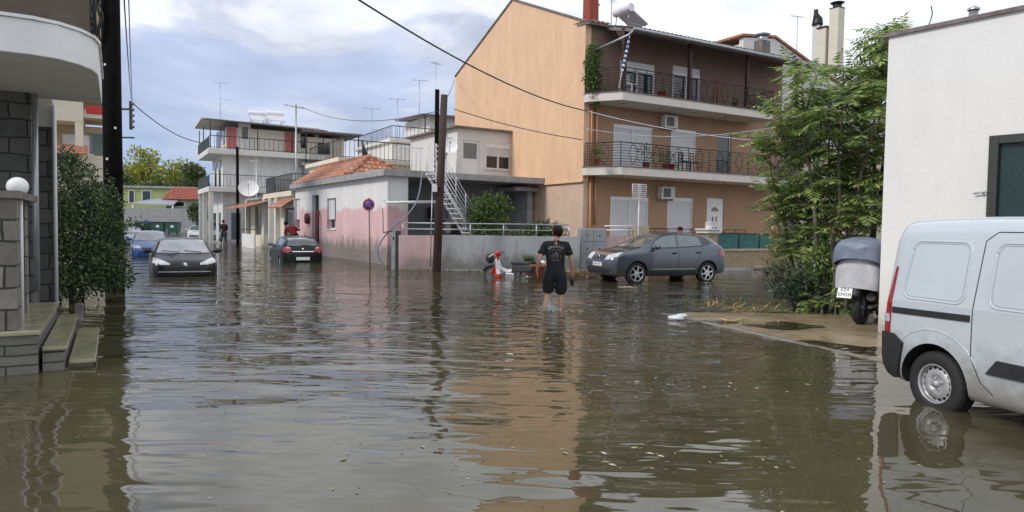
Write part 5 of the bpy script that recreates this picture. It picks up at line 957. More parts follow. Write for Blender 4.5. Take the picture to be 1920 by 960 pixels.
class Car:
    """body lofted along x (0 = nose, L = tail); stations: x, underside, belt height, top height, belt half width, top half width"""
    def __init__(s, name, label, cat, loc, deg, st, mat, wheels, wr, tw=0.2, group=None, z=0.0, box=False, arch=1.13):
        s.t = thing(name, label, cat, (loc[0], loc[1], z), deg, group); s.st = st; s.mat = mat; s.L = st[-1][0]
        cols = list(zip(*st)); X = cols[0]; n = 64
        xs = sorted(set([X[0]+(X[-1]-X[0])*(0.5-0.5*cos(pi*i/n)) for i in range(n+1)]+list(X)))
        mb = MB(); rings = []; 
        for x in xs:
            zb, zs, zt, wb, wt = [pchip(X, c, x) for c in cols[1:]]
            gh = zt-zs
            if box: pts = [(0, zb), (.8*wb, zb), (.93*wb, zb+.02), (.985*wb, zb+.12), (wb, zb+.45*(zs-zb)), (wb*0.998, zs-.08), (.985*wb, zs), (wt+(.985*wb-wt)*0.3, zt-.30*gh), (wt, zt-.11*min(1, gh/0.6)), (.9*wt, zt-.03), (.6*wt, zt-.005), (0, zt)]
            else: pts = [(0, zb), (.75*wb, zb), (.92*wb, zb+.03), (.975*wb, zb+.14*(zs-zb)/.6), (wb, zb+.5*(zs-zb)), (.992*wb, zs-.16*(zs-zb)), (.955*wb, zs-.01), (.955*wb+(wt-.955*wb)*.45, zs+.42*gh), (wt+.012, zt-.16*gh), (.9*wt, zt-.045*min(1, gh/.4)), (.55*wt, zt-.008), (0, zt)]
            c = crm([(p[0], p[1], 0) for p in pts], 3); half = [(max(0, p.x), p.y) for p in c]
            rings.append([(x, y, z_) for y, z_ in half]+[(x, -y, z_) for y, z_ in half[-2:0:-1]])
        k = len(rings[0]); vs = [p for r in rings for p in r]
        fs = [(i*k+j, i*k+(j+1) % k, (i+1)*k+(j+1) % k, (i+1)*k+j) for i in range(len(rings)-1) for j in range(k)]
        fs += [tuple(range(k-1, -1, -1)), tuple((len(rings)-1)*k+j for j in range(k))]
        mb.add(vs, fs, True); mb.sm[-1] = mb.sm[-2] = False
        body = mb.build('body', mat); fixn(body)
        # wheel arches
        for wx in wheels:
            for sgn in (1, -1):
                yc = sgn*(pchip(X, cols[4], wx)-0.12); c = MB(); c.tube([(wx, yc-0.2, wr), (wx, yc+0.2, wr)], wr*arch, 40, True, False)
                co = c.build('cut', 'dark'); fixn(co); bo = body.modifiers.new('b', 'BOOLEAN'); bo.operation = 'DIFFERENCE'; bo.solver = 'EXACT'; bo.object = co; bo.material_mode = 'TRANSFER'
                s.__dict__.setdefault('cuts', []).append(co)
        body = bake(body, 'body', None, s.t); body.data.set_sharp_from_angle(angle=radians(38))
        for co in s.cuts: bpy.data.objects.remove(co)
        s.body = body; me = body.data
        s.bvh = BVHTree.FromPolygons([v.co.copy() for v in me.vertices], [tuple(p.vertices) for p in me.polygons])
        s.wr = wr; s.wheels = wheels; s.cols = cols
    def hit(s, axis, sgn, a, b):
        if axis == 'Y': o = Vector((a, sgn*3, b)); d = Vector((0, -sgn, 0))
        elif axis == 'X': o = Vector((sgn*8+s.L/2, a, b)); d = Vector((-sgn, 0, 0))
        else: o = Vector((a, b, 5)); d = Vector((0, 0, -1))
        h = s.bvh.ray_cast(o, d)
        if h[0] is None: h = s.bvh.find_nearest(o+d*(o.length))
        n = h[1]; n = n if n.dot(d) < 0 else -n
        return h[0], n
    def panel(s, name, axis, sgn, top, bot, mat, off=0.006, rows=8, cols=14, parent=None, label=None):
        """sheet of material lying on the body between two curves"""
        def rs(c):
            P = [Vector((p[0], p[1], 0)) for p in c]; L_ = [0]
            for i in range(1, len(P)): L_.append(L_[-1]+(P[i]-P[i-1]).length)
            out = []
            for k in range(cols+1):
                t = L_[-1]*k/cols; i = max(q for q in range(len(P)-1) if L_[q] <= t+1e-9); f = (t-L_[i])/max(1e-9, L_[i+1]-L_[i]); out.append(P[i].lerp(P[i+1], min(1, f)))
            return out
        T, B_ = rs(top), rs(bot); vs = []; inn = []
        for r in range(rows+1):
            for k in range(cols+1):
                p = T[k].lerp(B_[k], r/rows); h, n = s.hit(axis, sgn, p.x, p.y); vs.append(h+n*off)
        w = cols+1; fs = [(r*w+k, r*w+k+1, (r+1)*w+k+1, (r+1)*w+k) for r in range(rows) for k in range(cols)]
        m = MB(); m.add(vs, fs, True)
        # rim down to the body
        ring = [k for k in range(w)]+[r*w+cols for r in range(1, rows+1)]+[rows*w+k for k in range(cols-1, -1, -1)]+[r*w for r in range(rows-1, 0, -1)]
        dv = Vector((0, -sgn, 0)) if axis == 'Y' else (Vector((-sgn, 0, 0)) if axis == 'X' else Vector((0, 0, -1)))
        rv = [vs[i] for i in ring]+[vs[i]+dv*(abs(off)*2) for i in ring]; q = len(ring); m.add(rv, [(i, (i+1) % q, q+(i+1) % q, q+i) for i in range(q)])
        o = m.build(name, mat, parent or s.t)
        if label: o['label'] = label
        return o
    def line(s, name, axis, sgn, pts, r, mat, parent=None, off=0.0, n=40, closed=False):
        P = [(p[0], p[1], 0) for p in pts]; P = P+[P[0]] if closed else P; P = [Vector(p) for p in P]; L_ = sum((b-a).length for a, b in zip(P, P[1:])); out = []
        for a, b in zip(P, P[1:]):
            k = max(1, int(n*(b-a).length/L_)); out += [a.lerp(b, i/k) for i in range(k)]
        out.append(P[-1]); q = []
        for p in out: h, nn = s.hit(axis, sgn, p.x, p.y); q.append(h+nn*off)
        m = MB(); m.tube(q, r, 5); return m.build(name, mat, parent or s.t)
    def add_wheels(s, style, rim_r, tw=0.19, rimmat='rimsilver', out=0.01, spokes=5, steer=0):
        for wi, wx in enumerate(s.wheels):
            for sgn in (1, -1):
                y = sgn*(pchip(s.cols[0], s.cols[4], wx)-0.035+out); R_ = s.wr
                w = bpy.data.objects.new('wheel', None); COL.objects.link(w); w.parent = s.t; w.location = (wx, y, R_+getattr(s, 'drop', 0)); w.rotation_euler = (0, 0, (0 if sgn < 0 else pi)+(radians(steer) if wi == 0 else 0))
                # local: outer face towards -Y
                m = MB(); prof = [(rim_r, 0.0), (rim_r+0.012, -0.012), (R_*0.92, -0.008), (R_*0.985, 0.012), (R_, 0.035), (R_, tw-0.03), (R_*0.97, tw), (rim_r, tw), (rim_r, 0.0)]
                m.lathe(prof, (0, 0, 0), 'Y', 40)
                for k in range(48):
                    a = 2*pi*k/48; q = Matrix.Rotation(a, 4, 'Y'); m.box((-0.012, 0.03, R_-0.004), (0.012, tw-0.03, R_+0.004), q)
                m.build('tyre', 'rubber', w)
                m = MB(); m.lathe([(rim_r*0.96, tw-0.02), (rim_r*0.95, 0.09), (0.001, 0.09)], (0, 0, 0), 'Y', 32); m.build('drum', 'dark', w)
                m = MB(); m.lathe([(rim_r*1.01, 0.004), (rim_r*0.98, -0.004), (rim_r*0.93, 0.002), (rim_r*0.91, 0.03), (rim_r*0.99, 0.05)], (0, 0, 0), 'Y', 48)
                if style == 'steel':
                    nr, na = 0, 80; rr = [0.915, 0.86, 0.80, 0.74, 0.68, 0.60, 0.50, 0.42, 0.34, 0.26, 0.18, 0.001]; yy = [0.035, 0.048, 0.040, 0.032, 0.026, 0.018, 0.016, 0.022, 0.04, 0.046, 0.047, 0.047]
                    vs = [(rim_r*rr[i]*cos(2*pi*k/na), yy[i], rim_r*rr[i]*sin(2*pi*k/na)) for i in range(len(rr)) for k in range(na)]
                    fs = []
                    for i in range(len(rr)-1):
                        for k in range(na):
                            if i in (1, 2) and (k % 5) in (1, 2, 3): continue
                            fs.append((i*na+k, i*na+(k+1) % na, (i+1)*na+(k+1) % na, (i+1)*na+k))
                    m.add(vs, fs, True)
                    for k in range(4): a = 2*pi*k/4+0.4; m.lathe([(0.001, -0.004), (0.014, -0.004), (0.016, 0.012)], (0.20*rim_r*1.35*cos(a), 0.03, 0.2*rim_r*1.35*sin(a)), 'Y', 8)
                    m.lathe([(0.001, 0.0), (0.03, 0.002), (0.034, 0.05)], (0, 0, 0), 'Y', 16)
                else:
                    for k in range(spokes):
                        a = 2*pi*k/spokes+0.3; q = Matrix.Rotation(a, 4, 'Y'); hw = 0.17 if spokes == 5 else 0.11
                        pts = [(-0.05, 0.0, rim_r*0.15), (0.05, 0.0, rim_r*0.15), (hw*rim_r*0.7, -0.002, rim_r*0.55), (hw*rim_r*1.15, 0.006, rim_r*0.95), (-hw*rim_r*1.15, 0.006, rim_r*0.95), (-hw*rim_r*0.7, -0.002, rim_r*0.55)]
                        m.slab([q @ Vector(p) for p in pts], (0, 0.03, 0))
                    m.lathe([(0.001, -0.012), (rim_r*0.17, -0.010), (rim_r*0.22, 0.0), (rim_r*0.22, 0.03)], (0, 0, 0), 'Y', 24)
                m.build('rim', rimmat, w)
    def mirrors(s, x, z, mat, size=0.11):
        for sgn in (1, -1):
            h, n = s.hit('Y', sgn, x, z); m = MB(); m.ell(h+Vector((0.0, sgn*0.16, 0.03)), (0.07, size*1.05, size*0.72), 12, 8); m.tube([h, h+Vector((0, sgn*0.1, 0))], 0.03, 6); o = m.build('mirror', mat, s.t)
            m = MB(); m.ell(h+Vector((0.045, sgn*0.16, 0.03)), (0.032, size*0.9, size*0.58), 12, 8); m.build('mirror_glass', 'glassl', o)
    def plate(s, end, z, text, w=0.52, h=0.12, y=0.0):
        """number plate at the nose (-1) or tail (+1)"""
        hh, n = s.hit('X', end, y, z); x = hh.x+end*0.012; t_ = MB(); t_.box((min(x, x-end*0.03), y-w/2, z-h/2), (max(x, x-end*0.03), y+w/2, z+h/2)); o = t_.build('number_plate', 'plate', s.t, 0.004)
        q = MB(); q.box((min(x, x+end*0.002), (y+w/2-0.045) if end > 0 else y-w/2, z-h/2+0.003), (max(x, x+end*0.002), (y+w/2) if end > 0 else y-w/2+0.045, z+h/2-0.003)) if False else None
        if text: text_mesh('plate_text', text, h*0.85, 'black', o, MX((x+end*0.003, y, z), 90, 0, 90 if end > 0 else -90), 0.001)
# --- small hatchback stations
def hatch(L=3.85, H_=1.43, W_=0.82, hood=0.93, nose=0.62):
    return [(0.0, 0.32, nose-0.10, nose-0.06, W_*0.62, W_*0.50), (0.06, 0.22, nose, nose+0.04, W_*0.80, W_*0.66), (0.25, 0.18, nose+0.09, nose+0.14, W_*0.93, W_*0.78), (0.6, 0.18, hood-0.10, hood-0.03, W_*0.99, W_*0.82), (1.0, 0.18, hood-0.03, hood+0.06, W_, W_*0.80),
            (1.15, 0.18, hood-0.01, hood+0.14, W_, W_*0.79), (1.75, 0.17, hood+0.01, H_-0.06, W_, W_*0.70), (2.3, 0.17, hood+0.03, H_, W_, W_*0.70), (3.0, 0.18, hood+0.05, H_-0.03, W_, W_*0.69), (L-0.42, 0.2, hood+0.06, H_-0.12, W_*0.99, W_*0.66),
            (L-0.14, 0.24, hood+0.02, hood+0.12, W_*0.95, W_*0.72), (L-0.03, 0.30, hood-0.12, hood-0.02, W_*0.86, W_*0.66), (L, 0.36, hood-0.24, hood-0.16, W_*0.72, W_*0.55)]
def windscreen(c, zb, zt, wb, wt, end=-1, name='windscreen', mat='glassl'): return c.panel(name, 'X', end, [(-wt, zt), (0, zt+0.02), (wt, zt)], [(-wb, zb), (0, zb-0.015), (wb, zb)], mat, 0.008, 10, 16)
# --- 1. black hatchback facing the camera
p = G(347, 517); D_ST = 120
fx_, fy_ = p.x, p.y+0.1
black = mk('black_car_paint', (0.008, 0.008, 0.012), 0.3, 0.03, 2, 0, spec=0.35, coat=0.15)
c1 = Car('parked_car', 'black hatchback facing the camera with flood water up to its bumper', 'car', (fx_-0.02, fy_, 0), 118, hatch(3.83, 1.43, 0.83, 0.90, 0.66), black, (0.78, 3.2), 0.29, group='cars standing in the flooded street', z=-0.30)
windscreen(c1, 0.98, 1.35, 0.66, 0.53, mat=mk('overcast_windscreen', (0.30, 0.31, 0.34), 0.08, 0.2, 1.5, 0, coat=1))
for s_ in (1, -1):
    c1.panel('side_window', 'Y', s_, [(1.62, 1.30), (2.3, 1.36), (3.2, 1.28)], [(1.32, 0.98), (2.3, 1.0), (3.3, 1.03)], 'glass')
    hl = c1.panel('headlight', 'X', -1, [(s_*0.36, 0.70), (s_*0.55, 0.80), (s_*0.74, 0.86)], [(s_*0.36, 0.66), (s_*0.55, 0.66), (s_*0.755, 0.72)], 'clearlens', 0.01, 6, 10)
c1.panel('grille', 'X', -1, [(-0.5, 0.60), (0, 0.62), (0.5, 0.60)], [(-0.5, 0.50), (0, 0.5), (0.5, 0.50)], 'black', 0.008)
c1.panel('bumper_strip', 'X', -1, [(-0.62, 0.475), (0, 0.475), (0.62, 0.475)], [(-0.62, 0.445), (0, 0.445), (0.62, 0.445)], 'galv', 0.014, 2)
c1.panel('bonnet_vent', 'Z', 1, [(0.92, 0.20), (0.92, 0.42)], [(0.82, 0.20), (0.84, 0.42)], 'black', 0.008, 2, 4); 
c1.panel('bonnet_scoop', 'Z', 1, [(0.66, 0.34), (0.60, 0.26)], [(0.72, 0.30), (0.66, 0.24)], 'black', 0.008, 2, 4)
h_, n_ = c1.hit('X', -1, 0, 0.665); m = MB(); m.ell(h_+Vector((-0.012, 0, 0)), (0.012, 0.055, 0.06), 12, 8); m.ell(h_+Vector((-0.014, 0.03, 0.05)), (0.012, 0.03, 0.02), 8, 6); m.ell(h_+Vector((-0.014, -0.035, -0.03)), (0.012, 0.025, 0.035), 8, 6); m.build('badge', 'chrome', c1.t)
c1.t.scale = (1.0, 1.13, 1.0); c1.t.location.y -= 0.6; c1.t.location.x += 0.26; c1.mirrors(1.36, 1.0, 'black'); c1.add_wheels('alloy', 0.19)
m = MB()
for y0 in (0.1, -0.45): a, na = c1.hit('X', -1, y0, 0.99); b, nb_ = c1.hit('X', -1, y0+0.42, 1.03); m.tube([a+na*0.02, b+nb_*0.02], 0.008, 4)
m.build('wiper', 'black', c1.t)
# --- 2/3. cars behind it
blue = paint('blue_car_paint', (0.03, 0.09, 0.28), 0.25, 0.3)
p = G(292, 484)
c2 = Car('parked_car', 'blue saloon parked second in the left row behind the black hatchback', 'car', (p.x-0.75, p.y+1.0, 0), 118, hatch(4.1, 1.45, 0.83, 0.92, 0.64), blue, (0.8, 3.3), 0.30, group='cars standing in the flooded street', z=-0.26)
windscreen(c2, 0.99, 1.36, 0.66, 0.54, mat=mk('overcast_windscreen', (0.3,)*3))
for s_ in (1, -1):
    c2.panel('side_window', 'Y', s_, [(1.65, 1.31), (2.4, 1.38), (3.4, 1.30)], [(1.34, 1.0), (2.4, 1.02), (3.5, 1.05)], 'glass')
    c2.panel('headlight', 'X', -1, [(s_*0.40, 0.74), (s_*0.74, 0.80)], [(s_*0.40, 0.64), (s_*0.74, 0.68)], 'clearlens', 0.01, 4, 6)
c2.panel('grille', 'X', -1, [(-0.35, 0.66), (0.35, 0.66)], [(-0.35, 0.58), (0.35, 0.58)], 'black', 0.008, 3, 6); c2.mirrors(1.38, 1.02, blue); c2.add_wheels('alloy', 0.19)
p = G(272, 458)
slv = paint('silver_car_paint', (0.30, 0.34, 0.36), 0.3, 0.5)
c3 = Car('parked_car', 'silver blue car parked third in the left row, half hidden behind the blue one', 'car', (p.x-0.25, p.y-1.5, 0), 118, hatch(4.2, 1.48, 0.85, 0.94, 0.66), slv, (0.8, 3.4), 0.30, group='cars standing in the flooded street', z=-0.16)
windscreen(c3, 1.01, 1.39, 0.68, 0.55, mat=mk('overcast_windscreen', (0.3,)*3))
for s_ in (1, -1):
    c3.panel('side_window', 'Y', s_, [(1.65, 1.34), (2.4, 1.41), (3.4, 1.32)], [(1.34, 1.02), (2.4, 1.04), (3.5, 1.07)], 'glass'); c3.panel('headlight', 'X', -1, [(s_*0.40, 0.76), (s_*0.74, 0.82)], [(s_*0.40, 0.66), (s_*0.74, 0.70)], 'clearlens', 0.01, 4, 6)
c3.mirrors(1.38, 1.04, slv); c3.add_wheels('alloy', 0.19)
wht = paint('white_car_paint', (0.66, 0.67, 0.68), 0.3, 0.0)
p = PY(362, 430, 64); 
c4 = Car('parked_car', 'small white hatchback with open windows by the round tree at the street end', 'car', (p.x+0.3, 64, 0), 112, hatch(3.7, 1.42, 0.81, 0.9, 0.66), wht, (0.75, 3.1), 0.28, group='cars standing in the flooded street', z=ground_h(p.x, 64)-0.06)
windscreen(c4, 0.99, 1.34, 0.64, 0.52, mat='glassl')
for s_ in (1, -1):
    c4.panel('side_window', 'Y', s_, [(1.62, 1.29), (2.3, 1.35), (3.1, 1.27)], [(1.32, 0.98), (2.3, 1.0), (3.2, 1.03)], 'glass'); c4.panel('headlight', 'X', -1, [(s_*0.42, 0.74), (s_*0.72, 0.76)], [(s_*0.42, 0.62), (s_*0.72, 0.64)], 'clearlens', 0.01, 4, 6)
c4.panel('bumper_strip', 'X', -1, [(-0.6, 0.52), (0.6, 0.52)], [(-0.6, 0.40), (0.6, 0.40)], 'black', 0.012, 3, 8); c4.add_wheels('alloy', 0.17); c4.plate(-1, 0.46, '', 0.4, 0.1); c4.mirrors(1.36, 1.0, wht)
p = PY(252, 425, 58); 
c5 = Car('parked_car', 'white estate car almost hidden by the dark shrub near the blue bin', 'car', (p.x+0.2, 58, 0), 116, hatch(4.3, 1.5, 0.84, 0.95, 0.68), wht, (0.85, 3.5), 0.30, group='cars standing in the flooded street', z=ground_h(p.x, 58))
windscreen(c5, 1.02, 1.40, 0.67, 0.55, mat='glassl')
for s_ in (1, -1): c5.panel('side_window', 'Y', s_, [(1.65, 1.36), (2.4, 1.43), (3.5, 1.34)], [(1.34, 1.03), (2.4, 1.05), (3.6, 1.08)], 'glass')
c5.add_wheels('alloy', 0.19)
# --- 6. dark hatchback seen from behind, by the pink house
p = G(563, 492)
dk = mk('deep_black_car_paint', (0.007, 0.008, 0.009), 0.3, 0.03, 2, 0, spec=0.3, coat=0.12)
c6 = Car('parked_car', 'black hatchback seen from behind with red tail lights beside the pink house', 'car', (0, 0, 0), -63, hatch(4.2, 1.46, 0.87, 0.95, 0.62), dk, (0.9, 3.5), 0.31, group='cars standing in the flooded street', z=-0.36)
a6 = radians(-63); tail = Vector((p.x+0.12, p.y, 0)); c6.t.location = (tail.x-4.2*cos(a6), tail.y-4.2*sin(a6), -0.36)
windscreen(c6, 1.06, 1.36, 0.64, 0.52, 1, 'rear_window', mk('rear_glass_sheen', (0.08, 0.09, 0.10), 0.08, 0.2, 2, 0, coat=1))
for s_ in (1, -1):
    c6.panel('side_window', 'Y', s_, [(1.62, 1.32), (2.4, 1.39), (3.5, 1.29)], [(1.36, 1.0), (2.4, 1.03), (3.6, 1.08)], 'glassl')
    tl_ = c6.panel('tail_light', 'X', 1, [(s_*0.50, 0.97), (s_*0.66, 1.03), (s_*0.78, 0.98)], [(s_*0.46, 0.84), (s_*0.66, 0.76), (s_*0.80, 0.80)], 'redlens', 0.014, 6, 8)
    c6.panel('reverse_lens', 'X', 1, [(s_*0.53, 0.985), (s_*0.65, 1.01)], [(s_*0.53, 0.94), (s_*0.65, 0.95)], 'clearlens', 0.02, 3, 4, parent=tl_)
c6.panel('chrome_bar', 'X', 1, [(-0.44, 0.835), (0.44, 0.835)], [(-0.44, 0.80), (0.44, 0.80)], 'chrome', 0.018, 2); c6.plate(1, 0.52, '', 0.56, 0.13); c6.mirrors(1.4, 1.02, dk); c6.add_wheels('alloy', 0.2)
h_, n_ = c6.hit('X', 1, 0, 0.92); m = MB(); m.ell(h_, (0.02, 0.05, 0.05), 12, 8); m.build('badge', 'chrome', c6.t)
c6.panel('rear_wiper', 'X', 1, [(-0.05, 1.08), (0.3, 1.075)], [(-0.05, 1.055), (0.3, 1.05)], 'black', 0.02, 1, 4)
# --- 7. slate grey crossover
slate = paint('slate_blue_grey_paint', (0.085, 0.105, 0.135), 0.24, 0.45)
grime(slate, 0.3, 0.7, (0.10, 0.085, 0.06), 0.6)
QS = [(0.0, 0.42, 0.66, 0.70, 0.60, 0.50), (0.05, 0.30, 0.76, 0.80, 0.74, 0.62), (0.22, 0.24, 0.88, 0.93, 0.84, 0.72), (0.55, 0.24, 0.96, 1.02, 0.885, 0.76), (1.0, 0.24, 1.01, 1.10, 0.89, 0.76), (1.22, 0.24, 1.03, 1.20, 0.89, 0.74), (1.95, 0.24, 1.06, 1.55, 0.89, 0.64), (2.45, 0.24, 1.08, 1.60, 0.89, 0.63), (3.1, 0.24, 1.12, 1.575, 0.89, 0.62), (3.65, 0.26, 1.17, 1.50, 0.885, 0.60), (4.0, 0.28, 1.18, 1.32, 0.86, 0.62), (4.22, 0.32, 1.02, 1.08, 0.82, 0.64), (4.31, 0.40, 0.80, 0.84, 0.74, 0.58)]
rp_ = G(1194, 532, -0.03); th = 23
c7 = Car('parked_car', 'slate grey crossover car with silver wheels parked by the brick wall', 'car', (0, 0, 0), th, QS, slate, (0.88, 3.51), 0.335, group='cars standing in the flooded street', z=-0.06)
a7 = radians(th); e7 = Vector((cos(a7), sin(a7), 0)); n7 = Vector((-sin(a7), cos(a7), 0)); q = Vector((rp_.x, rp_.y, 0))-e7*0.88+n7*0.87; c7.t.location = (q.x, q.y, -0.06)
windscreen(c7, 1.13, 1.49, 0.70, 0.54, mat=mk('reflecting_windscreen', (0.20, 0.21, 0.18), 0.06, 0.5, 3, 0, coat=1))
for s_ in (-1, 1):
    c7.panel('side_window', 'Y', s_, [(1.62, 1.32), (1.95, 1.46), (2.32, 1.50), (2.36, 1.50)], [(1.42, 1.12), (1.8, 1.125), (2.2, 1.135), (2.34, 1.14)], 'glassl', 0.006, 8, 12)
    c7.panel('side_window', 'Y', s_, [(2.46, 1.505), (2.9, 1.50), (3.2, 1.46)], [(2.44, 1.145), (2.9, 1.17), (3.28, 1.20)], 'glassl', 0.006, 8, 12)
    c7.panel('quarter_window', 'Y', s_, [(3.30, 1.45), (3.5, 1.42)], [(3.36, 1.21), (3.68, 1.28)], 'glass', 0.006, 4, 5)
    c7.line('window_trim', 'Y', s_, [(1.40, 1.10), (2.3, 1.12), (3.3, 1.18), (3.72, 1.27), (3.5, 1.44), (3.1, 1.50), (2.3, 1.535), (1.95, 1.49), (1.60, 1.34)], 0.010, 'black', closed=True)
    c7.line('door_gap', 'Y', s_, [(2.40, 1.52), (2.38, 1.13), (2.40, 0.40)], 0.006, 'black'); c7.line('door_gap', 'Y', s_, [(1.30, 1.02), (1.36, 0.75), (1.38, 0.42)], 0.006, 'black'); c7.line('door_gap', 'Y', s_, [(3.30, 1.2), (3.2, 0.85), (3.06, 0.62)], 0.006, 'black')
    for x in (2.22, 3.12):
        h_, n_ = c7.hit('Y', s_, x, 0.95+0.02*(x-2)); m = MB(); m.ell(h_+n_*0.02, (0.10, 0.02, 0.03), 10, 6); m.build('door_handle', 'black', c7.t)
    c7.panel('sill_cladding', 'Y', s_, [(1.28, 0.42), (3.08, 0.42)], [(1.28, 0.29), (3.08, 0.29)], 'blackplastic', 0.012, 4, 16)
    c7.panel('rub_strip', 'Y', s_, [(1.42, 0.475), (3.0, 0.475)], [(1.42, 0.455), (3.0, 0.455)], 'chrome', 0.012, 1, 16)
    for wx in (0.88, 3.51):
        for k in range(1):
            arc = [(wx+0.40*cos(t), 0.335+0.40*sin(t)) for t in [pi*q_/16 for q_ in range(1, 16)]]; c7.line('arch_lip', 'Y', s_, arc, 0.018, 'blackplastic')
    c7.panel('headlight', 'X', -1, [(s_*0.42, 0.88), (s_*0.62, 0.94), (s_*0.80, 0.97)], [(s_*0.40, 0.74), (s_*0.62, 0.75), (s_*0.815, 0.84)], 'clearlens', 0.012, 6, 10)
    tl_ = c7.panel('tail_light', 'Y', s_, [(3.92, 1.05), (4.18, 1.0)], [(3.98, 0.86), (4.20, 0.80)], 'redlens', 0.012, 5, 6)
c7.panel('grille', 'X', -1, [(-0.36, 0.86), (0, 0.875), (0.36, 0.86)], [(-0.33, 0.745), (0, 0.74), (0.33, 0.745)], 'black', 0.010, 5, 10)
for dz in (0, 0.035, 0.07): c7.line('grille_bar', 'X', -1, [(-0.34, 0.76+dz), (0.34, 0.76+dz)], 0.005, 'chrome', off=0.012)
h_, n_ = c7.hit('X', -1, 0, 0.80); m = MB(); m.lathe([(0.085, -0.02), (0.10, -0.03), (0.085, -0.04), (0.07, -0.03), (0.085, -0.02)], h_, 'X', 24); m.box((h_.x-0.04, -0.11, 0.785), (h_.x-0.02, 0.11, 0.815)); m.build('badge', 'chrome', c7.t)
c7.panel('lower_bumper', 'X', -1, [(-0.72, 0.50), (0, 0.50), (0.72, 0.50)], [(-0.70, 0.34), (0, 0.33), (0.70, 0.34)], 'blackplastic', 0.012, 5, 14)
c7.plate(-1, 0.60, 'NHA 6247', 0.52, 0.115); c7.mirrors(1.52, 1.12, slate, 0.125); c7.add_wheels('alloy', 0.235, 0.2, spokes=6, steer=0)
c7.line('roof_rail', 'Z', 1, [(1.9, -0.60), (3.5, -0.58)], 0.012, 'black'); 
# --- 8. white van
vanp = mk('van_white_paint', (0.52, 0.565, 0.60), 0.32, 0.06, 0.8, 0.04, 1.5, coat=0.6, col2=(0.47, 0.51, 0.53), mixlo=0.45, mixhi=0.75)
VH = 1.87
VS = [(0.0, 0.35, 0.62, 0.66, 0.55, 0.45), (0.06, 0.26, 0.74, 0.79, 0.70, 0.60), (0.3, 0.22, 0.90, 0.95, 0.80, 0.72), (0.85, 0.22, 1.02, 1.09, 0.83, 0.76), (1.05, 0.22, 1.05, 1.20, 0.83, 0.74), (1.75, 0.22, 1.10, 1.72, 0.832, 0.70), (2.1, 0.22, 1.10, VH, 0.832, 0.695), (3.0, 0.22, 1.10, VH+0.02, 0.832, 0.69), (3.7, 0.23, 1.10, VH, 0.83, 0.69), (3.86, 0.26, 1.09, VH-0.02, 0.825, 0.685), (3.95, 0.30, 1.06, VH-0.08, 0.81, 0.665), (3.985, 0.34, 1.02, VH-0.20, 0.78, 0.63)]
grime(vanp, 0.25, 0.75)
VA = radians(106-180)   # direction of +x (towards the tail) is set below
a_deg = 90+15
c8 = Car('white_van', 'white panel van with black bumper parked in the flood beside the white wall', 'van', (0, 0, 0), a_deg, VS, vanp, (0.76, 3.36), 0.305, group=None, z=-0.03, box=True, arch=1.22)
a8 = radians(a_deg); e8 = Vector((cos(a8), sin(a8), 0)); n8 = Vector((-sin(a8), cos(a8), 0))
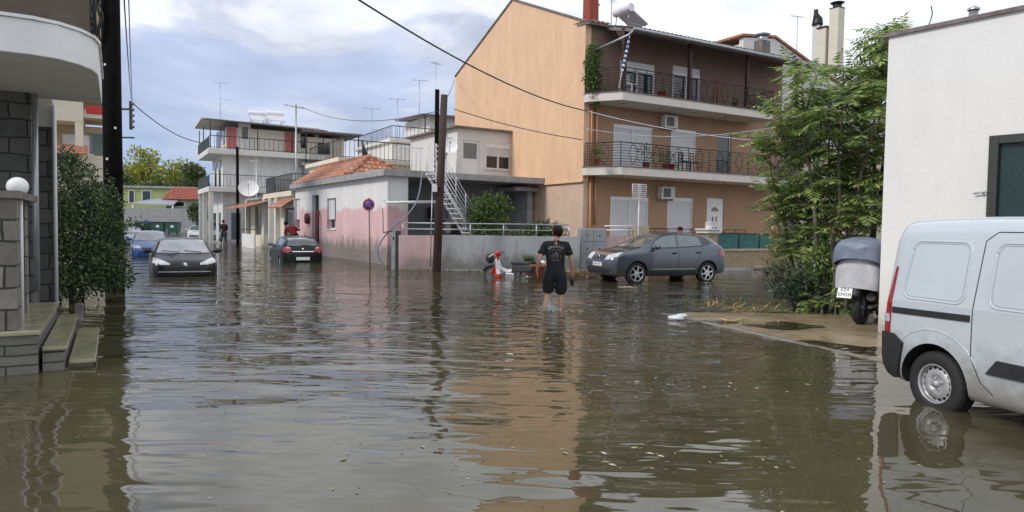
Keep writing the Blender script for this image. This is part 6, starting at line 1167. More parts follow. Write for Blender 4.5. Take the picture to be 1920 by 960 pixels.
# visible side faces -x (world): with +x of the van pointing away, local +y points to world -x
wc = PY(1746, 722, 6.52); q = Vector((wc.x, 6.52, 0))-e8*3.36-n8*0.83; c8.t.location = (q.x, q.y, -0.085)
S_ = 1
for s_ in (1, -1):
    bp_ = c8.panel('bumper', 'Y', s_, [(3.70, 0.63), (3.82, 0.71), (3.975, 0.71)], [(3.76, 0.29), (3.84, 0.28), (3.955, 0.33)], 'blackplastic', 0.035, 8, 10)
    tl_ = c8.panel('tail_light', 'Y', s_, [(3.86, 1.38), (3.88, 1.38)], [(3.88, 0.715), (3.972, 0.715)], 'redlens', 0.012, 14, 6)
    c8.panel('reverse_lens', 'Y', s_, [(3.885, 0.90), (3.962, 0.90)], [(3.885, 0.82), (3.965, 0.82)], 'clearlens', 0.016, 3, 3, parent=tl_)
    rail_ = c8.panel('slide_rail', 'Y', s_, [(2.98, 0.995), (3.86, 0.975)], [(2.98, 0.935), (3.86, 0.915)], 'blackplastic', 0.010, 3, 18)
    c8.panel('rub_strip', 'Y', s_, [(1.15, 0.64), (2.70, 0.64)], [(1.15, 0.52), (2.80, 0.51)][::1], 'blackplastic', 0.02, 4, 20)
    def rrect(x0, x1, z0, z1, r, sl=0.0):
        o = []
        for cx, cz, a0 in ((x1-r, z1-r, 0), (x0+r, z1-r, 90), (x0+r, z0+r, 180), (x1-r, z0+r, 270)):
            o += [(cx+r*cos(radians(a0+q_*15))+(-sl*(cz-z0) if cx > (x0+x1)/2 else 0), cz+r*sin(radians(a0+q_*15))) for q_ in range(7)]
        return o
    def emboss(x0, x1, z0, z1, sl, nm_):
        pan = rrect(x0, x1, z0, z1, 0.09, sl); c8.line(nm_, 'Y', s_, pan, 0.011, vanp, off=-0.003, n=90, closed=True)
        pin = rrect(x0+0.022, x1-0.022, z0+0.022, z1-0.022, 0.08, sl); c8.line(nm_, 'Y', s_, pin, 0.006, mk('van_groove', (0.30, 0.34, 0.38), 0.5, 0.02, 2, 0), off=-0.003, n=90, closed=True)
    emboss(3.06, 3.76, 1.08, 1.645, 0.10, 'pressed_panel'); emboss(1.98, 2.82, 1.08, 1.645, 0.0, 'pressed_panel')
    c8.line('door_gap', 'Y', s_, [(1.86, 1.74), (2.84, 1.74), (2.94, 1.66), (2.96, 1.1), (2.96, 0.62), (2.86, 0.42), (2.74, 0.33)], 0.005, 'black', n=60); c8.line('door_gap', 'Y', s_, [(1.82, 1.68), (1.84, 1.0), (1.82, 0.33)], 0.005, 'black'); c8.line('door_gap', 'Y', s_, [(1.0, 1.05), (0.98, 0.7), (1.12, 0.36)], 0.005, 'black')
    c8.panel('side_window', 'Y', s_, [(1.38, 1.42), (1.62, 1.58), (1.78, 1.62)], [(1.12, 1.12), (1.5, 1.11), (1.78, 1.11)], 'glass', 0.006, 8, 10)
    c8.line('arch_crease', 'Y', s_, [(3.36+0.50*cos(t), 0.34+0.47*sin(t)) for t in [pi*(0.08+0.80*q_/20) for q_ in range(21)]], 0.012, vanp, off=-0.006, n=60)
    c8.line('roof_gutter', 'Z', 1, [(1.6, s_*0.62), (3.88, s_*0.62)], 0.008, vanp, n=40)
    m = MB(); h_, n_ = c8.hit('Y', s_, 1.75, 0.95); m.ell(h_+n_*0.02, (0.09, 0.025, 0.03), 10, 6); m.build('door_handle', 'black', c8.t)
    c8.panel('headlight', 'X', -1, [(s_*0.42, 0.84), (s_*0.74, 0.88)], [(s_*0.42, 0.68), (s_*0.76, 0.72)], 'clearlens', 0.012, 5, 8)
    c8.panel('rear_window', 'X', 1, [(s_*0.06, 1.58), (s_*0.56, 1.56)], [(s_*0.06, 1.12), (s_*0.64, 1.12)], 'glass', 0.006, 5, 6)
windscreen(c8, 1.16, 1.62, 0.70, 0.58)
c8.panel('rear_bumper', 'X', 1, [(-0.70, 0.62), (0, 0.62), (0.70, 0.62)], [(-0.68, 0.34), (0, 0.34), (0.68, 0.34)], 'blackplastic', 0.04, 5, 12)
c8.line('mudflap_bracket', 'Y', 1, [(3.70, 0.30), (3.72, 0.30)], 0.012, 'white2')
c8.mirrors(1.32, 1.15, 'black', 0.13); c8.drop = -0.01; c8.add_wheels('steel', 0.188, 0.18, 'steelrim', out=0.0)
# ------------------------------------------------------------------ poles, wires, signs
p = G(216, 548); z = 8.5
t = thing('utility_pole', 'thick black tarred pole in front of the left shrub', 'pole', (p.x, p.y, 0), 0)
m = MB(); m.tube([(0, 0, -0.4), (-0.02, 0, 2), (-0.06, 0, z)], [0.205, 0.20, 0.19], 16); m.build('pole', 'blackwood', t)
m = MB()
for a, zz in ((200, 4.2), (215, 3.4), (260, 3.0), (250, 5.1), (310, 3.7)): m.box((-0.03, -0.21, zz), (0.02, -0.195, zz+0.05), Matrix.Rotation(radians(a-270), 4, 'Z'))
m.build('tag_plate', 'lamp', t)
m = MB(); X0 = PY(187, -10, p.y-0.25); X1 = PY(180, 45, p.y-0.25)
pts = crm([X0-t.location+Vector((0.05, 0, 0)), X0.lerp(X1, 0.3)-t.location+Vector((-0.05, 0, 0)), X1-t.location+Vector((0.1, 0, 0.1)), X1-t.location+Vector((0.0, 0, -0.25)), Vector((-0.15, -0.1, X1.z-0.7))], 6); m.tube(pts, 0.035, 6); m.tube([q_+Vector((0.06, 0, 0.05)) for q_ in pts], 0.02, 6); m.build('cable_bundle', 'black', t)
BP = t.location.copy()
p = G(818, 510); pt = PY(833, 178, p.y)
t = thing('utility_pole', 'leaning dark brown wooden pole in front of the garden wall', 'pole', (p.x, p.y, 0), 0)
m = MB(); m.tube([(0, 0, -0.4), ((pt.x-p.x)*0.5, 0, pt.z*0.5), (pt.x-p.x, 0, pt.z)], [0.155, 0.14, 0.12], 12); m.build('pole', 'wood', t)
m = MB(); q = PY(815, 353, p.y-0.17)-t.location; m.box((q.x-0.09, q.y-0.05, q.z-0.13), (q.x+0.09, q.y+0.04, q.z+0.12)); m.build('junction_box', 'ac', t, 0.01)
m = MB(); q2 = PY(811, 340, p.y-0.1)-t.location; q3 = PY(807, 500, p.y-0.1)-t.location; m.tube([q2, q3], 0.02, 6); m.build('conduit', 'galv', t)
BRT = Vector((pt.x, pt.y, pt.z))
a = PY(819, 250, 34); b = PY(819, 168, 34); t = thing('utility_pole', 'thin dark pole top just left of the brown pole, behind the house', 'pole', (a.x, 34, 0), 0)
m = MB(); m.tube([(0, 0, 3.95), (0, 0, b.z)], 0.11, 8); m.build('pole', 'blackwood', t)
# bracket with insulators (seen right of the black pole) on a far pole
a = PY(247, 430, 40); t = thing('insulator_pole', 'far pole arm with a row of insulators right of the thick black pole', 'pole', (a.x, 40, 0), 0)
zt_, zb_ = PY(247, 190, 40).z, PY(247, 243, 40).z
m = MB(); m.tube([(-1.1, 0, 0), (-1.1, 0, zt_+0.3)], 0.12, 8); m.build('pole', 'blackwood', t)
m = MB(); m.box((-1.1, -0.04, zt_-0.5), (0.0, 0.04, zt_-0.4)); m.box((-0.07, -0.05, zb_), (0.07, 0.05, zt_)); m.box((-1.1, -0.04, zb_-0.5), (0.2, 0.04, zb_-0.42)); m.build('arm', 'black', t)
m = MB()
for k in range(5): m.ell((0.13, 0, zb_+0.15+k*(zt_-zb_-0.3)/4), (0.09, 0.09, 0.09), 8, 6)
m.build('insulators', 'tileedge', t)
IP = Vector((a.x, 40, zt_))
def wire(a, b, s, r, label, mat='black', group='overhead cables'):
    mid = (Vector(a)+Vector(b))/2; o = MB().tube(sag(a, b, s, 24), r, 5).build('overhead_cable', mat); return tag(o, label, 'cable', group)
w0 = PY(650, -15, 14); w1 = PY(1100, 208, 27.2); wire(w0, w1, 0.35, 0.022, 'thick cable sloping down across the sky to the apricot building corner')
w2 = PY(1440, 266, 24); wire(w1, w2, 0.15, 0.018, 'pale cable running on from the building corner towards the tree', 'galv')
wire(PY(850, 204, 27), PY(1092, 262, 27.5), 0.12, 0.016, 'thin cable crossing the apricot gable wall below the thick one')
wire(PY(1092, 240, 27.4), PY(1470, 236, 24), 0.35, 0.014, 'slack thin pale cable in front of the middle balcony', 'galv')
wire(PY(232, -10, 14), IP+Vector((0.05, 0, 0.1)), 0.3, 0.015, 'cable from the thick black pole down to the insulator arm')
wire(IP, PY(382, 268, 55), 0.5, 0.03, 'cable from the insulator arm to the white apartment building')
wire(PY(241, -10, 15), IP+Vector((0.1, 0, 0.0)), 0.5, 0.013, 'second cable beside it down to the insulator arm')
wire(BRT-Vector((0, 0, 0.25)), PY(852, 150, 40), 0.1, 0.015, 'short cable from the brown pole top to the apricot gable')
wire(BRT-Vector((0, 0, 0.5)), PY(565, 200, 41), 0.6, 0.014, 'very thin cable from the brown pole over the pink house roof')
# hanging blue-grey service hose from the slab to the ground
pts = [PY(*q_) for q_ in ((792, 322, 27.6), (784, 370, 27.2), (765, 402, 26.4), (738, 425, 25.8), (716, 450, 25.6), (708, 470, 25.4), (711, 485, 25.4), (719, 494, 25.4))]
o = MB().tube(crm(pts, 5), 0.028, 6).build('service_cable', mk('blue_grey_hose', (0.18, 0.21, 0.26), 0.6, 0.1)); tag(o, 'loose blue grey cable drooping from the porch slab to the water', 'cable')
# no-parking sign
p = G(694, 500); zc = PY(691, 384, p.y).z; t = thing('traffic_sign', 'faded round no parking sign on a thin post before the pink wall', 'sign', (p.x, p.y, 0), -5)
m = MB(); m.tube([(0, 0, -0.3), (-0.06, 0, zc+0.28)], 0.028, 8); m.build('post', mk('rusty_post', (0.20, 0.14, 0.12), 0.7, 0.2), t)
m = MB(); m.lathe([(0.001, -0.05), (0.235, -0.05), (0.235, -0.035), (0.001, -0.035)], (-0.06, 0, zc), 'Y', 32); d_ = m.build('disc', 'purple', t)
m = MB(); m.lathe([(0.185, -0.052), (0.185, -0.056), (0.237, -0.056), (0.237, -0.052)], (-0.06, 0, zc), 'Y', 32); m.box((-0.19, -0.056, -0.022), (0.19, -0.052, 0.022), MX((-0.06, 0, zc), 0, 45)); m.build('ring_and_bar', 'signred', d_)
# gate post box left of the garden wall
p = G(741, 505); t = thing('gate_cabinet', 'narrow dark green cabinet with a pale side at the pink wall corner', 'cabinet', (p.x, p.y, 0), 8)
m = MB(); m.box((-0.0, -0.14, -0.3), (0.2, 0.15, 1.42)); m.build('dark_door', 'greenawn', t, 0.008); m = MB(); m.box((-0.14, -0.13, -0.3), (-0.002, 0.2, 1.38)); s_ = m.build('side', 'grey', t); m = MB(); m.box((-0.1, -0.136, 1.1), (-0.04, -0.131, 1.2)); m.build('switch', 'black', s_)
m = MB(); m.tube([(-0.45, 0.1, 1.35), (-0.1, 0.1, 1.42)], 0.02, 5); m.tube([(-0.45, 0.1, 1.35), (-0.47, 0.1, 2.25)], 0.015, 5); m.build('pipe', 'black', t)
# meter and brown pipe on the pink street wall
y0, z0 = PH.onX(0, 579, 410); t = thing('meter_box', 'dark round meter box beside the pink house door', 'meter', PH.w(-0.02, y0), 32); m = MB(); m.lathe([(0.001, -0.16), (0.28, -0.16), (0.3, 0.0)], (0, 0, z0), 'X', 14); m.build('casing', mk('maroon_paint', (0.10, 0.02, 0.03), 0.7, 0.1), t)
y0, z0 = PH.onX(0, 602, 400); t = thing('flue_pipe', 'maroon elbow pipe on the pink house street wall', 'pipe', PH.w(-0.02, y0), 32); m = MB(); m.tube([(0, 0.5, z0+0.15), (-0.12, 0.1, z0), (-0.14, 0, z0-0.2), (-0.14, 0, 0.1)], 0.07, 8); m.build('pipe', mk('maroon_paint', (0.1, 0.02, 0.03)), t)
# ------------------------------------------------------------------ plants
def leafquad(c, d, up, L_, w):
    d = d.normalized(); s = d.cross(up); s = s.normalized() if s.length > 1e-4 else Vector((1, 0, 0)); return [c, c+d*L_*0.5+s*w*0.5, c+d*L_, c+d*L_*0.5-s*w*0.5]
def rv(): 
    while 1:
        v = Vector((R.uniform(-1, 1), R.uniform(-1, 1), R.uniform(-1, 1)))
        if 0.05 < v.length < 1: return v
def clumps(mb, blobs, n, size, flat=0.35, asp=0.5, inner=0.45):
    """leaves spread through ellipsoid blobs, thicker towards their outside; BLOBS: (centre, radii, weight)"""
    tot = sum(b[2] for b in blobs)
    for c, r, w in blobs:
        for i in range(int(n*w/tot)):
            v = rv().normalized()*(R.random()**inner); p = Vector(c)+Vector((v.x*r[0], v.y*r[1], v.z*r[2])); d = (rv()+v*0.8); s = size*R.uniform(0.6, 1.3)
            mb.add(leafquad(p, d, rv(), s, s*asp), [(0, 1, 2, 3)])
def frond(mb, base, d, length, n, ll, lw, droop=0.5, stemb=None):
    d = d.normalized(); pts = []; p = Vector(base); dd = d.copy(); seg = length/n; side = d.cross(Vector((0, 0, 1)))
    side = side.normalized() if side.length > 1e-3 else Vector((1, 0, 0))
    for i in range(n+1):
        pts.append(p.copy()); dd = (dd+Vector((0, 0, -droop/n))).normalized(); p = p+dd*seg
    for i in range(2, n+1):
        t = (pts[i]-pts[i-1]).normalized(); up = side.cross(t)
        k = ll*(0.65+0.5*sin(pi*min(1, i/n)))
        for sg in (1, -1):
            q = (side*sg*0.95+t*0.45+Vector((0, 0, -0.18-R.uniform(0, 0.3)))).normalized(); mb.add(leafquad(pts[i], q, up+rv()*0.25, k, lw), [(0, 1, 2, 3)])
    mb.add(leafquad(pts[-1], (pts[-1]-pts[-2]), side.cross(d), ll, lw), [(0, 1, 2, 3)])
    if stemb: stemb.tube(pts[::2]+[pts[-1]], 0.006, 3, False)
lm_ail = leafmat('ailanthus_leaves', [(0.06, 0.12, 0.04), (0.15, 0.24, 0.065), (0.30, 0.40, 0.12), (0.52, 0.58, 0.22)], 0.3, 0.42)
lm_dark = leafmat('dark_shrub_leaves', [(0.018, 0.038, 0.02), (0.035, 0.068, 0.028), (0.07, 0.12, 0.04), (0.17, 0.22, 0.08)], 0.5, 0.15)
lm_olive = leafmat('grey_green_leaves', [(0.03, 0.05, 0.025), (0.06, 0.09, 0.045), (0.13, 0.16, 0.10)], 0.4, 0.2)
lm_mid = leafmat('garden_shrub_leaves', [(0.03, 0.07, 0.02), (0.07, 0.13, 0.03), (0.16, 0.22, 0.05)], 0.45, 0.25)
lm_far = leafmat('far_tree_leaves', [(0.12, 0.17, 0.03), (0.28, 0.32, 0.05), (0.55, 0.50, 0.08)], 0.6, 0.3)
lm_fard = leafmat('far_tree_leaves_dark', [(0.04, 0.08, 0.02), (0.09, 0.13, 0.04), (0.18, 0.20, 0.05)], 0.6, 0.3)
def ail(name, px, pyb, pz_top, label, stems, nf, spread, Y=None, zmin=1.2, deep=1.0, side=0.0):
    p = G(px, pyb) if Y is None else Vector((PY(px, pyb, Y).x, Y, 0)); t = thing(name, label, 'tree', (p.x, p.y, 0), 0, 'leafy tree of heaven stems by the wall'); tb = MB(); cb = MB(); sb = MB(); tops = []
    for k in range(stems):
        a = 2*pi*k/stems+R.uniform(0, 1); bx = 0.22*cos(a); by = 0.22*sin(a); h = pz_top*R.uniform(0.72, 1.0) if k else pz_top
        P = [Vector((bx, by, -0.1))]; lean = Vector((cos(a)*spread*0.6+side, sin(a)*spread*0.5, 0))
        for i in range(1, 7): f = i/6; P.append(Vector((bx, by, 0))+lean*f**1.4+Vector((R.uniform(-.06, .06), R.uniform(-.06, .06), h*f)))
        c = crm(P, 3); tb.tube(c, [0.062*(1-0.8*i/(len(c)-1)) for i in range(len(c))], 7)
        tops.append(c)
        for q in range(5):
            i = int(len(c)*R.uniform(0.3, 0.85)); a2 = R.uniform(0, 2*pi); L_ = R.uniform(0.5, 1.0)*spread; br = [c[i], c[i]+Vector((cos(a2)*L_*0.5, sin(a2)*L_*0.5*deep, 0.25)), c[i]+Vector((cos(a2)*L_, sin(a2)*L_*deep, 0.45+R.uniform(0, .3)))]
            br = crm(br, 3); tb.tube(br, [0.022*(1-0.7*k2/(len(br)-1)) for k2 in range(len(br))], 5); tops.append(br)
    for i in range(nf):
        zt = R.uniform(zmin, pz_top); cand = [q_ for c in tops for q_ in c if abs(q_.z-zt) < 0.3]
        if not cand: continue
        b = R.choice(cand)
        a = R.uniform(0, 2*pi); el_ = R.uniform(0.0, 1.0); d = Vector((cos(a), sin(a)*deep, el_)); frond(cb, b+rv()*0.05, d, R.uniform(0.45, 0.8), 8, R.uniform(0.17, 0.23), 0.062, R.uniform(0.5, 1.2), sb)
    for c in tops:
        for q in range(7 if c[0].z < 0 else 3): a = 2*pi*q/9+R.random(); frond(cb, c[-1], Vector((cos(a), sin(a), R.uniform(0.2, 1.6))), R.uniform(0.4, 0.7), 8, R.uniform(0.16, 0.22), 0.06, R.uniform(0.6, 1.2), sb)
    tr_ = tb.build('trunk', 'bark', t); cb.build('crown', lm_ail, t); sb.build('leaf_stalks', mk('leaf_stalk', (0.16, 0.14, 0.05), 0.7), t); return t
ail('tree_of_heaven', 1555, 582, 5.6, 'broad tree of heaven in the middle of the group behind the covered motorbike', 5, 330, 0.95, zmin=1.6, side=0.12)
ail('tree_of_heaven', 1612, 574, 5.9, 'tallest tree of heaven, its stems next to the white building corner', 4, 310, 0.65, zmin=1.8, side=0.0)
ail('tree_of_heaven', 1512, 570, 4.3, 'left tree of heaven reaching over towards the balconies', 4, 250, 0.9, zmin=1.0, side=-0.25)
# bushes at its foot
def bush(name, px, pyb, w, d, h, n, size, mat, label, cat='shrub', z0=0.0, asp=0.3, stems=6, group=None, Y=None, parts=True):
    p = G(px, pyb) if Y is None else Vector((PY(px, pyb, Y).x, Y, 0)); t = thing(name, label, cat, (p.x, p.y, z0), 0, group); m = MB(); bl = []
    for k in range(7): a = 2*pi*k/7; rr_ = R.uniform(0.25, 0.5); bl.append(((cos(a)*w*0.25, sin(a)*d*0.25, h*R.uniform(0.3, 0.75)), (w*rr_*0.7, d*rr_*0.7, h*rr_*0.65), 1))
    bl.append(((0, 0, h*0.5), (w*0.42, d*0.42, h*0.48), 2)); clumps(m, bl, n, size, asp=asp); m.build('foliage', mat, t)
    m = MB()
    for k in range(stems): a = 2*pi*k/stems; m.tube([(0.04*cos(a), 0.04*sin(a), -0.1), (w*0.15*cos(a), d*0.15*sin(a), h*0.4), (w*0.3*cos(a), d*0.3*sin(a), h*0.8)], [0.02, 0.014, 0.005], 5)
    m.build('stems', 'bark', t); return t
bush('oleander_bush', 1495, 578, 1.5, 1.1, 1.0, 1500, 0.17, lm_olive, 'grey green oleander like bush at the left foot of the trees', asp=0.22)
bush('green_bush', 1552, 580, 1.4, 1.0, 1.5, 1700, 0.14, lm_ail, 'dense dark bush between the tree stems', asp=0.4)
bush('low_shrub', 1600, 560, 1.3, 1.0, 1.7, 1700, 0.15, lm_mid, 'bright green shrub behind the covered motorbike', asp=0.35)
t = thing('fern_plant', 'fern like seedling with arching fronds beside the motorbike wheel', 'plant', G(1585, 590)*1.0, 0); m = MB(); sb = MB()
for k in range(16): a = R.uniform(0, 2*pi); frond(m, Vector((0, 0, 0.05+0.45*R.random())), Vector((cos(a), sin(a), R.uniform(0.5, 1.4))), R.uniform(0.35, 0.6), 9, 0.12, 0.04, 1.3, sb)
m.build('fronds', lm_ail, t); sb.build('stalks', 'bark', t)
t = thing('fern_plant', 'second fern like seedling in the dark under the trees', 'plant', G(1520, 588)*1.0, 0); m = MB(); sb = MB()
for k in range(14): a = R.uniform(0, 2*pi); frond(m, Vector((0, 0, 0.05+0.3*R.random())), Vector((cos(a), sin(a), R.uniform(0.5, 1.4))), R.uniform(0.3, 0.5), 9, 0.11, 0.04, 1.3, sb)
m.build('fronds', lm_ail, t); sb.build('stalks', 'bark', t)
# pampas-like feathery brownish plant at left of the tree
t = thing('feathery_plant', 'tall feathery grassy plant with brownish plumes left of the trees', 'plant', G(1462, 556)*1.0, 0); m = MB()
for k in range(420):
    a = R.uniform(0, 2*pi); b = Vector((R.uniform(-.15, .15), R.uniform(-.15, .15), R.uniform(0.2, 1.5))); d = Vector((cos(a), sin(a)*0.7, R.uniform(0.3, 1.4))).normalized(); m.add(leafquad(b, d, rv(), R.uniform(0.3, 0.7), 0.018), [(0, 1, 2, 3)])
m.build('foliage', leafmat('straw_leaves', [(0.10, 0.12, 0.04), (0.22, 0.2, 0.08), (0.3, 0.22, 0.12)]), t)
# ground litter and grass (stuff)
m = MB()
for i in range(900):
    x, y = pw(R.uniform(1.4, 4.2), R.uniform(4.0, 7.0)); 
    if mn.noise(Vector((x*1.3, y*1.3, 5))) < -0.05: continue
    z = max(0.0, pave_h(x, y)); d = Vector((R.uniform(-1, 1), R.uniform(-1, 1), R.uniform(0.4, 1.6))); m.add(leafquad(Vector((x, y, z-0.01)), d, rv(), R.uniform(0.05, 0.16), 0.012), [(0, 1, 2, 3)])
for i in range(1500):
    a = R.uniform(0, 4.8); v = BK.w(a, -R.uniform(0.2, 1.6)); m.add(leafquad(Vector((v.x, v.y, ground_h(v.x, v.y)-0.01)), Vector((R.uniform(-1, 1), R.uniform(-1, 1), R.uniform(0.6, 1.6))), rv(), R.uniform(0.08, 0.2), 0.025), [(0, 1, 2, 3)])
tag(m.build('grass', leafmat('grass_blades', [(0.05, 0.10, 0.02), (0.12, 0.18, 0.05), (0.22, 0.2, 0.1)])), 'short wet grass and weeds at the edge of the flood', 'grass', kind='stuff')
m = MB(); base = G(1440, 603)
for i in range(160): v = Vector((base.x+R.gauss(0, 0.55), base.y+1.5+R.gauss(0, 0.4), 0.03)); m.add(leafquad(v, Vector((R.uniform(-1, 1), R.uniform(-.3, .3), 0.1)), Vector((0, 0, 1)), R.uniform(0.2, 0.5), 0.02), [(0, 1, 2, 3)])
for px, py, n_, sx in ((1145-50, 518, 260, 0.55), (1105, 520, 120, 0.4)):
    b_ = G(px, py)
    for i in range(n_): v = Vector((b_.x+R.gauss(0, sx), b_.y+R.gauss(0, 0.25), 0.01+abs(R.gauss(0, 0.06)))); m.add(leafquad(v, Vector((R.uniform(-1, 1), R.uniform(-.5, .5), R.uniform(-.1, .3))), Vector((0, 0.3, 1)), R.uniform(0.15, 0.45), 0.03), [(0, 1, 2, 3)])
for i in range(260): v = GWF.w(R.uniform(-0.6, 7), -R.uniform(0.1, 0.5)); v.z = 0.01+R.random()*0.03; m.add(leafquad(v, Vector((R.uniform(-1, 1), R.uniform(-.5, .5), 0.05)), Vector((0, 0.3, 1)), R.uniform(0.06, 0.2), 0.04), [(0, 1, 2, 3)])
tag(m.build('plant_debris', 'yell'), 'straw and dead stalks washed up along the walls', 'debris', kind='stuff')
# floating leaf specks
m = MB()
for i in range(300):
    y = 2.6+13*R.random()**1.3; x = R.uniform(-0.7, 0.62)*y
    if in_pave(x, y): continue
    a = R.uniform(0, 2*pi); s = R.uniform(0.004, 0.014); m.add([(x+s*cos(a)*1.6, y+s*sin(a)*1.6, 0.004), (x-s*sin(a)*0.6, y+s*cos(a)*0.6, 0.006), (x-s*cos(a)*1.6, y-s*sin(a)*1.6, 0.004), (x+s*sin(a)*0.6, y-s*cos(a)*0.6, 0.005)], [(3, 2, 1, 0)])
for i in range(260):
    c = R.choice([G(1215, 578), G(1130, 560), G(1360, 560), G(700, 512), G(450, 530), G(1020, 640), G(1300, 720), G(1180, 860)]); x, y = c.x+R.gauss(0, 0.7), c.y+R.gauss(0, 0.25); a = R.uniform(0, 2*pi); s = R.uniform(0.006, 0.024)
    m.add([(x+s*cos(a)*1.6, y+s*sin(a)*1.6, 0.004), (x-s*sin(a)*0.6, y+s*cos(a)*0.6, 0.009), (x-s*cos(a)*1.6, y-s*sin(a)*1.6, 0.004), (x+s*sin(a)*0.6, y-s*cos(a)*0.6, 0.005)], [(3, 2, 1, 0)])
tag(m.build('floating_leaves', leafmat('floating_leaf', [(0.12, 0.09, 0.03), (0.30, 0.26, 0.12), (0.5, 0.48, 0.35)], 0.5, 0)), 'small pale leaves and specks floating on the flood water', 'leaves', kind='stuff')
# left dark shrub (tall, conical)
p = G(144, 566); t = thing('conifer_shrub', 'tall dark evergreen shrub beside the steps and the black pole', 'shrub', (p.x, p.y, 0), 0); m = MB()
t.scale = (1.2, 1, 1.03)
bl = [((0, 0, 1.0), (0.78, 0.7, 0.8), 4), ((0.05, 0, 1.55), (0.62, 0.6, 0.75), 3), ((-0.05, 0, 2.2), (0.42, 0.42, 0.7), 2), ((-0.15, 0, 2.65), (0.2, 0.2, 0.35), 0.5), ((0.55, -0.2, 0.85), (0.4, 0.35, 0.5), 1.4), ((-0.5, -0.1, 0.95), (0.4, 0.4, 0.6), 1.2), ((0.45, 0, 1.9), (0.3, 0.3, 0.4), 0.8), ((-0.42, 0, 1.75), (0.3, 0.3, 0.45), 0.8), ((0.62, -0.1, 1.4), (0.25, 0.25, 0.3), 0.6), ((0.15, -0.1, 0.45), (0.6, 0.5, 0.4), 1.6), ((-0.35, -0.25, 0.35), (0.5, 0.4, 0.3), 1.3), ((0.7, -0.15, 0.5), (0.3, 0.3, 0.3), 0.8), ((-0.6, 0, 1.4), (0.35, 0.35, 0.5), 1)]
clumps(m, bl, 17000, 0.085, asp=0.38, inner=0.4)
for i in range(260):
    v = rv(); b = Vector((v.x*0.72, v.y*0.6, 1.5+v.z*1.2)); 
    for k in range(7): m.add(leafquad(b+Vector((0.02*k*v.x, 0, 0.035*k)), rv()+Vector((0, 0, 0.4)), rv(), 0.08, 0.028), [(0, 1, 2, 3)])
m.build('foliage', lm_dark, t); m = MB()
for k in range(6): a = k; m.tube([(0.05*cos(a), 0.05*sin(a), -0.2), (0.2*cos(a), 0.2*sin(a), 1.0), (0.25*cos(a), 0.25*sin(a), 2.0)], [0.05, 0.03, 0.01], 6)
m.build('trunk', 'bark', t)
m = MB(); q = stl(150, 604, 0.08); 
t = thing('stone_edging', 'weathered upright stone at the foot of the dark shrub', 'stone', (*G(150, 600)[:2], 0), 30); m = MB(); m.box((-0.07, -0.1, -0.3), (0.05, 0.12, 0.27)); m.build('block', 'tileedge', t, 0.02)
# garden shrub on the wall (px 915,y 360-440)
def gb(px, py, Y, w, d, h, n, size, mat, label, z0, asp=0.35): return bush('garden_shrub', px, py, w, d, h, n, size, mat, label, 'shrub', z0, asp, 6, 'shrubs in the garden behind the wall', Y)
gb(915, 440, 28.0, 1.9, 1.3, 2.3, 2600, 0.22, lm_mid, 'big feathery green shrub in front of the porch', 0.9, 0.25); gb(1030, 440, 28.2, 1.4, 1.0, 0.9, 700, 0.18, lm_dark, 'darker low shrub at the right end of the garden wall', 1.0); gb(1000, 440, 28.4, 1.2, 0.9, 0.75, 600, 0.18, lm_mid, 'yellow green low shrub next to the dark one', 1.0); gb(962, 445, 27.6, 1.6, 0.8, 0.35, 500, 0.14, lm_dark, 'trailing greenery along the tube rail', 1.1)
# hanging plant on the top balcony corner
v = OB.w(0.15, -0.35, 0); t = thing('climbing_plant', 'green trailing plant hanging over the left corner of the top balcony', 'plant', (v.x, v.y, 0), 30); m = MB()
clumps(m, [((0.05, 0, Z2+1.75), (0.3, 0.3, 0.3), 1), ((0.0, 0, Z2+1.2), (0.36, 0.3, 0.5), 2), ((-0.05, -0.05, Z2+0.55), (0.42, 0.3, 0.5), 2), ((0.1, -0.1, Z2+0.0), (0.22, 0.2, 0.5), 1), ((0.15, -0.1, Z2-0.4), (0.1, 0.1, 0.25), 0.3)], 2400, 0.13, asp=0.4); m.build('foliage', lm_mid, t)
m = MB(); m.tube([(0.15, 0.05, Z2), (0.15, 0.05, Z2+2.0)], 0.02, 5); m.build('stems', 'bark', t)
# far trees
def ftree(px, pyt, w, Y, label, mat, n=1500, pyb=352):
    b = PY(px, 400, Y); top = PY(px, pyt, Y).z; t = thing('broadleaf_tree', label, 'tree', (b.x, Y, ground_h(b.x, Y)-0.3), 0, 'trees rising beyond the far houses'); W_ = w*Y/F; m = MB(); bl = []
    h = top-1; 
    for k in range(11): a = R.uniform(0, 2*pi); rr_ = R.uniform(0.2, 0.62); s = R.uniform(0.16, 0.3)*W_; bl.append(((cos(a)*rr_*W_*0.5, sin(a)*W_*rr_*0.4, h*R.uniform(0.55, 0.93)-s*0.3), (s, s, s*0.75), s*s))
    bl.append(((0, 0, h*0.68), (W_*0.38, W_*0.35, h*0.22), W_*W_*0.06)); clumps(m, bl, n, 0.5, asp=0.55, inner=0.35); m.build('crown', mat, t)
    m = MB(); m.tube([(0, 0, 0), (0.2, 0, h*0.4), (0, 0, h*0.75)], [0.3, 0.22, 0.1], 7)
    for k in range(5): a = k*1.3; m.tube([(0.1, 0, h*0.4), (cos(a)*W_*0.2, sin(a)*W_*0.2, h*0.65), (cos(a)*W_*0.35, sin(a)*W_*0.35, h*0.82)], [0.14, 0.08, 0.03], 5)
    m.build('trunk', 'bark', t)
ftree(262, 262, 92, 105, 'tallest pale yellow green tree beyond the lime green house', lm_far, 2600); ftree(322, 288, 80, 110, 'yellowish tree in the middle of the far group', lm_far, 2200); ftree(362, 294, 66, 102, 'darker green tree next to the white apartment building', lm_fard, 2000); ftree(225, 300, 60, 98, 'green tree partly behind the thick black pole', lm_fard, 1600); ftree(295, 318, 70, 96, 'lower dark green tree above the lime green roof', lm_fard, 1500)
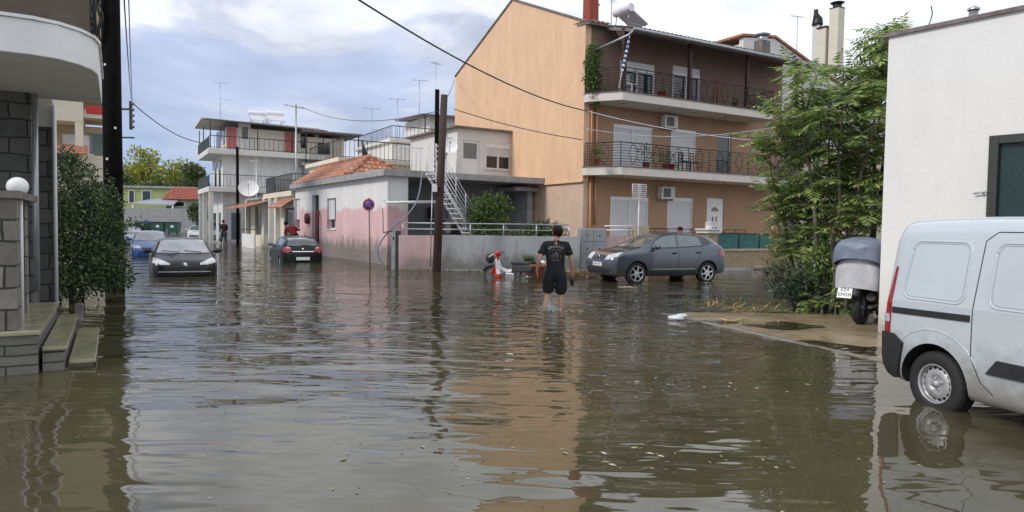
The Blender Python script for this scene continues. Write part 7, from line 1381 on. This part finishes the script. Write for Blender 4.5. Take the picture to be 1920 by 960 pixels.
p = PY(371, 430, 66); t = thing('round_tree', 'small round clipped dark tree beside the white car', 'tree', (p.x, 66, ground_h(p.x, 66)), 0); m = MB(); clumps(m, [((0, 0, 2.4), (0.85, 0.8, 0.95), 3), ((-0.3, 0, 2.9), (0.4, 0.4, 0.4), 1), ((0.4, 0, 2.0), (0.5, 0.5, 0.5), 1)], 1500, 0.25, asp=0.5); m.build('crown', lm_dark, t); m = MB(); m.tube([(0, 0, 0), (0, 0, 2)], 0.09, 6); m.build('trunk', 'bark', t)
bush('roadside_bush', 250, 440, 3.0, 2.0, 2.1, 1200, 0.22, lm_dark, 'dark bush beyond the thick black pole next to the hidden white car', asp=0.5, Y=50)
# ------------------------------------------------------------------ balcony pots, chairs
def pot(fr, x, y, z, label, r=0.16, h=0.24, plant=0.3, mat='terracotta', n=60, pm=None, group='flower pots on the balconies'):
    t = thing('flower_pot', label, 'pot', fr.w(x, y, z), fr.deg, group); m = MB(); m.lathe([(0.001, 0.001), (r*0.7, 0.0), (r, h), (r*1.08, h), (r*1.08, h-0.04), (r, h-0.04)][:4]+[(r*0.9, h), (r*0.85, h-0.05), (0.001, h-0.05)], n=14); m.build('pot', mat, t)
    if plant: m = MB(); clumps(m, [((0, 0, h+plant*0.5), (plant*0.55, plant*0.5, plant*0.6), 1)], n, 0.13, asp=0.35); m.build('plant', pm or lm_mid, t)
for (Z, pxs) in ((Z2, ((1238, 0.12, 'red bowl on the top balcony below the second window', 'red', 0.2), (1375, 0.2, 'terracotta pot on the top balcony, first of the right hand group', 'terracotta', 0.14), (1405, 0.15, 'narrow terracotta pot in the middle of the top balcony group', 'terracotta', 0.12), (1420, 0.35, 'long terracotta planter near the right end of the top balcony', 'terracotta', 0.2), (1432, 0.1, 'last terracotta pot at the right end of the top balcony', 'terracotta', 0.15))), (Z1, ((1212, 0.8, 'pot with a large dark plant on the middle balcony between the shutters', 'terracotta', 0.18), (1248, 0.65, 'pot with a tall light green plant on the middle balcony', 'terracotta', 0.16), (1258, 0.0, 'red basin on the middle balcony floor', 'red', 0.2), (1120, 0.5, 'pot plant at the left end of the middle balcony', 'terracotta', 0.15)))):
    for px, pl, l, mt, r in pxs: x = OB.onY(-1.15, px, 300)[0]; pot(OB, x, -1.15, Z+0.02, l, r, 0.24, pl, mt, 160 if pl > 0.4 else 40, lm_dark if 'dark' in l else None)
def chair(fr, x, y, z, label, mat='wickerwood'):
    t = thing('balcony_chair', label, 'chair', fr.w(x, y, z), fr.deg+20, 'chairs on the balconies'); m = MB(); m.box((-0.22, -0.22, 0.43), (0.22, 0.22, 0.46)); m.build('seat', mat, t); m = MB()
    for q in (0.6, 0.74, 0.86): m.box((-0.2, 0.2, q-0.04), (0.2, 0.225, q+0.03))
    m.build('backrest', mat, t)
    for a, b, h in ((-0.2, -0.2, 0.43), (0.2, -0.2, 0.43), (-0.2, 0.2, 0.9), (0.2, 0.2, 0.9)): m = MB(); m.box((a-0.02, b-0.02, 0), (a+0.02, b+0.02, h)); m.build('leg', mat, t)
x = OB.onY(-0.8, 1305, 300)[0]; chair(OB, x, -0.8, Z1+0.02, 'wooden chair on the middle balcony beside the second shutter'); x = OB.onY(-0.9, 1290, 300)[0]; chair(OB, x-0.1, -0.8, Z1+0.02, 'dark chair left of the wooden one on the middle balcony', 'seat')
x = OB.onY(-0.8, 1182, 150)[0]; chair(OB, x, -0.8, Z2+0.02, 'pale chair on the top balcony below the first window', 'shutter')
# rolled striped flag on a slanted pole, stepladder on top balcony
t = fthing('rolled_flag', 'rolled blue and white striped flag on a slanted white pole on the top balcony', 'flag', OB); a = OB.onY(-1.5, 1160, 165); b = OB.onY(-1.5, 1182, 62); A = Vector((a[0], -1.5, a[1])); B_ = Vector((b[0], -1.5, b[1]))
m = MB(); m.tube([A, B_], 0.02, 6); m.build('pole', 'steelw', t); m = MB(); m2_ = MB(); n = 14
for k in range(n): (m if k % 2 else m2_).tube([A.lerp(B_, 0.3+0.6*k/n), A.lerp(B_, 0.3+0.6*(k+1)/n)], [0.055+0.012*(k % 3), 0.05], 8)
f_ = m.build('cloth', 'blue', t); m2_.build('white_stripes', 'white2', f_)
t = fthing('stepladder', 'red folding stepladder standing on the top balcony', 'ladder', Frame(*OB.w(OB.onY(-1.0, 1345, 180)[0], -1.0)[:2], 30, Z2+0.02))
for sy in (-0.25, 0.25):
    m = MB(); m.tube([(-0.22, sy, 0), (0, 0, 1.3)], 0.02, 5); m.build('rail', 'redbrick', t); m = MB(); m.tube([(0.22, sy, 0), (0, 0, 1.3)], 0.02, 5); m.build('rail', 'redbrick', t)
m = MB()
for k in range(4): f = k/4; m.tube([(-0.22*(1-f), -0.25*(1-f), 1.3*f+0.1), (-0.22*(1-f), 0.25*(1-f), 1.3*f+0.1)], 0.014, 4)
m.build('rungs', 'redbrick', t)
# ------------------------------------------------------------------ scooter, covered motorbike
p = G(955, 521, 0.0); t = thing('scooter', 'small red and white scooter with a dark rear half under water by the garden wall', 'scooter', (p.x, p.y, -0.22), -18)
r = 0.27
def mwheel(x, parent, z=r, R_=r, w=0.055, y=0):
    e = bpy.data.objects.new('wheel', None); COL.objects.link(e); e.parent = parent; e.location = (x, y, z)
    m = MB(); m.lathe([(R_-w, -w*0.6), (R_-w*0.25, -w*0.7), (R_, -w*0.25), (R_, w*0.25), (R_-w*0.25, w*0.7), (R_-w, w*0.6), (R_-w, -w*0.6)], (0, 0, 0), 'Y', 28); m.build('tyre', 'rubber', e)
    m = MB(); m.lathe([(R_-w, -0.015), (R_-w*1.2, 0), (R_-w, 0.015)], (0, 0, 0), 'Y', 28); m.lathe([(0.001, -0.05), (0.04, -0.05), (0.04, 0.05), (0.001, 0.05)], (0, 0, 0), 'Y', 12)
    for k in range(9): a = 2*pi*k/9; m.tube([(0.03*cos(a), 0, 0.03*sin(a)), ((R_-w)*cos(a), 0, (R_-w)*sin(a))], 0.007, 4)
    m.build('rim', 'galv', e)
mwheel(-0.6, t); mwheel(0.6, t)
m = MB(); 
for y in (-0.07, 0.07): m.tube([(-0.6, y, r), (-0.42, y, 0.78)], 0.022, 6)
m.tube([(-0.42, 0, 0.7), (-0.36, 0, 0.96)], 0.03, 6); m.build('fork', 'red', t)
m = MB(); m.tube(crm([(-0.88, 0, 0.42), (-0.76, 0, 0.56), (-0.58, 0, 0.60), (-0.42, 0, 0.52)], 4), 0.055, 8); m.build('front_mudguard', 'black', t)
m = MB(); m.slab([(-0.50, 0.0, 0.80), (-0.36, 0.0, 0.84), (-0.22, 0.0, 0.45), (-0.30, 0.0, 0.28), (-0.46, 0, 0.34)], (0, 0.02, 0)); m.slab([(-0.46, -0.16, 0.76), (-0.40, -0.14, 0.78), (-0.26, -0.15, 0.35), (-0.36, -0.19, 0.32)], (0, 0.32, 0)); m.build('leg_shield', 'white2', t, 0.015)
m = MB(); m.slab([(-0.50, -0.13, 0.62), (-0.42, -0.13, 0.62), (-0.26, -0.15, 0.22), (-0.44, -0.15, 0.22)], (0, 0.26, 0)); m.build('front_fairing', 'red', t, 0.02)
m = MB(); m.ell((-0.40, 0, 0.99), (0.12, 0.15, 0.09), 12, 8); m.build('headlamp_cowl', 'red', t)
m = MB(); m.tube(crm([(-0.30, -0.32, 1.02), (-0.36, -0.15, 1.04), (-0.38, 0, 1.02), (-0.36, 0.15, 1.04), (-0.30, 0.32, 1.02)], 3), 0.014, 6); m.build('handlebar', 'black', t)
m = MB(); m.tube(crm([(-0.28, 0, 0.5), (0.0, 0, 0.42), (0.3, 0, 0.55), (0.62, 0, 0.62)], 4), [0.07]*13, 8); m.build('frame', 'white2', t)
m = MB(); m.box((0.05, -0.12, 0.66), (0.72, 0.12, 0.76)); m.build('seat', 'seat', t, 0.04); m = MB(); m.slab([(0.1, -0.13, 0.4), (0.75, -0.13, 0.45), (0.82, -0.10, 0.62), (0.1, -0.11, 0.65)], (0, 0.24, 0)); m.build('rear_body', 'blackplastic', t, 0.03)
m = MB(); m.box((-0.1, -0.12, 0.15), (0.2, 0.12, 0.38)); m.build('engine', 'galv', t, 0.03)
v = Vector((p.x, p.y, 0)); q = Matrix.Rotation(radians(-18), 4, 'Z') @ Vector((-0.50, -0.30, 0.84))
t2 = thing('helmet', 'black helmet with pale stripes hanging on the scooter handlebar', 'helmet', (v.x+q.x-0.05, v.y+q.y, 0.62), 40); m = MB(); m.ell((0, 0, 0), (0.135, 0.155, 0.16), 16, 10); m.build('shell', 'black', t2); m = MB(); m.tube([(0.137*sin(a), -0.158*cos(a)*0.55-0.07, 0.162*cos(a)*0.85) for a in [(-1.2+0.3*k) for k in range(9)]], 0.012, 5); m.tube([(0.10*sin(a), -0.16*cos(a)*0.6-0.06, 0.12*cos(a)) for a in [(-1.2+0.3*k) for k in range(9)]], 0.01, 5); m.build('stripe', 'silver', t2)
p = G(1003, 520, 0); t = thing('clay_planter', 'large terracotta planter with dark rim contents by the wall', 'planter', (p.x, p.y+0.25, 0), 0); m = MB(); m.lathe([(0.001, -0.2), (0.26, -0.2), (0.36, 0.34), (0.40, 0.34), (0.40, 0.42), (0.35, 0.42), (0.34, 0.3), (0.001, 0.3)], n=20); m.build('pot', 'terracotta', t); m = MB(); m.box((-0.26, -0.16, 0.32), (0.16, 0.1, 0.5), MX((0, 0, 0), 0, 8, 10)); m.build('soil_bag', 'black', t, 0.03); m = MB(); m.ell((0.2, 0, 0.46), (0.16, 0.12, 0.09), 10, 8, 0.1, R); m.build('crumpled_bag', 'plastic', t)
m = MB(); 
for k in range(160): a = R.uniform(0, 6.28); m.add(leafquad(Vector((-0.2+R.uniform(-.1, .1), 0.1, 0.35)), Vector((cos(a)*0.7, sin(a)*0.7, 1.4)), rv(), R.uniform(0.25, 0.5), 0.02), [(0, 1, 2, 3)])
m.build('grassy_plant', lm_mid, t)
# covered motorbike on the pavement, seen from behind
p = G(1612, 604, 0.02); t = thing('covered_motorbike', 'motorbike under a blue and silver cover parked by the white building corner', 'motorcycle', (p.x+0.08, p.y, 0.0), 48)
mr_ = 0.32; mwheel(-0.25, t, mr_+0.01, mr_, 0.11); mwheel(1.15, t, mr_+0.01, mr_, 0.09)
m = MB(); m.tube(crm([(-0.30, 0, 0.78), (-0.15, 0, 0.72), (0.3, 0, 0.66), (0.7, 0, 0.5), (1.0, 0, 0.8)], 4), 0.10, 8); m.box((0.1, -0.17, 0.22), (0.65, 0.17, 0.62)); m.build('frame', 'black', t, 0.02)
m = MB(); m.tube([(-0.25, 0.14, mr_), (0.35, 0.16, 0.36)], 0.035, 6); m.tube([(-0.25, -0.14, mr_), (0.35, -0.16, 0.36)], 0.035, 6); m.build('swingarm', 'galv', t); m = MB(); m.tube([(-0.45, -0.21, 0.52), (0.2, -0.22, 0.42), (0.5, -0.2, 0.3)], [0.075, 0.065, 0.03], 12); m.build('exhaust', 'black', t)
m = MB(); m.tube(crm([(-0.60, 0, 0.50), (-0.50, 0, 0.66), (-0.25, 0, 0.74), (-0.05, 0, 0.68)], 4), 0.09, 8); m.build('mudguard', 'blackplastic', t)
pl_ = MB(); pl_.box((-0.12, -0.012, -0.105), (0.12, 0.0, 0.105)); X = MX((-0.63, 0.16, 0.58), 0, 0, -90) @ Matrix.Rotation(radians(-28), 4, 'X'); o = pl_.build('number_plate', 'plate', t, 0.003, xf=X)
text_mesh('plate_text', 'EZA', 0.085, 'black', o, X @ MX((0, -0.016, 0.048), 90), 0.001); text_mesh('plate_text', 'EM58', 0.095, 'black', o, X @ MX((0, -0.016, -0.045), 90), 0.001)
def cover(name, secs, mat, parent, amp=0.02, seed=1, sub=2):
    """draped cloth: rings of (x, z0, z1, half width)"""
    m = MB(); n = 28; vs = []
    for i, (x, z0, z1, w) in enumerate(secs):
        for k in range(n):
            a = -pi*0.08+(pi*1.16)*k/(n-1); yy = -cos(a)*w; zz = z0+(z1-z0)*max(0, sin(a))**0.45 if sin(a) > 0 else z0
            nv = Vector((x*4, yy*5, zz*4+seed*7)); j = mn.noise(nv)*amp+abs(mn.noise(nv*2.3))*amp*0.6; vs.append((x+mn.noise(nv+Vector((5, 0, 0)))*amp, yy*(1+j*2), zz+j*(1.5 if sin(a) < 0.15 else 0.8)))
    fs = [(i*n+k, i*n+k+1, (i+1)*n+k+1, (i+1)*n+k) for i in range(len(secs)-1) for k in range(n-1)]; fs += [tuple(range(n-1, -1, -1)), tuple((len(secs)-1)*n+k for k in range(n))]
    m.add(vs, fs, True); m.sm[-1] = m.sm[-2] = False; o = m.build(name, mat, parent); o.modifiers.new('s', 'SUBSURF').levels = 1; o.modifiers['s'].render_levels = 1; return o
cover('lower_cover', [(-0.62, 0.66, 1.20, 0.30), (-0.56, 0.62, 1.25, 0.36), (-0.3, 0.66, 1.28, 0.38), (0.1, 0.58, 1.28, 0.40), (0.5, 0.50, 1.30, 0.40), (0.9, 0.55, 1.35, 0.36), (1.2, 0.7, 1.2, 0.2)], 'silvertarp', t, 0.03, 1)
cover('upper_cover', [(-0.72, 1.18, 1.42, 0.26), (-0.66, 1.08, 1.52, 0.40), (-0.4, 1.05, 1.56, 0.43), (0.0, 1.02, 1.54, 0.42), (0.4, 1.0, 1.50, 0.42), (0.8, 1.05, 1.48, 0.38), (1.15, 1.1, 1.35, 0.25)], 'bluetarp', t, 0.035, 2)
m = MB(); m.ell((-0.5, -0.22, 0.88), (0.10, 0.13, 0.17), 12, 8); m.build('hanging_bag', 'black', t)
# plastic bag, banana-like leaf on kerb
p = G(1268, 598, 0.02); o = MB().ell((0, 0, 0.02), (0.14, 0.09, 0.05), 22, 12, 0.26, R); o.ell((0.12, 0.08, 0.05), (0.10, 0.05, 0.035), 14, 9, 0.28, R); o = o.build('plastic_bag', 'plastic'); o.location = p; tag(o, 'crumpled white plastic bag floating at the pavement tip', 'bag')
p = G(1372, 601, 0.03); m = MB(); m.tube(crm([(-0.22, 0.05, 0.03), (-0.1, 0, 0.0), (0.05, -0.01, 0.0), (0.2, 0.05, 0.02), (0.36, 0.08, 0.0)], 4), [0.006, 0.015, 0.022, 0.026, 0.028, 0.026, 0.024, 0.02, 0.018, 0.016, 0.013, 0.012, 0.01, 0.009, 0.008, 0.007, 0.005][:17], 6); o = m.build('leaf_stalk', 'yell'); o.location = p; tag(o, 'curved yellow green leaf stalk lying at the water edge', 'stalk')
m = MB(); b_ = G(1335, 603, 0.02)
for i in range(120): v = Vector((b_.x+R.uniform(-0.7, 1.3), b_.y+R.gauss(0, 0.05), 0.012)); m.add(leafquad(v, Vector((R.uniform(-1, 1), R.uniform(-.5, .5), 0.05)), Vector((0, 0, 1)), R.uniform(0.03, 0.1), 0.03), [(0, 1, 2, 3)])
tag(m.build('wet_litter', leafmat('wet_litter_leaf', [(0.03, 0.03, 0.02), (0.2, 0.18, 0.1), (0.5, 0.48, 0.4)])), 'line of dark and pale litter along the pavement tip', 'litter', kind='stuff')
for px, py, l, mt in ((490, 445, 'orange debris floating by the low house steps', 'terracotta'), (1180, 601-70, 'pale plank floating under the grey crossover car', 'tan')):
    p = G(px, py+8, 0.0); m = MB()
    for k in range(3): m.box((-0.3+k*0.15, -0.06, -0.02), (-0.08+k*0.16, 0.06, 0.015+0.012*k), MX((0, 0, 0), 0, 4*k, 12*k))
    o = m.build('floating_debris', mt); o.location = (p.x, p.y, 0); tag(o, l, 'debris')
# ------------------------------------------------------------------ people
def head(mb_parent, c, yaw, s=1.0, hairmat='hair', cap=None, skinm='skin'): pass
def wrinkle(o, amp=0.012):
    vs = o.data.vertices; ns = [v.normal.copy() for v in vs]
    for v, n in zip(vs, ns):
        c = v.co; k = mn.noise(Vector((c.x*6+c.z*5, c.y*6, c.z*9)))+0.6*mn.noise(Vector((c.x*14-c.z*9, c.y*12, c.z*16+3))); v.co = c+n*k*amp
    return o
def hem(o, z):
    for v in o.data.vertices:
        if v.co.z < z: v.co.z = z-(z-v.co.z)*0.04
    return o
def person(label, loc, deg, J, sc=1.0, top='black_cloth', bottom='black_cloth', hairm='hair', sleeves=0.5, legs=0.55, cap=None, group='people out in the flood', hands=True):
    """J: joint positions in the person's own frame (faces +Y)"""
    t = thing('person', label, 'person', loc, deg, group); t.scale = (sc,)*3
    g = lambda k: Vector(J[k])
    ch = []; pel = g('pelvis'); che = g('chest'); nk = g('neck'); hd = g('head')
    bone = lambda p, r: (p.x, p.y, p.z, r)
    ch.append([bone(pel, (0.135, 0.10)), bone(pel.lerp(che, 0.45), (0.125, 0.09)), bone(che, (0.155, 0.10)), bone(nk-Vector((0, 0, 0.03)), (0.065, 0.06)), bone(nk+Vector((0, 0, 0.05)), (0.052, 0.055)), bone(hd-Vector((0, 0, 0.055)), (0.068, 0.080)), bone(hd+Vector((0, 0, 0.02)), (0.082, 0.098)), bone(hd+Vector((0, 0, 0.085)), (0.056, 0.066))])
    for s in ('l', 'r'):
        sh, elb, wr_, hn = g('sh'+s), g('el'+s), g('wr'+s), g('ha'+s); hip, kn, an, toe = g('hip'+s), g('kn'+s), g('an'+s), g('toe'+s)
        ch.append([bone(che, (0.155, 0.10)), bone(sh, 0.062), bone(sh.lerp(elb, 0.5), 0.050), bone(elb, 0.041), bone(elb.lerp(wr_, 0.35), 0.042), bone(wr_, (0.027, 0.024)), bone(wr_.lerp(hn, 0.45), (0.038, 0.018)), bone(hn, (0.036, 0.016))])
        d = (hn-wr_).normalized(); side = d.cross(Vector((0, 1, 0))); side = side.normalized() if side.length > 0.1 else Vector((1, 0, 0)); fwd = Vector((0, 1, 0))
        if hands:
            for k in range(4): o_ = fwd*(0.028-0.019*k); L_ = (0.062, 0.072, 0.067, 0.052)[k]; b0 = hn-d*0.01+o_; ch.append([bone(b0, 0.0095), bone(b0+d*L_*0.55+side*0.0, 0.0085), bone(b0+d*L_*0.95+fwd*0.004-side*(0.02 if s == 'l' else -0.02), 0.007)])
            b0 = wr_.lerp(hn, 0.35)+fwd*0.03; ch.append([bone(b0, 0.011), bone(b0+fwd*0.028+d*0.03, 0.010), bone(b0+fwd*0.034+d*0.06, 0.008)])
        ch.append([bone(pel, (0.135, 0.10)), bone(hip, 0.088), bone(hip.lerp(kn, 0.45), 0.075), bone(kn, 0.053), bone(kn.lerp(an, 0.3), 0.057), bone(kn.lerp(an, 0.75), 0.037), bone(an, 0.034), bone(an.lerp(toe, 0.5)-Vector((0, 0, 0.02)), (0.038, 0.028)), bone(toe, (0.035, 0.02))])
    body = skinmesh('body', ch, 'skin', t)
    # clothing grown over the same skeleton, a little wider
    def grow(r, k=0.014): return (r[0]+k, r[1]+k) if isinstance(r, tuple) else r+k
    sh_ = [[bone(pel-Vector((0, 0, 0.17)), (0.20, 0.155)), bone(pel-Vector((0, 0, 0.02)), (0.198, 0.15)), bone(pel.lerp(che, 0.45), (0.188, 0.142)), bone(che, (0.188, 0.15)), bone(nk-Vector((0, 0, 0.035)), (0.10, 0.085)), bone(nk+Vector((0, 0, 0.01)), (0.072, 0.068))]]
    for s in ('l', 'r'):
        sh, elb, wr_ = g('sh'+s), g('el'+s), g('wr'+s); e = sh.lerp(elb, 0.75) if sleeves < 0.8 else wr_; 
        sh_.append([bone(che, (0.188, 0.15)), bone(sh, 0.086), bone(sh.lerp(elb, 0.42), 0.083)]+([bone(e, 0.086)] if sleeves < 0.8 else [bone(elb, 0.058), bone(e, 0.04)]))
    hem(wrinkle(skinmesh('shirt', sh_, top, t)), pel.z-0.20)
    sk_ = [[bone(pel+Vector((0, 0, 0.08)), (0.14, 0.105)), bone(pel-Vector((0, 0, 0.03)), (0.165, 0.13))]]
    for s in ('l', 'r'):
        hip, kn, an = g('hip'+s), g('kn'+s), g('an'+s); sk_.append([bone(pel-Vector((0, 0, 0.03)), (0.165, 0.13)), bone(hip-Vector((0, 0, 0.03)), 0.14), bone(hip.lerp(kn, 0.5), 0.135)]+([bone(hip.lerp(kn, 1.08), 0.132)] if legs < 0.8 else [bone(kn, 0.072), bone(kn.lerp(an, 0.95), 0.055)]))
    so_ = wrinkle(skinmesh('shorts' if legs < 0.8 else 'trousers', sk_, bottom, t))
    if legs < 0.8: hem(so_, g('knl').z-0.03)
    # hair or hat, ears, face
    m = MB(); m.ell(hd+Vector((0, -0.014, 0.030)), (0.098, 0.114, 0.118), 22, 14); vs = m.v; 
    for v in vs:
        rel = v-hd
        if rel.z < 0.0 and rel.y > -0.01: v.y = min(v.y, hd.y-0.012)
        v += Vector((mn.noise(v*40)*0.012, mn.noise(v*40+Vector((3, 0, 0)))*0.012, mn.noise(v*30+Vector((0, 7, 0)))*0.014))
    m.build('hair', hairm, t)
    m = MB()
    for s in (1, -1): m.ell(hd+Vector((s*0.097, 0.0, -0.01)), (0.014, 0.024, 0.034), 8, 6)
    m.build('ears', 'skin', t)
    m = MB(); m.ell(hd+Vector((0, 0.112, -0.02)), (0.014, 0.02, 0.028), 8, 6); m.build('nose', 'skin', t)
    m = MB()
    for s in (1, -1): m.ell(hd+Vector((s*0.032, 0.094, 0.012)), (0.014, 0.01, 0.008), 8, 6)
    m.build('eyes', 'black', t); m = MB(); m.ell(hd+Vector((0, 0.098, -0.058)), (0.026, 0.01, 0.006), 8, 6); m.build('mouth', mk('lips', (0.3, 0.1, 0.09), 0.6), t)
    if cap: m = MB(); m.lathe([(0.115, 0.0), (0.118, 0.04), (0.09, 0.12), (0.04, 0.2), (0.001, 0.26)], hd+Vector((0, 0, 0.04)), 'Z', 16); m.build('hat', cap, t)
    return t
MANJ = dict(pelvis=(0, 0, 0.98), chest=(0.0, 0.02, 1.36), neck=(0.01, 0.045, 1.55), head=(0.035, 0.07, 1.70),
 shl=(-0.215, 0.01, 1.46), ell=(-0.31, -0.10, 1.18), wrl=(-0.36, 0.02, 0.93), hal=(-0.34, 0.06, 0.84), shr=(0.215, 0.02, 1.46), elr=(0.30, 0.02, 1.17), wrr=(0.34, 0.12, 0.92), har=(0.335, 0.15, 0.83),
 hipl=(-0.10, 0, 0.90), knl=(-0.14, 0.10, 0.50), anl=(-0.19, -0.24, 0.24), toel=(-0.20, -0.20, 0.06), hipr=(0.10, 0, 0.90), knr=(0.115, 0.06, 0.48), anr=(0.12, 0.0, 0.09), toer=(0.13, 0.16, 0.03))
man = person('man in black t shirt and black shorts wading away from the camera through the flood', (MANX, MANY, -0.17), -3, MANJ, 1.0); man.scale = (1.03, 1.05, 1.0)
# print on the back of the shirt: arched lettering over a faded figure
bk_ = BVHTree.FromPolygons([v.co.copy() for v in [c for c in man.children if c.name.startswith('shirt')][0].data.vertices], [tuple(q.vertices) for q in [c for c in man.children if c.name.startswith('shirt')][0].data.polygons])
shirt = [c for c in man.children if c.name.startswith('shirt')][0]
def onback(x, z, off=0.004):
    h = bk_.ray_cast(Vector((x, -1, z)), Vector((0, 1, 0))); return (h[0]+Vector((0, -off, 0))) if h[0] else Vector((x, -0.12, z))
for i, ch_ in enumerate('RONCETTY'):
    a = radians(64-128*i/7*1.0); x = -0.15*sin(a)*0.95; z_ = 1.365+0.055*cos(a)*1.2; pz_ = onback(x, z_); text_mesh('print_letter', ch_, 0.058, mk('shirt_print', (0.62, 0.60, 0.52), 0.9), shirt, MX(pz_, 90) @ MX((0, 0, 0), 0, 0, 0) @ Matrix.Rotation(a*0.45, 4, 'Z'), 0.002)
m = MB()
for x0, z0, x1, z1, r_ in ((-0.10, 1.355, -0.02, 1.375, .007), (0.02, 1.375, 0.10, 1.35, .007), (0.0, 1.34, 0.005, 1.26, .010), (-0.05, 1.30, -0.06, 1.22, .006), (0.04, 1.31, 0.05, 1.22, .006), (-0.02, 1.27, -0.03, 1.20, .006), (0.02, 1.27, 0.025, 1.20, .006), (-0.09, 1.26, -0.10, 1.20, .004), (0.09, 1.27, 0.10, 1.2, .004), (-0.08, 1.165, 0.0, 1.16, .005), (0.01, 1.16, 0.09, 1.17, .006)):
    m.tube([onback(x0+(x1-x0)*k/4, z0+(z1-z0)*k/4, 0.001) for k in range(5)], r_*0.6, 4)
m.build('faded_print', 'fade', shirt)
v = Vector((0.345, 0.1, 0.73)); t = thing('dark_pouch', 'small black pouch held in the wading man\'s right hand', 'pouch', (MANX+0.345, MANY+0.08, 0.55), 0); m = MB(); m.ell((0, 0, 0), (0.045, 0.06, 0.07), 12, 8, 0.06, R); m.build('pouch', 'black_cloth', t)
# splash round the feet (water, so stuff)
m = MB()
for i in range(520):
    a = R.uniform(0, 2*pi); rr_ = abs(R.gauss(0, 0.14)); x = MANX-0.13+rr_*cos(a); y = MANY-0.2+rr_*sin(a)*0.5; z_ = abs(R.gauss(0, 0.10))*max(0, 1-rr_*2); s = R.uniform(0.002, 0.009); m.ell((x, y, z_), (s, s, s*1.5), 5, 4)
tag(m.build('water_splash', mk('splash_water', (0.7, 0.72, 0.74), 0.15, 0.02, bump=0)), 'white splash of water around the wading man\'s feet', 'splash', kind='stuff')
STAND = dict(pelvis=(0, 0, 0.95), chest=(0.0, 0.04, 1.32), neck=(0.0, 0.07, 1.50), head=(0.0, 0.12, 1.64), shl=(-0.20, 0.04, 1.42), ell=(-0.27, 0.02, 1.14), wrl=(-0.20, 0.16, 0.95), hal=(-0.16, 0.2, 0.88), shr=(0.20, 0.04, 1.42), elr=(0.27, 0.02, 1.14), wrr=(0.24, 0.12, 0.90), har=(0.22, 0.14, 0.80),
 hipl=(-0.10, 0, 0.88), knl=(-0.12, 0.05, 0.48), anl=(-0.14, -0.06, 0.08), toel=(-0.15, 0.1, 0.03), hipr=(0.10, 0, 0.88), knr=(0.13, 0.08, 0.48), anr=(0.16, 0.08, 0.08), toer=(0.18, 0.24, 0.03))
p = PY(420, 430, 52.5); person('distant person in dark jacket and trousers walking towards the camera by the white building', (p.x, 52.5, -0.05), 175, STAND, 1.05, 'black_cloth', mk('dark_blue_denim', (0.03, 0.035, 0.05), 0.9), sleeves=1, legs=1, hands=False)
BEND = dict(pelvis=(0, 0, 0.92), chest=(-0.16, 0.20, 1.20), neck=(-0.26, 0.30, 1.33), head=(-0.33, 0.38, 1.43), shl=(-0.34, 0.16, 1.25), ell=(-0.40, 0.30, 0.98), wrl=(-0.34, 0.45, 0.85), hal=(-0.32, 0.5, 0.8), shr=(0.02, 0.20, 1.28), elr=(0.22, 0.30, 1.12), wrr=(0.36, 0.42, 1.18), har=(0.42, 0.44, 1.24),
 hipl=(-0.10, 0, 0.86), knl=(-0.12, 0.08, 0.46), anl=(-0.14, -0.06, 0.08), toel=(-0.15, 0.1, 0.03), hipr=(0.10, 0, 0.86), knr=(0.13, 0.08, 0.46), anr=(0.16, 0.0, 0.08), toer=(0.18, 0.2, 0.03))
p = PY(549, 430, 38.0); person('person in a dark red top and pointed dark hat leaning beyond the black hatchback', (p.x+0.1, 38.0, 0.0), 30, BEND, 1.12, 'redcloth', 'black_cloth', sleeves=1, legs=1, cap='black', hands=False)
p = PY(1283, 430, 24.3); person('dark haired person standing behind the slate grey car with only head and shoulders showing', (p.x, 25.2, -0.02), 210, STAND, 0.985, mk('dark_brown_cloth', (0.05, 0.03, 0.03), 0.9), 'black_cloth', sleeves=0.5, legs=1, hands=False)
